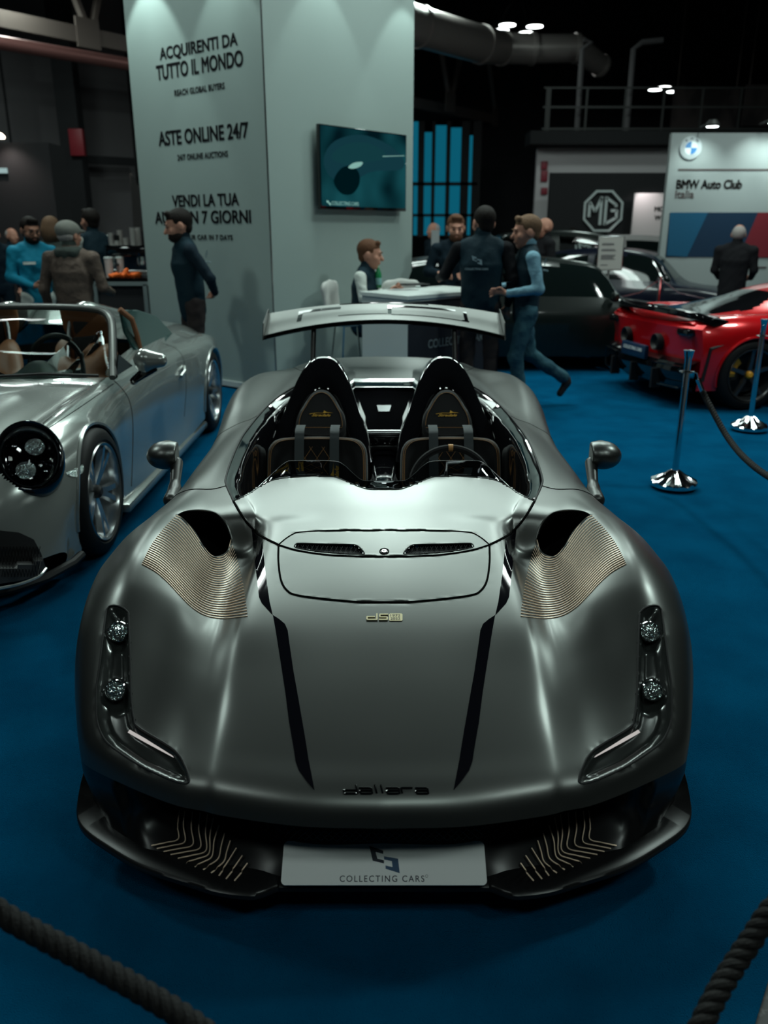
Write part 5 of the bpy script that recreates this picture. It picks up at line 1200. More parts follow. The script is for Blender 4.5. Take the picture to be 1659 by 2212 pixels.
vs_ = []; base = [Vector((x+PX0, 4.93+.07*(abs(x)/.8)**2, .865)) for x in np.linspace(.80, -.80, len(arc))]
for p, q in zip(arc, base): vs_ += [p+Vector((0, .006, 0)), q, q+Vector((0, .006, 0)), p+Vector((0, .012, 0))]
n = len(arc); MB().add(vs_, [[i*4+j, i*4+(j+1) % 4, i*4+4+(j+1) % 4, i*4+4+j] for i in range(n-1) for j in range(4)]).build('windscreen_glass', mat('tinted_screen', (.55, .62, .60), .01, trans=1, ior=1.2), SIL)
for x0 in (-.5, .12): MB().tube([(PX0+x0, 4.90, .885), (PX0+x0+.3, 4.94, .895), (PX0+x0+.62, 4.97, .88)], .009, 6).build('wiper', M['black'], SIL)
# rear quarter glass and side glass
def gl(pts, name, m, th=(0, .01, .004)):
    a = [Vector(q) for q in pts]; n = len(a); MB().add(a+[q+Vector(th) for q in a], [list(range(n))[::-1], list(range(n, 2*n))]+[[i, (i+1) % n, n+(i+1) % n, n+i] for i in range(n)]).build(name, m, SIL)
gl([P(250, 812, Y=5.05), P(254, 765, Y=5.12), P(285, 790, Y=5.35), P(310, 760, Y=5.7), P(258, 800, Y=5.15)][:3], 'quarter_glass', M['cabinglass'], (.006, 0, 0))
rq = [P(262, 672, Y=6.0), P(300, 672, Y=6.3), P(338, 683, Y=6.7), P(372, 719, Y=6.9), P(352, 744, Y=6.45), P(300, 770, Y=5.95), P(272, 720, Y=5.95)]
gl(rq, 'soft_top_glass', mat('green_tint_glass', (.02, .05, .048), .05, spec=.8, coat=.6), (-.02, 0, .01))
MB().tube([P(258, 668, Y=5.95), P(285, 690, Y=6.0), P(296, 725, Y=6.02), P(305, 765, Y=6.05)], .02, 8).build('rear_hoop', M['tan'], SIL)
s = SDF(.12); s.cone((PX0+.28, 6.2, 1.08), (PX0+.30, 7.2, .97), .14, .08); s.cone((PX0-.28, 6.2, 1.08), (PX0-.30, 7.2, .97), .14, .08); s.mesh(.025, 'speed_fairing', M['silver'], SIL, local=False)
# mirror, handle, fuel badge
c = P(331, 779, Y=5.08); ms = empty('door_mirror', (c.x-.1, c.y, c.z-.08)); ms.parent = SIL; ms.matrix_parent_inverse = wm(SIL).inverted()
s = SDF(.03); s.cone((c.x-.045, c.y, c.z+.005), (c.x+.035, c.y+.02, c.z), .068, .045); s.cone((c.x-.06, c.y, c.z-.03), (c.x-.06, c.y, c.z+.01), .04, .05); s.mesh(.007, 'mirror_housing', M['silver'], ms, clip=lambda X, Y, Z, cy=c.y: Y-(cy+.04), local=False)
s = SDF(.015); s.cone((c.x-.14, c.y+.03, c.z-.13), (c.x-.05, c.y, c.z-.05), .025, .02); s.cone((c.x-.12, c.y, c.z-.125), (c.x+.01, c.y, c.z-.055), .014, .012); s.mesh(.006, 'mirror_stalk', M['blackgloss'], ms, local=False)
h0, hn = hitP(391, 802); MB().tube([h0+Vector((.012, -.06, -.03)), h0+Vector((.03, 0, 0)), h0+Vector((.012, .07, .025))], .014, 8).build('door_handle', M['silver'], SIL)
h0, hn, _a, _b = half_bvh.ray_cast(Vector((PX0+.60, 6.95, 2)), Vector((0, 0, -1))); q = hn.to_track_quat('Z', 'Y').to_matrix().to_4x4(); q.translation = h0; MB().lathe([(0, .003), (.05, .003), (.06, -.01)], 20, q).build('filler_cap', M['blackgloss'], SIL)
# headlight
q = qL
sc = Matrix.Diagonal((1.0, 1.22, 1, 1))
hlp = MB().lathe([(0, -.03), (.09, -.02), (.125, .01), (.138, .035), (.145, .042), (.150, .036), (.156, .012), (.158, -.03), (.15, -.10)], 44, q @ sc).build('headlight', M['blackgloss'], SIL)
MB().lathe([(.118, .012), (.124, .030), (.130, .032), (.132, .02)], 44, q @ sc).build('light_ring', M['chrome'], hlp)
MB().lathe([(0, .075), (.06, .068), (.11, .052), (.138, .038)], 44, q @ sc).build('lamp_cover', M['lampglass'], hlp)
for dx, dy in ((.03, .06), (-.025, -.06)):
    m2 = q @ Matrix.Translation((dx, dy, .005)); MB().lathe([(0, .035), (.022, .03), (.038, .012), (.042, 0)], 24, m2).build('lamp_lens', M['lens'], hlp); MB().lathe([(.042, 0), (.047, .008), (.05, 0)], 24, m2).build('lens_ring', M['chrome'], hlp)
for k in range(4):
    a = radians(45+90*k); m2 = q @ Matrix.Translation((.088*cos(a), .105*sin(a), .012)); MB().box((0, 0, 0), (.022, .012, .008), None, .003).xf(m2).build('daylight_block', M['chrome'], hlp)
# front intake, side marker, lower lip
def patchP(poly, lift, step=8): return patch(poly, lift, step, hitf=hitP)
patchP([(-8, 1145), (40, 1150), (72, 1165), (88, 1195), (98, 1228), (80, 1244), (40, 1255), (-8, 1262)], .003).build('front_intake', M['black'], SIL)
gr = MB()
for k in range(14):
    for (x0, y0, x1, y1) in ((-6+k*7, 1180, -6+k*7+14, 1246), (-6+k*7+14, 1180, -6+k*7, 1246)):
        L = [hitP(x0+(x1-x0)*t, y0+(y1-y0)*t) for t in np.linspace(0, 1, 5) if x0+(x1-x0)*t < 88]; 
        if len(L) > 1: gr.tube([p+n*.006 for p, n in L], .0016, 4)
gr.build('intake_mesh', M['mesh'], SIL)
L = [hitP(*q[:2]) for q in spline([(-8, 1272, 0), (40, 1262, 0), (80, 1246, 0), (98, 1228, 0)], 20)]; MB().tube([p+n*.004 for p, n in L], .007, 6).build('intake_trim', M['silver'], SIL)
patchP([(140, 1022), (178, 1003), (182, 1018), (165, 1030), (150, 1029)], .004, 4).build('side_marker', M['lens'], SIL)
b = MB().tube([(PX0+x, y, z) for x, y, z in ((0, 3.36, .12), (.35, 3.38, .12), (.58, 3.46, .12), (.72, 3.55, .12), (.82, 3.68, .12), (.89, 3.86, .125), (.90, 3.96, .13))], .022, 8); b.tube([(PX0-x, y, z) for x, y, z in ((0, 3.36, .12), (.35, 3.38, .12), (.58, 3.46, .12), (.72, 3.55, .12), (.82, 3.68, .12), (.89, 3.86, .125))], .022, 8)
b.build('front_lip', M['black'], SIL)
b = MB(); 
for sg in (1,): b.box((PX0+.90, 5.85, .13), (.07, 2.3, .06), None, .02)
b.build('side_skirt', M['silver'], SIL)
# ---- red sports car at the right, seen from behind
fc_ = [
 [(0,0,.30),(.1,0,.5),(.5,0,.62),(1.2,0,.80),(1.5,0,.92),(2.1,0,1.15),(2.5,0,1.19),(2.9,0,1.15),(3.4,0,1.03),(3.9,0,.93),(4.3,0,.88),(4.40,0,.84)],
 [(.02,.35,.30),(.12,.35,.5),(.5,.35,.62),(1.2,.35,.80),(1.5,.35,.91),(2.1,.35,1.13),(2.5,.35,1.175),(2.9,.35,1.13),(3.4,.35,1.01),(3.9,.35,.92),(4.3,.35,.875),(4.40,.35,.84)],
 [(.08,.58,.28),(.18,.58,.47),(.5,.6,.60),(1.2,.62,.76),(1.5,.66,.80),(2.1,.60,.99),(2.5,.58,1.08),(2.9,.58,1.04),(3.3,.62,.93),(3.6,.66,.895),(3.9,.68,.89),(4.3,.66,.87),(4.38,.66,.84)],
 [(.15,.78,.26),(.25,.78,.42),(.5,.80,.58),(.9,.82,.74),(1.4,.83,.76),(2.0,.80,.80),(2.6,.80,.84),(3.1,.82,.88),(3.5,.84,.915),(3.8,.85,.92),(4.1,.84,.90),(4.28,.82,.87),(4.34,.81,.84)],
 [(.25,.90,.24),(.33,.91,.37),(.6,.94,.52),(.95,.95,.66),(1.4,.94,.66),(2.0,.92,.62),(2.6,.92,.66),(3.1,.945,.74),(3.5,.965,.79),(3.8,.975,.79),(4.05,.96,.75),(4.22,.925,.70),(4.28,.91,.66)],
 [(.30,.92,.2),(.4,.93,.27),(.62,.96,.35),(.95,.975,.42),(1.4,.96,.40),(2.0,.93,.34),(2.6,.92,.36),(3.1,.95,.44),(3.5,.98,.5),(3.8,.985,.52),(4.05,.97,.47),(4.22,.93,.42),(4.28,.92,.4)],
 [(.33,.88,.13),(.43,.90,.13),(.65,.93,.13),(.95,.95,.13),(1.4,.94,.13),(2.0,.92,.13),(2.6,.91,.13),(3.1,.93,.15),(3.5,.95,.18),(3.8,.95,.2),(4.05,.93,.2),(4.22,.90,.2),(4.28,.89,.2)]]
RED = empty('mid_engine_car', (7.1, 9.89, 0), radians(101.5), 'glossy red mid engine supercar seen from behind with black rear spoiler', 'car')
g, gf = shell(fc_, np.linspace(0, 4.40, 170), 10, 3, .8); V = gf.reshape(-1, 3); Fm = grid_faces(gf.shape[0], gf.shape[1], True); c_ = V[Fm].mean(1); nn_ = g.shape[1]
k_ = np.abs((np.tile(np.arange(2*nn_-1)-nn_+1, gf.shape[0]))[Fm].mean(1))/(nn_-1)
wh = np.zeros(len(Fm), bool)
for wy in (.95, 3.74): wh |= ((c_[:, 1]-wy)**2+(c_[:, 2]-.35)**2 < .375**2) & (k_ > .5)
gls = (~wh) & ((((k_ > .34) & (k_ < .5) & (c_[:, 1] > 1.5) & (c_[:, 1] < 2.75) & (c_[:, 2] > .84))) | ((k_ < .33) & (c_[:, 1] > 1.45) & (c_[:, 1] < 2.05)))
eng = in_poly(np.abs(c_[:, 0]), c_[:, 1], [(-.01, 3.12), (.34, 3.12), (.50, 3.5), (.50, 4.0), (.30, 4.2), (-.01, 4.22)]) & ~gls
butt = in_poly(np.abs(c_[:, 0]), c_[:, 1], [(.40, 2.75), (.54, 2.72), (.60, 3.35), (.52, 3.1)]) & ~eng
strp = in_poly(c_[:, 0], c_[:, 1], [(-.34, 1.9), (-.16, 1.9), (-.16, 3.05), (-.34, 3.05)]) & ~gls & ~eng
for nm, m_, mt in (('body_shell', ~(wh | gls | eng | butt | strp), M['red']), ('cabin_glass', gls, M['cabinglass']), ('engine_cover', eng, M['blackgloss']), ('air_inlet', butt, M['black']), ('roof_stripe', strp, mat('stripe_silver', (.3, .33, .33), .35))): sub_obj(nm, V, Fm, m_, mt, RED)
# tail face
prof = [(4.40,.84,.0),(4.44,.80,.0),(4.42,.70,.0),(4.40,.58,.0),(4.38,.46,.0),(4.34,.36,0)]
def tail(zs, name, m, xw=.93, dy=0, inset=0):
    g = np.zeros((len(zs), 41, 3))
    for i, (y, z, w_) in enumerate(zs):
        for j, x in enumerate(np.linspace(-xw, xw, 41)): g[i, j] = (x*(1-w_), y-.13*(abs(x)/.93)**3+dy, z)
    return MB().add(g.reshape(-1, 3).tolist(), grid_faces(len(zs), 41).tolist()).build(name, m, RED, 40, True)
tail(prof, 'tail_panel', M['red'])
tail([(4.36,.50,0),(4.47,.46,.02),(4.50,.38,.04),(4.46,.24,.06),(4.36,.16,.10),(4.0,.15,.12)], 'rear_diffuser', M['blackgloss'], .90)
for x in (-.45, .45, 0):
    MB().box((x, 4.48, .27), (.03, .10, .2)).build('diffuser_fin', M['black'], RED, 35, True)
for sg in (-1, 1):
    tail_pts = [(sg*(.40), 4.50, .43), (sg*.82, 4.42, .43), (sg*.86, 4.40, .30), (sg*.80, 4.42, .22), (sg*.44, 4.50, .22)]
    MB().tube(tail_pts, .010, 6, closed=True).build('diffuser_frame', M['blackgloss'], RED, 35, True)
    for dx in (.33,):
        m2 = Matrix.Translation((sg*dx, 4.40, .62)) @ Matrix.Rotation(-pi/2, 4, 'X'); MB().lathe([(0, .02), (.05, .03), (.065, .06), (.078, .07), (.085, .05), (.085, 0)], 28, m2).build('exhaust_pipe', M['black'], RED, 35, True)
    MB().box((sg*.74, 4.36, .76), (.22, .10, .07), None, .02).build('tail_light', M['blackgloss'], RED, 35, True)
MB().box((0, 4.50, .50), (.52, .05, .14), None, .01).build('plate_carrier', mat('plate_navy', (.01, .03, .07), .3), RED, 35, True)
text_mb('COLLECTING CARS', frame((.2, 4.528, .50), (-1, 0, 0), (0, 0, 1), (0, 1, 0)), width=.40, height=.035, depth=.002).build('plate_text', M['plate'], RED, 35, True)
# spoiler arching across the tail
sp_ = [(-.92, 4.20, .885), (-.80, 4.32, .93), (-.45, 4.46, .965), (0, 4.50, .975), (.45, 4.46, .965), (.80, 4.32, .93), (.92, 4.20, .885)]
vs_ = []; fs = []; S = spline(sp_, 50)
for x, y, z in S: vs_ += [(x, y, z), (x, y-.02, z+.02), (x, y-.16, z-.005), (x, y-.17, z-.025), (x, y-.03, z-.055), (x, y, z-.05)]
for i in range(49): fs += [[i*6+j, i*6+(j+1) % 6, i*6+6+(j+1) % 6, i*6+6+j] for j in range(6)]
MB().add(vs_, fs+[[0, 1, 2, 3, 4, 5], [294+j for j in range(6)]]).build('rear_spoiler', M['blackgloss'], RED, 50, True)
MB().box((-.25, 4.40, .985), (.20, .13, .006)).build('spoiler_stripe', M['steel'], RED, 35, True)
MB().tube([(-.90, 4.12, .80), (-.965, 3.9, .70), (-.94, 4.2, .62), (-.92, 4.24, .3)], .018, 6).build('side_vent', M['black'], RED, 35, True)
for x, y in ((-.84, 3.74), (.84, 3.74), (-.84, .95), (.84, .95)):
    wheel('wheel', (x, y, .35), .35, .28, 1 if x > 0 else -1, .262, 5, False, (M['rubber'], mat('dark_wheel', (.10, .10, .105), .25, metal=.8), mat('yellow_cap', (.8, .35, .02), .4)), RED, True, calip=mat('yellow_caliper', (.7, .32, .02), .4))
rb_ = BVHTree.FromPolygons([Vector(v) for v in g.reshape(-1, 3).tolist()], grid_faces(g.shape[0], nn_, True).tolist())
for sg in (-1, 1):
    L = [r[0] for r in (rb_.ray_cast(Vector((2, 3.74+.372*cos(a), .35+.372*sin(a))), Vector((-1, 0, 0))) for a in np.linspace(-.3, pi+.3, 40)) if r[0] is not None]
    MB().tube([Vector((sg*p.x, p.y, p.z)) for p in L], .016, 6).build('arch_lip', M['red'], RED, 35, True)
for sg in (-1, 1): MB().box((sg*.66, 3.74, .5), (.1, .8, .7)).build('wheel_well', M['black'], RED, 35, True)
s = SDF(.03); s.cone((.93, 1.75, .98), (1.05, 1.76, .97), .07, .05); s.mesh(.012, 'door_mirror', M['red'], RED)
s = SDF(.03); s.cone((-.93, 1.75, .98), (-1.05, 1.76, .97), .07, .05); s.mesh(.012, 'door_mirror', M['red'], RED)
s = SDF(.03); s.cone((-.02, 2.2, 1.20), (.02, 2.35, 1.20), .04, .05); s.mesh(.012, 'roof_fin', M['red'], RED)
# ---- ordinary saloons in the background
def saloon(name, loc, yaw, L, Wd, Hh, paint, label, belt=.62, hood=.58, roof=(.30, .78), tail=.60, group=None, glassm=None, parts=True, wr=.31):
    R_ = empty(name, loc, yaw, label, 'car', group); w2 = Wd/2; r0, r1 = roof
    q = lambda s_: s_*L
    ws = r0-.11; rs = r1+.13
    zc = [(0, .34), (.012, .50), (.10, hood*.93), (ws, hood+.02*1), (ws+.015, hood+.06), (r0, .94), (.5*(r0+r1), 1.0), (r1, .95), (min(rs, .97), tail+.04), (.985, tail-.02), (1, .35)]
    def colm_(x, f, drop=0, cap=None):
        out = []
        for s_, z in zc:
            z = z*Hh if z > .5 else z*Hh; z = min(z, cap*Hh) if cap else z
            out.append((q(s_)+(.05*x/w2 if s_ < .05 else 0), x, max(z-drop, .2)))
        return out
    cols = [colm_(0, 0), colm_(w2*.4, 0, .005), colm_(w2*.68, 0, .03), colm_(w2*.93, 0, .02, belt), colm_(w2, 0, .1, belt-.08), [(a, w2*.99, .42 if .02*L < a < .98*L else .3) for a, _, _ in colm_(0, 0)], [(a, w2*.95, .2) for a, _, _ in colm_(0, 0)]]
    # keep each column's plan rounded at the ends
    g = loft(cols, np.linspace(0, L, 90), warp=.5, sub=7, smooth=3); gf = mirror_grid(g); V = gf.reshape(-1, 3).copy()
    e0 = np.clip(1-V[:, 1]/(.12*L), 0, 1); e1 = np.clip((V[:, 1]-.9*L)/(.1*L), 0, 1); V[:, 0] *= 1-.16*e0**2-.12*e1**2
    Fm = grid_faces(gf.shape[0], gf.shape[1], True); c_ = V[Fm].mean(1); nn_ = g.shape[1]; k_ = np.abs((np.tile(np.arange(2*nn_-1)-nn_+1, gf.shape[0]))[Fm].mean(1))/(nn_-1)
    wh = np.zeros(len(Fm), bool)
    for wy in (.19*L, .80*L): wh |= ((c_[:, 1]-wy)**2+(c_[:, 2]-wr)**2 < (wr+.04)**2) & (k_ > .55)
    s_ = c_[:, 1]/L; zz = c_[:, 2]/Hh
    gside = (k_ > .345) & (k_ < .495) & (zz > belt+.025) & (zz < .93) & (np.abs(s_-.5*(r0+r1)-.02) > .012) & (s_ > ws+.03) & (s_ < rs-.04) & ~wh
    gfr = (k_ < .31) & (s_ > ws+.02) & (s_ < r0-.01) & ~wh; grr = (k_ < .31) & (s_ > r1+.015) & (s_ < rs-.02) & ~wh
    sub_obj('body_shell', V, Fm, ~(wh | gside | gfr | grr), paint, R_); gm_ = glassm or M['cabinglass']
    for nm, m_ in (('side_window', gside & (c_[:, 0] > 0)), ('side_window', gside & (c_[:, 0] < 0)), ('windscreen', gfr), ('rear_window', grr)):
        if m_.any(): sub_obj(nm, V, Fm, m_, gm_, R_)
    if parts:
        for y in (.19*L, .80*L):
            for sg in (1, -1): wheel('wheel', (sg*(w2-.13), y, wr), wr, .2, sg, wr*.66, 5, False, (M['rubber'], M['steel'], M['black']), R_, True)
        for sg in (1, -1):
            MB().box((sg*w2*.66, .03+.02*Hh, .47*Hh), (.30, .10, .13), None, .03).build('headlight', M['lens'], R_, 35, True); MB().box((sg*w2*.70, L-.05, .50*Hh), (.28, .08, .13), None, .03).build('tail_light', mat('tail_lens', (.12, .005, .005), .15), R_, 35, True)
            MB().box((sg*(w2+.05), L*(r0-.05), belt*Hh+.05), (.16, .10, .11), None, .035).build('door_mirror', paint, R_, 35, True)
            MB().box((sg*(w2+.002), L*.58, belt*Hh-.12), (.02, .16, .03), None, .008).build('door_handle', M['steel'], R_, 35, True)
        MB().box((0, .0, .36*Hh), (Wd*.52, .06, .12), None, .02).build('front_grille', M['black'], R_, 35, True)
    return R_
saloon('family_car', (4.15, 11.4, 0), radians(90), 4.25, 1.70, 1.40, M['darkgreen'], 'dark green boxy hatchback behind the walking man and the red car', belt=.63, hood=.60, roof=(.36, .92), tail=.72)
saloon('luxury_car', (6.2, 14.2, 0), radians(65), 4.7, 1.85, 1.42, M['darkblue'], 'dark blue glossy coupe behind the small sign board', belt=.62, hood=.60, roof=(.36, .72), tail=.60)
saloon('old_saloon', (5.9, 17.5, 0), radians(90), 4.4, 1.8, 1.72, M['darkgreen'], 'black old saloon far back in front of the octagon emblem wall', belt=.66, hood=.62, roof=(.34, .80), tail=.62, glassm=M['clear'])
saloon('white_wagon', (7.9, 19.5, 0), radians(90), 4.5, 1.85, 1.62, M['glosswhite'], 'white car far back beneath the white banner', belt=.62, hood=.60, roof=(.32, .86), tail=.7)
saloon('race_car', (1.1, 18.2, 0), radians(80), 4.3, 1.75, 1.25, M['glosswhite'], 'white and red car seen between the tall wall and the counter group', belt=.66, hood=.60, roof=(.36, .78), tail=.66)
saloon('red_hatchback', (1.15, 12.9, 0), radians(60), 3.9, 1.65, 1.15, M['red'], 'low red car whose bonnet shows just above the white counter', belt=.66, hood=.60, roof=(.40, .80), tail=.66)
saloon('vintage_car', (-3.72, 8.95, 0), radians(94), 4.0, 1.5, 1.60, M['blackgloss'], 'glossy black classic car behind the silver convertible at far left', belt=.64, hood=.62, roof=(.42, .80), tail=.6)
# ============================================================ people
M['skin'] = mat('skin', (.42, .20, .14), .55, spec=.35); M['skin2'] = mat('skin_tanned', (.28, .13, .085), .55, spec=.35)
M['hairdark'] = mat('hair_dark', (.012, .009, .008), .6, bump=('noise', (90, 90, 25), .8)); M['hairbrown'] = mat('hair_brown', (.10, .045, .025), .6, bump=('noise', (90, 90, 25), .8))
M['hairgrey'] = mat('hair_grey', (.30, .27, .26), .7); M['hairfair'] = mat('hair_fair', (.13, .075, .045), .6, bump=('noise', (90, 90, 25), .8))
M['navy'] = mat('navy_cloth', (.006, .014, .022), .8, bump=('noise', 9, .5, .03)); M['navyvest'] = mat('navy_vest', (.008, .022, .032), .65, bump=('noise', 9, .45, .03))
M['blackcloth'] = mat('black_cloth', (.010, .010, .012), .85, bump=('noise', 9, .5, .03)); M['paleshirt'] = mat('pale_blue_shirt', (.16, .30, .38), .7, bump=('noise', 14, .6, .03))
M['whiteshirt'] = mat('white_shirt', (.50, .53, .50), .7, bump=('noise', 12, .6, .03)); M['jean'] = mat('blue_jeans', (.020, .058, .085), .8, bump=('noise', 14, .7, .03), mix=('noise', 7, (.035, .095, .12), .4, .65))
M['brownjacket'] = mat('brown_jacket', (.085, .062, .052), .6, bump=('noise', 10, .8, .04), mix=('noise', 5, (.15, .11, .09), .45, .7)); M['bluejacket'] = mat('bright_blue_jacket', (.008, .17, .27), .6, bump=('noise', 10, .6, .03))
M['darktrouser'] = mat('dark_trousers', (.028, .022, .022), .8, bump=('noise', 10, .5, .03)); M['greyhood'] = mat('grey_hood', (.045, .055, .05), .85, bump=('noise', 14, .6, .03)); M['shoe'] = mat('dark_shoe', (.018, .012, .010), .5)
M['eye'] = mat('eye_dark', (.02, .015, .012), .2); M['lip'] = mat('lip', (.30, .10, .08), .5)
for k_ in ('hairdark', 'hairbrown', 'hairgrey', 'hairfair', 'navy', 'navyvest', 'blackcloth', 'jean', 'brownjacket', 'bluejacket', 'darktrouser', 'greyhood', 'paleshirt', 'whiteshirt'): M[k_].node_tree.nodes['Principled BSDF'].inputs['Specular IOR Level'].default_value = .12
def person(label, loc, yaw, height=1.80, top='navy', sleeve=None, legs='darktrouser', skin='skin', hair='hairdark', style='short', beard=None, headyaw=0, headpitch=0, headroll=0, headscale=1.1,
           arms=None, legpose=None, sit=False, lean=0, res=.014, extras=None, wide=1.0, collar=True, shoes='shoe', longtop=0, fingers=False, lower=True):
    """arms: ((elbow),(wrist),(hand tip)) per side, figure faces -Y; first is the figure's own right (-X)"""
    S = height/1.80; R_ = empty('person', (loc[0], loc[1], .022), yaw, label, 'person'); res = res
    lz = lambda p: Vector(p)*S
    hipz = .94 if not sit else .78
    up = Vector((0, -sin(lean), cos(lean))); bk = Vector((0, cos(lean), sin(lean)))
    pel = Vector((0, 0, hipz)); chest = pel+up*.36; shz = pel+up*.50; neck = pel+up*.56
    hc = pel+up*(.545)+Vector((0, -.03-.1*sin(lean), .0))+Vector((0, 0, .125*headscale)); nb = neck+Vector((0, 0, .0))
    sh = [shz+Vector((s*.18*wide, 0, -.025)) for s in (-1, 1)]
    if arms is None: arms = [((-.25, .02, 1.14), (-.27, -.06, .90), (-.265, -.10, .80)), ((.25, .02, 1.14), (.27, -.06, .90), (.265, -.10, .80))]
    if legpose is None: legpose = [((-.11, -.02, .50), (-.12, .02, .09)), ((.11, -.02, .50), (.12, .02, .09))]
    arms = [[Vector(q) for q in a] for a in arms]; legpose = [[Vector(q) for q in a] for a in legpose]
    hips = [pel+Vector((s*.095, 0, -.03)) for s in (-1, 1)]
    hr = (Matrix.Rotation(headyaw, 3, 'Z') @ Matrix.Rotation(headpitch, 3, 'X') @ Matrix.Rotation(headroll, 3, 'Y'))
    hs = headscale
    def hd(x, y, z): return hc+hr @ (Vector((x, y, z))*hs)
    E = Matrix.Diagonal((1, 1, 1)).to_3x3()
    # ---- body: one continuous skin surface
    s = SDF(.018*S)
    s.ell(lz(hd(0, .012, .025)), Vector((.078, .098, .095))*S*hs, hr)
    s.ell(lz(hd(0, -.030, -.030)), Vector((.060, .066, .080))*S*hs, hr)
    s.cone(lz(hd(0, -.058, -.088)), lz(hd(0, -.03, -.085)), .026*S*hs, .04*S*hs)
    s.cone(lz(hd(0, -.088, .012)), lz(hd(0, -.112, -.026)), .009*S*hs, .0145*S*hs, k=.010)
    s.cone(lz(hd(-.03, -.084, .028)), lz(hd(.03, -.084, .028)), .011*S*hs, .011*S*hs, k=.014)
    s.cone(lz(hd(-.016, -.088, -.060)), lz(hd(.016, -.088, -.060)), .010*S*hs, .010*S*hs, k=.010)
    for sg in (-1, 1):
        s.ell(lz(hd(sg*.080, .010, -.004)), Vector((.011, .022, .034))*S*hs, hr, k=.008)
        s.ball(lz(hd(sg*.045, -.062, -.022)), .022*S*hs, k=.02)
        s.ell(lz(hd(sg*.031, -.104, .006)), Vector((.016, .016, .010))*S*hs, hr, k=.012, cut=True)
    s.cone(lz(nb+Vector((0, .01, -.04))), lz(hd(0, .015, -.06)), .060*S, .055*S)
    s.cone(lz(pel), lz(chest), .115*S, .13*S, flat=((0, 1, 0), 1.35)); s.cone(lz(sh[0]*.9+shz*.1), lz(sh[1]*.9+shz*.1), .055*S, .055*S)
    for i, sg in enumerate((-1, 1)):
        el, wr_, tip = arms[i]
        s.cone(lz(sh[i]), lz(el), .042*S, .036*S); s.cone(lz(el), lz(wr_), .036*S, .025*S)
        d = (tip-wr_).normalized(); pm = wr_+d*.055; side = d.cross(Vector((0, 1, 0))); side = side.normalized() if side.length > .2 else Vector((1, 0, 0)); pn = d.cross(side).normalized()
        s.cone(lz(wr_), lz(pm+d*.02), .024*S, .032*S, flat=(pn, 1.7))
        for f in range(4):
            o = (f-1.5)*.0185; b0 = wr_+d*.085+side*o; ln = (.070, .080, .075, .058)[f]; cu = pn*(.018+.01*f)
            s.cone(lz(b0), lz(b0+d*ln*.55+cu*.5), .0095*S, .0088*S, k=.006); s.cone(lz(b0+d*ln*.55+cu*.5), lz(b0+d*ln*.85+cu*1.5), .0088*S, .0078*S, k=.006)
        t0 = wr_+d*.03+side*(-sg)*.028; s.cone(lz(t0), lz(t0+d*.035+side*(-sg)*.022+pn*.008), .0125*S, .011*S, k=.008); s.cone(lz(t0+d*.035+side*(-sg)*.022+pn*.008), lz(t0+d*.062+side*(-sg)*.018+pn*.018), .011*S, .009*S, k=.006)
        kn, an = legpose[i]
        if lower: s.cone(lz(hips[i]), lz(kn), .07*S, .048*S); s.cone(lz(kn), lz(an), .048*S, .034*S)
    body = s.mesh(min(res, .010) if fingers or res < .016 else res, 'body', M[skin], R_)
    # ---- face details
    if res < .02:
        for sg in (-1, 1): MB().lathe([(0, .008), (.006, .006), (.009, 0)], 10, Matrix.Translation(lz(hd(sg*.031, -.0905, .006))) @ hr.to_4x4() @ Matrix.Rotation(pi/2, 4, 'X') @ Matrix.Diagonal((1.3*S, .8*S, S, 1))).build('eye', M['eye'], R_, 60, True)
        for sg in (-1, 1): MB().tube([lz(hd(sg*.014, -.101, .030)), lz(hd(sg*.034, -.099, .034)), lz(hd(sg*.052, -.086, .029))], .0045*S, 6).build('eyebrow', M[hair], R_, 60, True)
        MB().tube([lz(hd(-.022, -.0925, -.060)), lz(hd(0, -.0985, -.059)), lz(hd(.022, -.0925, -.060))], [.003*S, .005*S, .003*S], 6).build('mouth', M['lip'], R_, 60, True)
    # ---- hair
    if style != 'bald':
        s = SDF(.015*S)
        if style == 'cap':
            s.ell(lz(hd(0, .018, .040)), Vector((.092, .118, .085))*S*hs, hr); s.ell(lz(hd(0, -.10, .045)), Vector((.065, .05, .015))*S*hs, hr)
        elif style == 'thin': s.ell(lz(hd(0, .028, .022)), Vector((.083, .092, .09))*S*hs, hr)
        else:
            s.ell(lz(hd(0, .020, .040)), Vector((.083, .102, .090))*S*hs, hr)
            if style == 'quiff': s.cone(lz(hd(-.03, -.055, .105)), lz(hd(.03, -.055, .10)), .028*S, .028*S)
            if style == 'long': s.ell(lz(hd(0, .035, -.02)), Vector((.098, .10, .12))*S*hs, hr)
            s.ell(lz(hd(0, .055, -.02)), Vector((.060, .046, .055))*S*hs, hr)
        zc = hc.z*S; fy = (hr @ Vector((0, -1, 0))); up_ = hr @ Vector((0, 0, 1)); hcS = lz(hc)
        def cl(X, Y, Z):
            dx, dy, dz = X-hcS.x, Y-hcS.y, Z-hcS.z; f_ = dx*fy.x+dy*fy.y+dz*fy.z; u_ = dx*up_.x+dy*up_.y+dz*up_.z
            lo = {'cap': .028, 'short': .052, 'quiff': .055, 'long': .06, 'thin': .075}[style]*S*hs
            return np.minimum((f_-.028*S*hs)*1.0, 9) if False else np.minimum(np.maximum(lo-u_, f_*0-9), 9)*np.where(f_ > .035*S*hs, 1, 0)+np.where(f_ > .035*S*hs, 0, np.where(f_ > -.02*S, (.012*S-u_) if style not in ('long',) else -9, -9.))
        s.mesh(max(res*.8, .009), 'cap' if style == 'cap' else 'hair', M['capgrey'] if style == 'cap' else M[hair], R_, clip=cl)
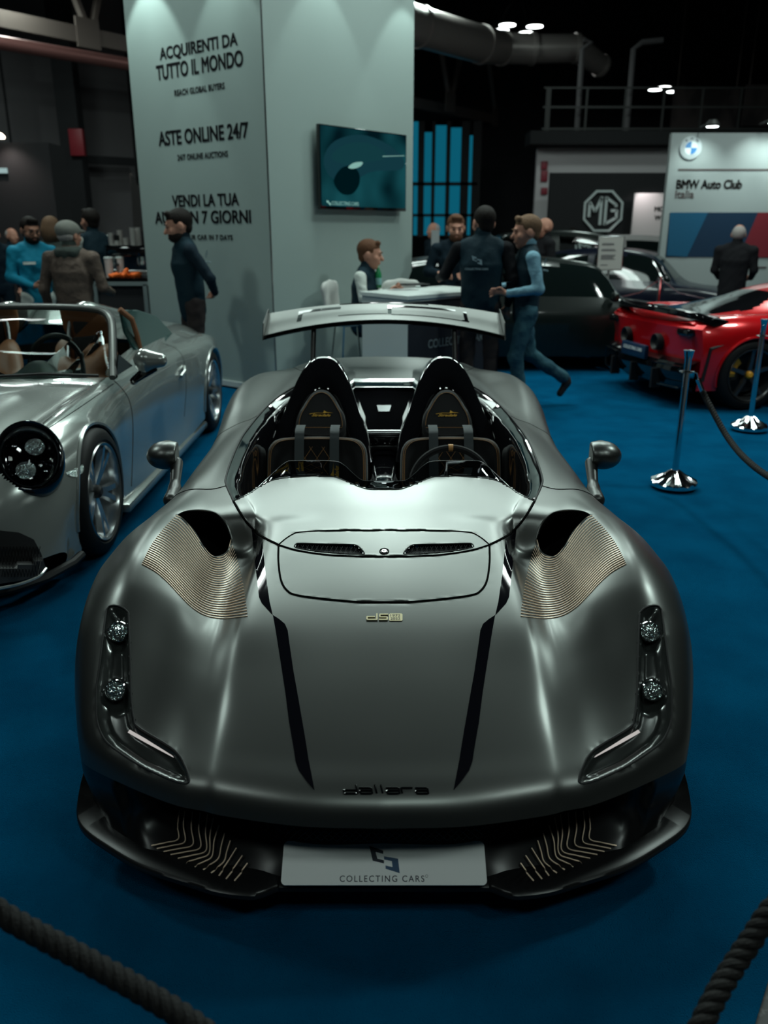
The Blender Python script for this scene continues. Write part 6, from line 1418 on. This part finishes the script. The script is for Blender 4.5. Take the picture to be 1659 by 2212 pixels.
        if style == 'cap':
            s = SDF(.01); s.ell(lz(hd(0, .045, -.01)), Vector((.079, .065, .05))*S*hs, hr); s.mesh(.012, 'hair', M[hair], R_)
    if beard:
        s = SDF(.012*S); s.ell(lz(hd(0, -.036, -.066)), Vector((.0635, .068, .052))*S*hs, hr); hcS = lz(hc)
        fy = hr @ Vector((0, -1, 0)); up_ = hr @ Vector((0, 0, 1)); mo = lz(hd(0, -.1, -.057))
        s.mesh(.009, 'beard', M[beard], R_, clip=lambda X, Y, Z: np.maximum((Z-hcS.z)+.035*S*hs, .020*S-np.sqrt((X-mo.x)**2+(Y-mo.y)**2+((Z-mo.z)*2.2)**2)))
    # ---- clothes
    def fold(a, f=1.0):
        return lambda X, Y, Z: -a*.8*(np.sin(X*23*f+Z*19*f+2*np.sin(Y*11+Z*7))*np.sin(Z*13*f-Y*29*f)+.35*np.sin(Z*37*f+X*43*f+2*np.sin(X*9)))
    def torso(s, t, ext=0):
        s.cone(lz(pel+Vector((0, 0, -.04-ext))), lz(chest), (.138+t)*S*wide, (.155+t)*S*wide, flat=((0, 1, 0), 1.30)); s.cone(lz(chest), lz(shz+bk*.01-up*.02), (.155+t)*S*wide, (.10+t)*S, flat=((0, 1, 0), 1.2))
        q_ = .80 if sleeve else 1.0; s.cone(lz(sh[0]*q_+shz*(1-q_)-up*.005), lz(sh[1]*q_+shz*(1-q_)-up*.005), (.060+t)*S, (.060+t)*S, k=.04)
        s.cone(lz(shz-up*.01), lz(neck+up*.02), (.095+t)*S, (.062+t)*S, k=.06); s.cone(lz(sh[0]*.55+shz*.45+up*.03), lz(sh[1]*.55+shz*.45+up*.03), (.05+t)*S, (.05+t)*S, k=.05)
    def sleeves(s, t, to=1.0):
        for i in (0, 1):
            el, wr_, tip = arms[i]; s.cone(lz(sh[i]), lz(el), (.064+t)*S, (.050+t)*S); s.cone(lz(el), lz(el+(wr_-el)*.93), (.050+t)*S, (.036+t)*S)
    if sleeve:
        s = SDF(.02*S); sleeves(s, 0); s.cone(lz(sh[0]), lz(sh[1]), .06*S, .06*S); s.cone(lz(neck-up*.03), lz(neck+up*.045), .068*S, .062*S); s.mesh(res, 'shirt', M[sleeve], R_, noise=fold(.0035*S, 1.6))
        s = SDF(.03*S); torso(s, .006, longtop); s.mesh(res, 'vest', M[top], R_, noise=fold(.003*S))
    else:
        s = SDF(.03*S); torso(s, .004, longtop); sleeves(s, .004); s.mesh(res, 'jacket', M[top], R_, noise=fold(.0045*S, 1.3))
    if collar: 
        s = SDF(.012*S); s.cone(lz(neck-up*.02), lz(neck+up*.06), .076*S, .070*S); s.ell(lz(neck+up*.08-bk*.02), Vector((.058, .062, .05))*S, None, cut=True); s.mesh(res*.8, 'collar', M[top if collar is True else collar], R_)
    if lower:
        s = SDF(.03*S); s.cone(lz(pel+Vector((-.05, 0, -.02))), lz(pel+Vector((.05, 0, -.02))), .125*S, .125*S, flat=((0, 1, 0), 1.15))
        for i in (0, 1):
            kn, an = legpose[i]; s.cone(lz(hips[i]), lz(kn), .098*S, .070*S, k=.02); s.cone(lz(kn), lz(an+(kn-an)*.03), .070*S, .058*S)
        s.mesh(res, 'trousers', M[legs], R_, noise=fold(.006*S, 1.2))
        for i in (0, 1):
            kn, an = legpose[i]; sd = (an-kn).normalized(); fwd = Vector((0, -1, 0)); fwd = (fwd-sd*fwd.dot(sd)).normalized()
            s = SDF(.02*S); s.cone(lz(an+sd*.02), lz(an+sd*.045+fwd*.03), .045*S, .042*S); s.cone(lz(an+sd*.05+fwd*.02), lz(an+sd*.055+fwd*.15), .040*S, .034*S)
            s.mesh(.012, 'shoe', M[shoes], R_)
    return R_, (hd, lz, shz, neck, up, bk, S)
M['capgrey'] = mat('grey_tweed_cap', (.14, .14, .125), .85, bump=('noise', 80, .5))
def at(px, Y, z=0): p = P(px, 700, Y=Y); return (p.x*(1 if True else 1), Y, z)
def xat(px, py, Y): return P(px, py, Y=Y).x
def badge(R_, m, text=True, w=.20):
    """small printed mark on the back of a vest"""
    d = MB()
    for pl in ([(-.05,.05),(-.005,.035),(-.005,.02),(-.03,.027),(-.025,.012),(.0,.005),(.0,-.005),(-.04,.01)], [(.0,.022),(.045,.012),(.05,-.035),(.008,-.02),(.006,-.008),(.028,-.015),(.025,.005),(.0,.012)]): d.prism([(x, y+.05) for x, y in pl], .002, m)
    d.build('vest_logo', mat('print_pale', (.28, .38, .42), .6), R_, 35, True)
    text_mb('COLLECTING CARS', m @ Matrix.Translation((-w/2, -.03, 0)), width=w, height=w*.085, depth=.002, bold=.01).build('vest_lettering', mat('print_pale2', (.3, .4, .44), .6), R_, 35, True)
ph = pi/2
# man in dark vest in front of the slogan wall, walking to the left, hands behind
R_, _ = person('dark haired bearded man in navy jacket and vest before the slogan wall', (xat(412, 600, 8.75), 8.75, 0), radians(-62), 1.90, 'navyvest', 'navy', 'darktrouser', 'skin', 'hairdark', 'quiff', 'hairdark', headpitch=radians(14), headyaw=radians(-10), headscale=1.22, lean=.08,
    arms=[((-.30, .05, 1.16), (-.26, .12, .93), (-.22, .13, .84)), ((.30, .10, 1.17), (.10, .20, 1.02), (.0, .21, 1.0))], wide=1.12, res=.012, fingers=True, collar='navy', longtop=.02)
badge(R_, frame((.0, .185, 1.40), (-1, 0, 0), Vector((0, -.1, 1)).normalized()), w=.2)
# seated man at the counter
R_, _ = person('young man in navy vest and white shirt seated at the counter', (xat(780, 600, 9.3), 9.3, 0), radians(72), 1.75, 'navyvest', 'whiteshirt', 'jean', 'skin', 'hairbrown', 'quiff', None, headpitch=radians(8), headyaw=radians(12), headscale=1.28, sit=True, lean=.12,
    arms=[((-.27, -.12, 1.03), (-.10, -.36, 1.10), (.0, -.42, 1.11)), ((.27, -.12, 1.03), (.14, -.36, 1.13), (.05, -.42, 1.13))], legpose=[((-.13, -.42, .74), (-.13, -.38, .34)), ((.13, -.42, .74), (.13, -.38, .34))], wide=1.1, res=.012, fingers=True, collar='navyvest')
# man facing the camera behind the counter
person('brown haired man in dark jacket facing the camera behind the counter', (xat(983, 560, 10.3), 10.3, 0), radians(-6), 1.88, 'navy', None, 'darktrouser', 'skin', 'hairbrown', 'quiff', 'hairbrown', headpitch=radians(10), headyaw=radians(8), headscale=1.2,
    arms=[((-.30, -.02, 1.17), (-.12, -.24, 1.14), (-.03, -.30, 1.13)), ((.30, -.02, 1.17), (.14, -.24, 1.14), (.05, -.30, 1.13))], wide=1.15, res=.012, fingers=True)
# man with his back to the camera
R_, _ = person('tall dark haired man with his back turned leaning on the counter', (xat(1040, 600, 8.35), 8.35, 0), radians(168), 1.93, 'navyvest', 'blackcloth', 'darktrouser', 'skin', 'hairdark', 'short', 'hairdark', headpitch=radians(4), headyaw=radians(28), headscale=1.16,
    arms=[((-.28, .03, 1.17), (-.24, -.10, .92), (-.23, -.13, .83)), ((.34, -.03, 1.19), (.42, -.22, 1.15), (.40, -.32, 1.16))], wide=1.2, res=.012, fingers=True, longtop=.06)
badge(R_, frame((.03, .192, 1.36), (-1, 0, 0), Vector((0, -.06, 1)).normalized()), w=.22)
# walking man
R_, _ = person('fair haired man in navy vest, blue shirt and jeans walking left', (xat(1136, 650, 8.35), 8.35, 0), radians(-86), 1.83, 'navyvest', 'paleshirt', 'jean', 'skin', 'hairfair', 'quiff', None, headpitch=radians(6), headscale=1.24,
    arms=[((-.26, .04, 1.14), (-.20, -.26, 1.13), (-.16, -.35, 1.14)), ((.27, .05, 1.14), (.22, -.24, 1.10), (.18, -.34, 1.12))], legpose=[((-.10, .08, .50), (-.10, .46, .25)), ((.10, -.10, .50), (.10, -.02, .09))], wide=1.08, res=.011, fingers=True, collar='paleshirt')
badge(R_, frame((.0, .175, 1.34), (-1, 0, 0), Vector((0, -.08, 1)).normalized()), w=.19)
MB().box((0, 0, 0), (.10, .19, .008), None, .003).xf(Matrix.Translation(P(1098, 600, Y=8.3)) @ Matrix.Rotation(.4, 4, 'X')).build('x', None); bpy.data.objects[-1] if False else None
o = bpy.data.objects['x']; o.name = 'smartphone'; o.data.materials.append(M['blackgloss']); tag(o, 'dark phone held up by the fair haired walking man', 'phone')
# bald man behind
person('bald man with glasses in a black top behind the walking man', (xat(1178, 520, 13), 13.0, 0), radians(-80), 1.90, 'blackcloth', None, 'darktrouser', 'skin', 'hairdark', 'bald', None, headscale=1.15, res=.016, wide=1.1)
person('white haired man in a dark suit far back by the blue window', (xat(938, 520, 16.3), 16.3, 0), radians(-60), 1.86, 'navy', None, 'darktrouser', 'skin', 'hairgrey', 'thin', None, headscale=1.15, res=.02, wide=1.1, collar='whiteshirt')
person('small figure in a white shirt behind the far black saloon', (xat(1236, 520, 20.9), 20.9, 0), radians(10), 1.80, 'navyvest', 'whiteshirt', 'darktrouser', 'skin2', 'hairdark', 'short', None, headscale=1.1, res=.022)
person('man in a dark coat seen from behind facing the club wall', (xat(1588, 560, 12.6), 12.6, 0), radians(150), 1.80, 'blackcloth', None, 'blackcloth', 'skin', 'hairgrey', 'thin', None, headyaw=radians(10), headscale=1.15, res=.015, wide=1.28, longtop=.12,
    arms=[((-.27, -.02, 1.14), (-.22, -.20, 1.02), (-.12, -.26, 1.0)), ((.27, -.02, 1.14), (.22, -.20, 1.02), (.12, -.26, 1.0))])
# left group at the coffee bar
R_, q_ = person('man with glasses in a bright blue jacket at the coffee bar', (xat(72, 560, 10.15), 10.15, 0), radians(38), 1.85, 'bluejacket', None, 'whiteshirt', 'skin2', 'hairdark', 'quiff', 'hairdark', headpitch=radians(12), headyaw=radians(5), headscale=1.2,
    arms=[((-.27, .0, 1.14), (-.10, -.22, 1.05), (.0, -.28, 1.05)), ((.27, .0, 1.14), (.20, -.22, 1.05), (.12, -.30, 1.05))], wide=1.15, res=.012, fingers=True)
hd, lz = q_[0], q_[1]
g = MB()
for sg in (-1, 1): g.tube([lz(hd(sg*.032+.022*cos(a), -.112, .004+.018*sin(a))) for a in np.linspace(0, 2*pi, 16, endpoint=False)], .0035, 5, closed=True); g.tube([lz(hd(sg*.054, -.112, .008)), lz(hd(sg*.088, .0, .008))], .003, 5)
g.tube([lz(hd(-.012, -.114, .006)), lz(hd(.012, -.114, .006))], .003, 5); g.build('glasses', M['black'], R_, 35, True)
text_mb('I', frame((-.17, -.13, 1.33), (1, .0, 0), (0, 0, 1)), width=.15, height=.035, depth=.004).build('chest_patch', M['whiteshirt'], R_, 35, True) if False else MB().box((-.10, -.175, 1.33), (.14, .012, .03)).build('chest_patch', M['whiteshirt'], R_, 35, True)
person('long haired person in a dark coat behind the flat cap man', (xat(118, 560, 11.0), 11.0, 0), radians(190), 1.86, 'greyhood', None, 'darktrouser', 'skin', 'hairfair', 'long', None, headscale=1.25, res=.015, wide=1.15)
R_, q_ = person('man in a grey flat cap and brown jacket seen from behind', (xat(158, 600, 9.0), 9.0, 0), radians(172), 1.80, 'brownjacket', None, 'jean', 'skin', 'hairgrey', 'cap', None, headyaw=radians(-20), headpitch=radians(6), headscale=1.2,
    arms=[((-.31, -.02, 1.12), (-.30, -.24, 1.05), (-.22, -.30, 1.06)), ((.33, .02, 1.10), (.34, -.08, .86), (.33, -.10, .78))], wide=1.32, res=.012, fingers=True, collar='greyhood', longtop=.03)
s = SDF(.03); s.cone((-.07, .08, 1.47), (.07, .08, 1.47), .055, .055); s.cone((-.11, .02, 1.49), (-.07, .08, 1.47), .04, .05); s.cone((.11, .02, 1.49), (.07, .08, 1.47), .04, .05); s.cone((0, .11, 1.42), (0, .10, 1.47), .03, .05); s.mesh(.01, 'hood', M['greyhood'], R_)
R_, _ = person('barista in navy vest over a pale shirt behind the coffee bar', (xat(205, 550, 11.9), 11.9, 0), radians(-130), 1.98, 'navyvest', 'whiteshirt', 'darktrouser', 'skin', 'hairdark', 'quiff', None, headscale=1.22, res=.013, wide=1.15,
    arms=[((-.30, .02, 1.14), (-.26, -.2, 1.0), (-.22, -.28, 1.0)), ((.27, -.02, 1.14), (.2, -.22, 1.02), (.15, -.3, 1.02))])
person('figure in a dark coat at the bar end beside the slogan wall', (xat(326, 560, 12.1), 12.1, 0), radians(60), 1.55, 'blackcloth', None, 'darktrouser', 'skin', 'hairdark', 'short', None, res=.016, arms=[((-.26, -.05, 1.10), (-.2, -.32, 1.10), (-.18, -.42, 1.1)), ((.26, .02, 1.14), (.2, -.2, 1.1), (.18, -.3, 1.1))])
person('grey haired man in a pale blue shirt seated far back at left', (xat(28, 540, 15.6), 15.6, 0), radians(60), 1.75, 'navy', 'paleshirt', 'darktrouser', 'skin', 'hairgrey', 'thin', None, headscale=1.2, res=.02, arms=[((-.25, -.02, 1.14), (-.12, -.24, 1.05), (0, -.28, 1.05)), ((.25, -.02, 1.14), (.12, -.24, 1.05), (0, -.28, 1.05))])
person('person in dark blue clothes cut off by the left picture edge', (xat(-8, 560, 12.5), 12.5, 0), radians(30), 1.80, 'navy', None, 'navy', 'skin', 'hairdark', 'short', None, res=.018)
# ============================================================ furniture and small things
# ---- white counter
F0 = Vector((.225, 8.05, 0)); ua = Vector((.68, .733, 0)).normalized(); ub = Vector((-.593, .805, 0)).normalized(); la, lb_, ct = 1.35, .80, 1.12
cn = empty('counter', F0, 0, 'white corner counter with a dark printed side panel', 'counter')
def rect(o, la_, lb2, z0, z1): return MB().prism([((o+ua*a+ub*c).x, (o+ua*a+ub*c).y) for a, c in ((0, 0), (la_, 0), (la_, lb2), (0, lb2))], z1-z0, Matrix.Translation((0, 0, z0)))
rect(F0+ua*.02+ub*.02, la-.04, lb_-.04, 0, ct-.035).build('cabinet', M['white'], cn)
rect(F0, la, lb_, ct-.035, ct).build('worktop', mat('worktop_white', (.6, .64, .62), .3), cn)
nd = Vector((ua.y, -ua.x, 0)); MB().box((0, 0, 0), (la-.05, .006, ct-.06)).xf(frame(F0+ua*la/2+nd*(-.015)+Z*(ct-.06)/2, ua, -nd, Z)).build('side_panel', mat('panel_navy', (.008, .010, .016), .6), cn)
text_mb('COLLECTING CARS', frame(F0+ua*.32+nd*-.010+Z*.60, ua, Z), width=.95, height=.085, depth=.002, bold=.01).build('panel_lettering', mat('panel_print', (.16, .19, .2), .6), cn)
# things on the counter
q = P(817, 622, z=ct); q.z = ct; bt = empty('water_bottle', q, 0, 'green glass water bottle with pale label standing on the white counter', 'bottle')
MB().lathe([(0, 0), (.034, 0), (.036, .01), (.036, .13), (.030, .165), (.014, .20), (.013, .235), (0, .236)], 24, Matrix.Translation(q)).build('glass_body', mat('green_glass', (.02, .22, .08), .08, spec=.8), bt)
MB().lathe([(.0368, .035), (.0368, .105)], 24, Matrix.Translation(q)).build('label', mat('bottle_label', (.22, .45, .45), .5), bt); MB().lathe([(.0145, .21), (.015, .25), (0, .251)], 16, Matrix.Translation(q)).build('cap', mat('bottle_cap', (.3, .5, .35), .4), bt)
q = P(893, 620, z=ct); tag(MB().box((0, 0, 0), (.30, .21, .012), None, .004).xf(Matrix.Translation((q.x, q.y, ct+.030)) @ Matrix.Rotation(.5, 4, 'Z')).build('laptop', M['black']), 'closed dark laptop lying on the white counter', 'laptop')
q = P(868, 626, z=ct); tag(MB().box((0, 0, 0), (.30, .21, .004)).xf(Matrix.Translation((q.x, q.y, ct+.003)) @ Matrix.Rotation(.3, 4, 'Z')).build('leaflet', mat('leaflet', (.4, .38, .37), .5, mix=('noise', 12, (.2, .22, .24), .45, .6))), 'printed leaflet lying under the laptop on the counter', 'leaflet')
q = P(903, 622, z=ct); tag(MB().box((q.x, q.y, ct+.012), (.05, .04, .022), None, .005).build('card_reader', M['white']), 'small white block under the laptop edge on the counter', 'card reader')
# ---- bar chairs
def bar_chair(x, y, rz, label):
    t = empty('bar_chair', (x, y, .022), rz, label, 'chair', 'white bar chairs around the counter'); wl = mat('white_quilt', (.5, .5, .48), .5, bump=('chk', (28, 28, 28), .5, .004)) if 'wq' not in M else M['wq']; M['wq'] = wl
    s = SDF(.03); s.cone((-.15, 0, .74), (.15, 0, .74), .17, .17, flat=((0, 0, 1), 4)); s.mesh(.014, 'seat', wl, t)
    s = SDF(.03); s.cone((-.13, .20, .80), (.13, .20, .80), .07, .07, flat=((0, 1, 0), 2.5)); s.cone((-.15, .24, 1.08), (.15, .24, 1.08), .07, .07, flat=((0, 1, 0), 2.5)); s.cone((-.13, .20, .80), (-.15, .24, 1.08), .07, .07, flat=((0, 1, 0), 2.5)); s.cone((.13, .20, .80), (.15, .24, 1.08), .07, .07, flat=((0, 1, 0), 2.5)); s.cone((0, .22, .85), (0, .24, 1.06), .10, .12, flat=((0, 1, 0), 5)); s.mesh(.014, 'backrest', wl, t)
    for sx in (-1, 1):
        for sy in (-1, 1): MB().tube([(sx*.14, sy*.13, .72), (sx*.22, sy*.20, .0)], .011, 8).build('leg', M['chrome'], t, 35, True)
    MB().tube([(sx_*.195, sy_*.175, .25) for sx_, sy_ in ((-1, -1), (1, -1), (1, 1), (-1, 1))], .009, 6, closed=True).build('foot_ring', M['chrome'], t, 35, True)
bar_chair(xat(757, 640, 9.3), 9.3, radians(72), 'white quilted bar chair that the seated man sits on'); bar_chair(xat(850, 640, 9.85), 9.85, radians(-160), 'empty white quilted bar chair behind the green bottle')
# ---- coffee bar
bx0, bx1, by, bz = -3.62, -2.72, 10.75, 1.15
cb = empty('coffee_bar', ((bx0+bx1)/2, by+.3, 0), 0, 'black coffee bar with a pale metal frame beside the slogan wall', 'bar')
MB().box(((bx0+bx1)/2, by+.32, bz/2), (bx1-bx0-.04, .6, bz-.08)).build('front_panel', M['hallblack'], cb); MB().box(((bx0+bx1)/2, by+.32, bz-.015), (bx1-bx0+.06, .7, .03)).build('bar_top', M['blackgloss'], cb)
fr_ = MB().box(((bx0+bx1)/2, by, bz-.07), (bx1-bx0, .05, .05)); 
for x in (bx0, bx0+(bx1-bx0)*.70, bx1): fr_.box((x, by, bz/2-.04), (.05, .05, bz-.08))
fr_.build('metal_frame', mat('pale_frame', (.28, .33, .33), .4, metal=.5), cb)
for k, (px, dx) in enumerate(((237, 0), (261, .16))):
    q = Vector((xat(px, 590, by+.2+dx), by+.2+dx, bz)); t = empty('tall_cup', q, 0, ['nearer tall white patterned paper cup on the coffee bar', 'tall white patterned paper cup standing further back on the bar'][k], 'cup', 'tall cups on the coffee bar')
    MB().lathe([(0, 0), (.045, 0), (.052, .22), (.0, .22)], 20, Matrix.Translation(q)).build('cup_body', mat('cup_paper', (.5, .42, .40), .6, mix=('vor', 26, (.15, .08, .2), .12, .08)), t); MB().lathe([(.054, .22), (.056, .225), (.05, .245), (0, .245)], 20, Matrix.Translation(q)).build('lid', M['white'], t)
oc_ = mat('orange_cloth', (.85, .14, .015), .7)
for k, (px, dy, rx_, lb) in enumerate(((247, .08, .07, 'flat folded orange cloth on the bar in front of the cups'), (268, .22, .06, 'crumpled orange cloth heaped on the bar beside the cups'), (292, .26, .06, 'flat orange cloth near the coffee machine'))):
    x = xat(px, 595, by+dy); s = SDF(.03); s.cone((x-rx_*.7, by+dy, bz+.02), (x+rx_*.7, by+dy+.03, bz+.02), .03, .025); s.cone((x, by+dy-.03, bz+.02), (x+.03, by+dy+.02, bz+(.08 if k == 1 else .03)), .03, .03); o = s.mesh(.012, 'cloth', oc_, None, noise=lambda X, Y, Z: .006*np.sin(X*90)*np.sin(Z*70+Y*60)); tag(o, lb, 'cloth', 'orange cloths on the coffee bar')
# coffee machine with cups on top
mx = xat(290, 560, by+.42); cm = empty('coffee_machine', (mx, by+.42, bz), 0, 'black and chrome espresso machine on the coffee bar', 'coffee machine')
MB().box((mx, by+.50, bz+.30), (.66, .36, .12), None, .02).build('housing', M['blackgloss'], cm); MB().box((mx, by+.52, bz+.04), (.66, .40, .08), None, .015).build('drip_tray', M['steel'], cm); MB().box((mx, by+.62, bz+.18), (.60, .12, .24), None, .01).build('back_panel', mat('machine_blue', (.01, .06, .12), .3), cm)
for k, x in enumerate((-.18, .10)):
    MB().lathe([(.0, -.10), (.045, -.10), (.05, -.04), (.045, 0), (0, 0)], 20, Matrix.Translation((mx+x, by+.36, bz+.24))).build('group_head', M['chrome'], cm); MB().tube([(mx+x, by+.33, bz+.15), (mx+x, by+.20, bz+.135)], .014, 8).build('portafilter', M['black'], cm)
MB().tube([(mx+.28, by+.33, bz+.30), (mx+.30, by+.26, bz+.22), (mx+.30, by+.26, bz+.08)], .008, 6).build('steam_wand', M['chrome'], cm)
MB().tube([(mx-.33, by+.34, bz+.37), (mx+.33, by+.34, bz+.37)], .01, 6).build('cup_rail', M['chrome'], cm)
MB().lathe([(0, 0), (.07, 0), (.085, .14), (.06, .2), (0, .21)], 20, Matrix.Translation((mx+.26, by+.5, bz+.36))).build('bean_hopper', M['steel'], cm)
cupm = mat('paper_cup', (.45, .42, .40), .6)
for k, (dx, dy, n, dk) in enumerate(((-.28, .44, 4, False), (-.20, .42, 3, True), (-.20, .56, 5, False), (-.10, .46, 2, False), (.0, .44, 6, False), (.03, .58, 6, False))):
    t = empty('cup_stack', (mx+dx, by+dy, bz+.36), 0, ['short leftmost stack of paper cups on the coffee machine', 'stack of paper cups with a black top cup on the machine', 'taller stack of cups behind the black topped one', 'lowest pair of stacked cups mid machine', 'tall front stack of paper cups at the machine middle', 'tall rear stack of paper cups at the machine middle'][k], 'cups', 'cup stacks on the coffee machine')
    for i in range(n): MB().lathe([(.026, 0), (.036, .075), (.038, .078), (.034, .075), (.024, .004), (0, .004)], 16, Matrix.Translation((mx+dx, by+dy, bz+.36+i*.032))).build('cup', M['black'] if dk and i > 0 else cupm, t)
# ---- barrier posts and ropes
M['postchrome'] = mat('post_chrome', (.7, .71, .73), .1, metal=1)
def post(px, py, label, r=.155, h=.95):
    c = P(px, py, z=.022); t = empty('barrier_post', c, 0, label, 'barrier post', 'chrome barrier posts'); m_ = Matrix.Translation(c)
    b = MB(); n = 48; vs_ = []; fs = []; prof = [(1.0, 0), (1.0, .022), (.97, .03), (.75, .048), (.45, .072), (.22, .10), (.14, .11)]
    for j, (rr_, z) in enumerate(prof):
        for i in range(n): a = 2*pi*i/n; k = 1+(.03*cos(a*12) if 1 < j < 6 else 0); vs_.append(m_ @ Vector((rr_*r*k*cos(a), rr_*r*k*sin(a), z+(.006*cos(a*12) if 1 < j < 6 else 0))))
    for j in range(len(prof)-1): fs += [[j*n+i, j*n+(i+1) % n, j*n+n+(i+1) % n, j*n+n+i] for i in range(n)]
    b.add(vs_, fs).build('base', M['postchrome'], t)
    MB().lathe([(.022, .10), (.022, h-.15), (0, h-.15)], 20, m_).build('pole', M['postchrome'], t)
    MB().lathe([(.024, h-.15), (.050, h-.145), (.050, h-.138), (.024, h-.135)], 24, m_).build('rope_collar', M['postchrome'], t)
    MB().lathe([(.022, h-.14), (.024, h-.06), (.034, h-.006), (.036, h), (.030, h), (0, h-.004)], 24, m_).build('finial', M['postchrome'], t); return c+Z*(h-.14), t
def rope(pts, r, label, n=400, parent=None, strands=3, name='barrier_rope', turns=None):
    A = spline(pts, 80); A = poly_resample(A, n); L = sum((Vector(A[i+1])-Vector(A[i])).length for i in range(n-1)); tw = turns or L/(r*3.6); cl = []
    t = empty(name, Vector(A[0]), 0, label, 'rope', 'black twisted barrier ropes')
    prev = None; fr_ = []
    for i in range(n):
        d = (Vector(A[min(i+1, n-1)])-Vector(A[max(i-1, 0)])).normalized(); a = Vector((0, 0, 1)) if prev is None else prev; a = (a-d*a.dot(d)).normalized(); prev = a; fr_.append((a, d.cross(a)))
    for s_ in range(strands):
        pts_ = []; ysub = []
        for i in range(n):
            g = 2*pi*(i/n*tw+s_/strands); a, c = fr_[i]; pts_.append(Vector(A[i])+(a*cos(g)+c*sin(g))*r*.52)
        rad = [r*.56]*n
        MB().tube(pts_, rad, 10).build('strand', M['rope'], t)
    return t
pa, t1 = post(1455, 1047, 'chrome barrier post with a black rope, nearer of the two at right', .158, .93)
pb, t2 = post(1618, 925, 'chrome barrier post beside the red car wheel, further of the two', .158, .96)
d_ = pa+Vector((.09, .02, -.05))
hk = tag(MB().tube([pa+Vector((.03, 0, .0)), pa+Vector((.07, 0, -.01)), pa+Vector((.085, .0, -.05))], .006, 6).tube([pa+Vector((.08, 0, -.05)), pa+Vector((.125, .0, -.14))], .016, 12).build('rope_hook', M['postchrome'], None), 'chrome hook clipping the rope to the nearer barrier post', 'hook')
rope([pa+Vector((.12, 0, -.13)), P(1530, 870, Y=5.5), P(1572, 945, Y=5.2), P(1620, 1000, Y=4.8), P(1690, 1045, Y=4.4), P(1800, 1080, Y=3.9)], .019, 'black twisted rope sagging from the nearer barrier post to the right', 300)
# foreground ropes
rope([P(-90, 1905, Y=1.12), P(0, 1972, Y=1.12), P(100, 2028, Y=1.10), P(200, 2082, Y=1.08), P(300, 2138, Y=1.05), P(400, 2200, Y=1.02), P(520, 2290, Y=.98)], .019, 'thick black twisted rope crossing the lower left corner', 500)
rope([P(1770, 1830, Y=1.25), P(1700, 1930, Y=1.22), P(1659, 1975, Y=1.20), P(1630, 2020, Y=1.18), P(1590, 2080, Y=1.15), P(1550, 2145, Y=1.11), P(1515, 2215, Y=1.07), P(1480, 2290, Y=1.03)], .019, 'thick black twisted rope crossing the lower right corner', 500)
# ---- sign board stand, far thin barrier
a = P(1295, 512, Y=12.4); c = P(1341, 582, Y=12.4); sg_ = empty('sign_stand', (P(1318, 580, Y=12.4).x, 12.4, 0), 0, 'small pale framed information board on a thin pole among dark cars', 'sign stand'); mx_ = (a.x+c.x)/2
MB().box((mx_, 12.4, (a.z+c.z)/2), (c.x-a.x+.03, .02, a.z-c.z+.03), None, .006).build('frame', M['steel'], sg_); MB().box((mx_, 12.388, (a.z+c.z)/2), (c.x-a.x, .006, a.z-c.z)).build('sheet', mat('sheet_paper', (.42, .42, .40), .6), sg_)
b = MB()
for y, w_ in ((.80, .5), (.76, .5), (.62, .55), (.58, .6), (.44, .6), (.40, .55), (.36, .5), (.32, .6), (.14, .3)): b.box((a.x+.03+w_*(c.x-a.x)*.5+.01, 12.384, c.z+(a.z-c.z)*y), ((c.x-a.x)*w_, .003, .008))
b.build('printed_lines', M['ink'], sg_); MB().tube([(mx_, 12.41, .04), (mx_, 12.41, c.z)], .015, 8).build('pole', M['steel'], sg_); MB().lathe([(0, 0), (.16, 0), (.16, .012), (.03, .03), (0, .03)], 24, Matrix.Translation((mx_, 12.41, .022))).build('base', M['steel'], sg_)
q = P(1427, 600, Y=12.9); tb = empty('thin_barrier', (q.x, 12.9, 0), 0, 'thin steel barrier post with two cords between the dark cars', 'barrier post')
MB().tube([(q.x, 12.9, .02), (q.x, 12.9, q.z)], .025, 10).build('pole', M['postchrome'], tb); MB().lathe([(0, 0), (.05, 0), (.05, .02), (0, .02)], 16, Matrix.Translation((q.x, 12.9, q.z))).build('cap', M['postchrome'], tb)
for s_ in (-1, 1): MB().tube([(q.x, 12.9, q.z-.02), (q.x+s_*.3, 12.9, q.z-.22), (q.x+s_*.9, 12.9, q.z-.35)], .008, 6).build('cord', M['steel'], tb)
# pale poster board by the far white haired man
a = P(932, 497, Y=15.7); c = P(948, 552, Y=15.7); tag(MB().box(((a.x+c.x)/2, 15.7, c.z/2+a.z/2), (c.x-a.x, .04, a.z-c.z)).box(((a.x+c.x)/2, 15.7, c.z/2), (.05, .04, c.z)).build('poster_board', mat('poster', (.3, .33, .34), .6)), 'narrow pale poster board far back near the blue window', 'poster board')
# yellow and red flag banner beside the slogan wall
a = P(282, 375, Y=17); c = P(306, 500, Y=17); fb = empty('flag_banner', ((a.x+c.x)/2, 17, 0), 0, 'dark feather banner with red and yellow print at the slogan wall edge', 'banner')
MB().prism([(a.x, a.z), (c.x+.1, a.z-.35), (c.x+.15, c.z), (c.x-.15, c.z)], .02, frame((0, 17, 0), (1, 0, 0), Z)).build('banner_cloth', mat('feather_black', (.012, .01, .01), .8, mix=('noise', (1.5, 1, 1.2), (.3, .03, .02), .58, .62)), fb); MB().tube([(a.x, 17.02, 0), (a.x, 17.02, a.z)], .02, 6).build('pole', M['beam'], fb)
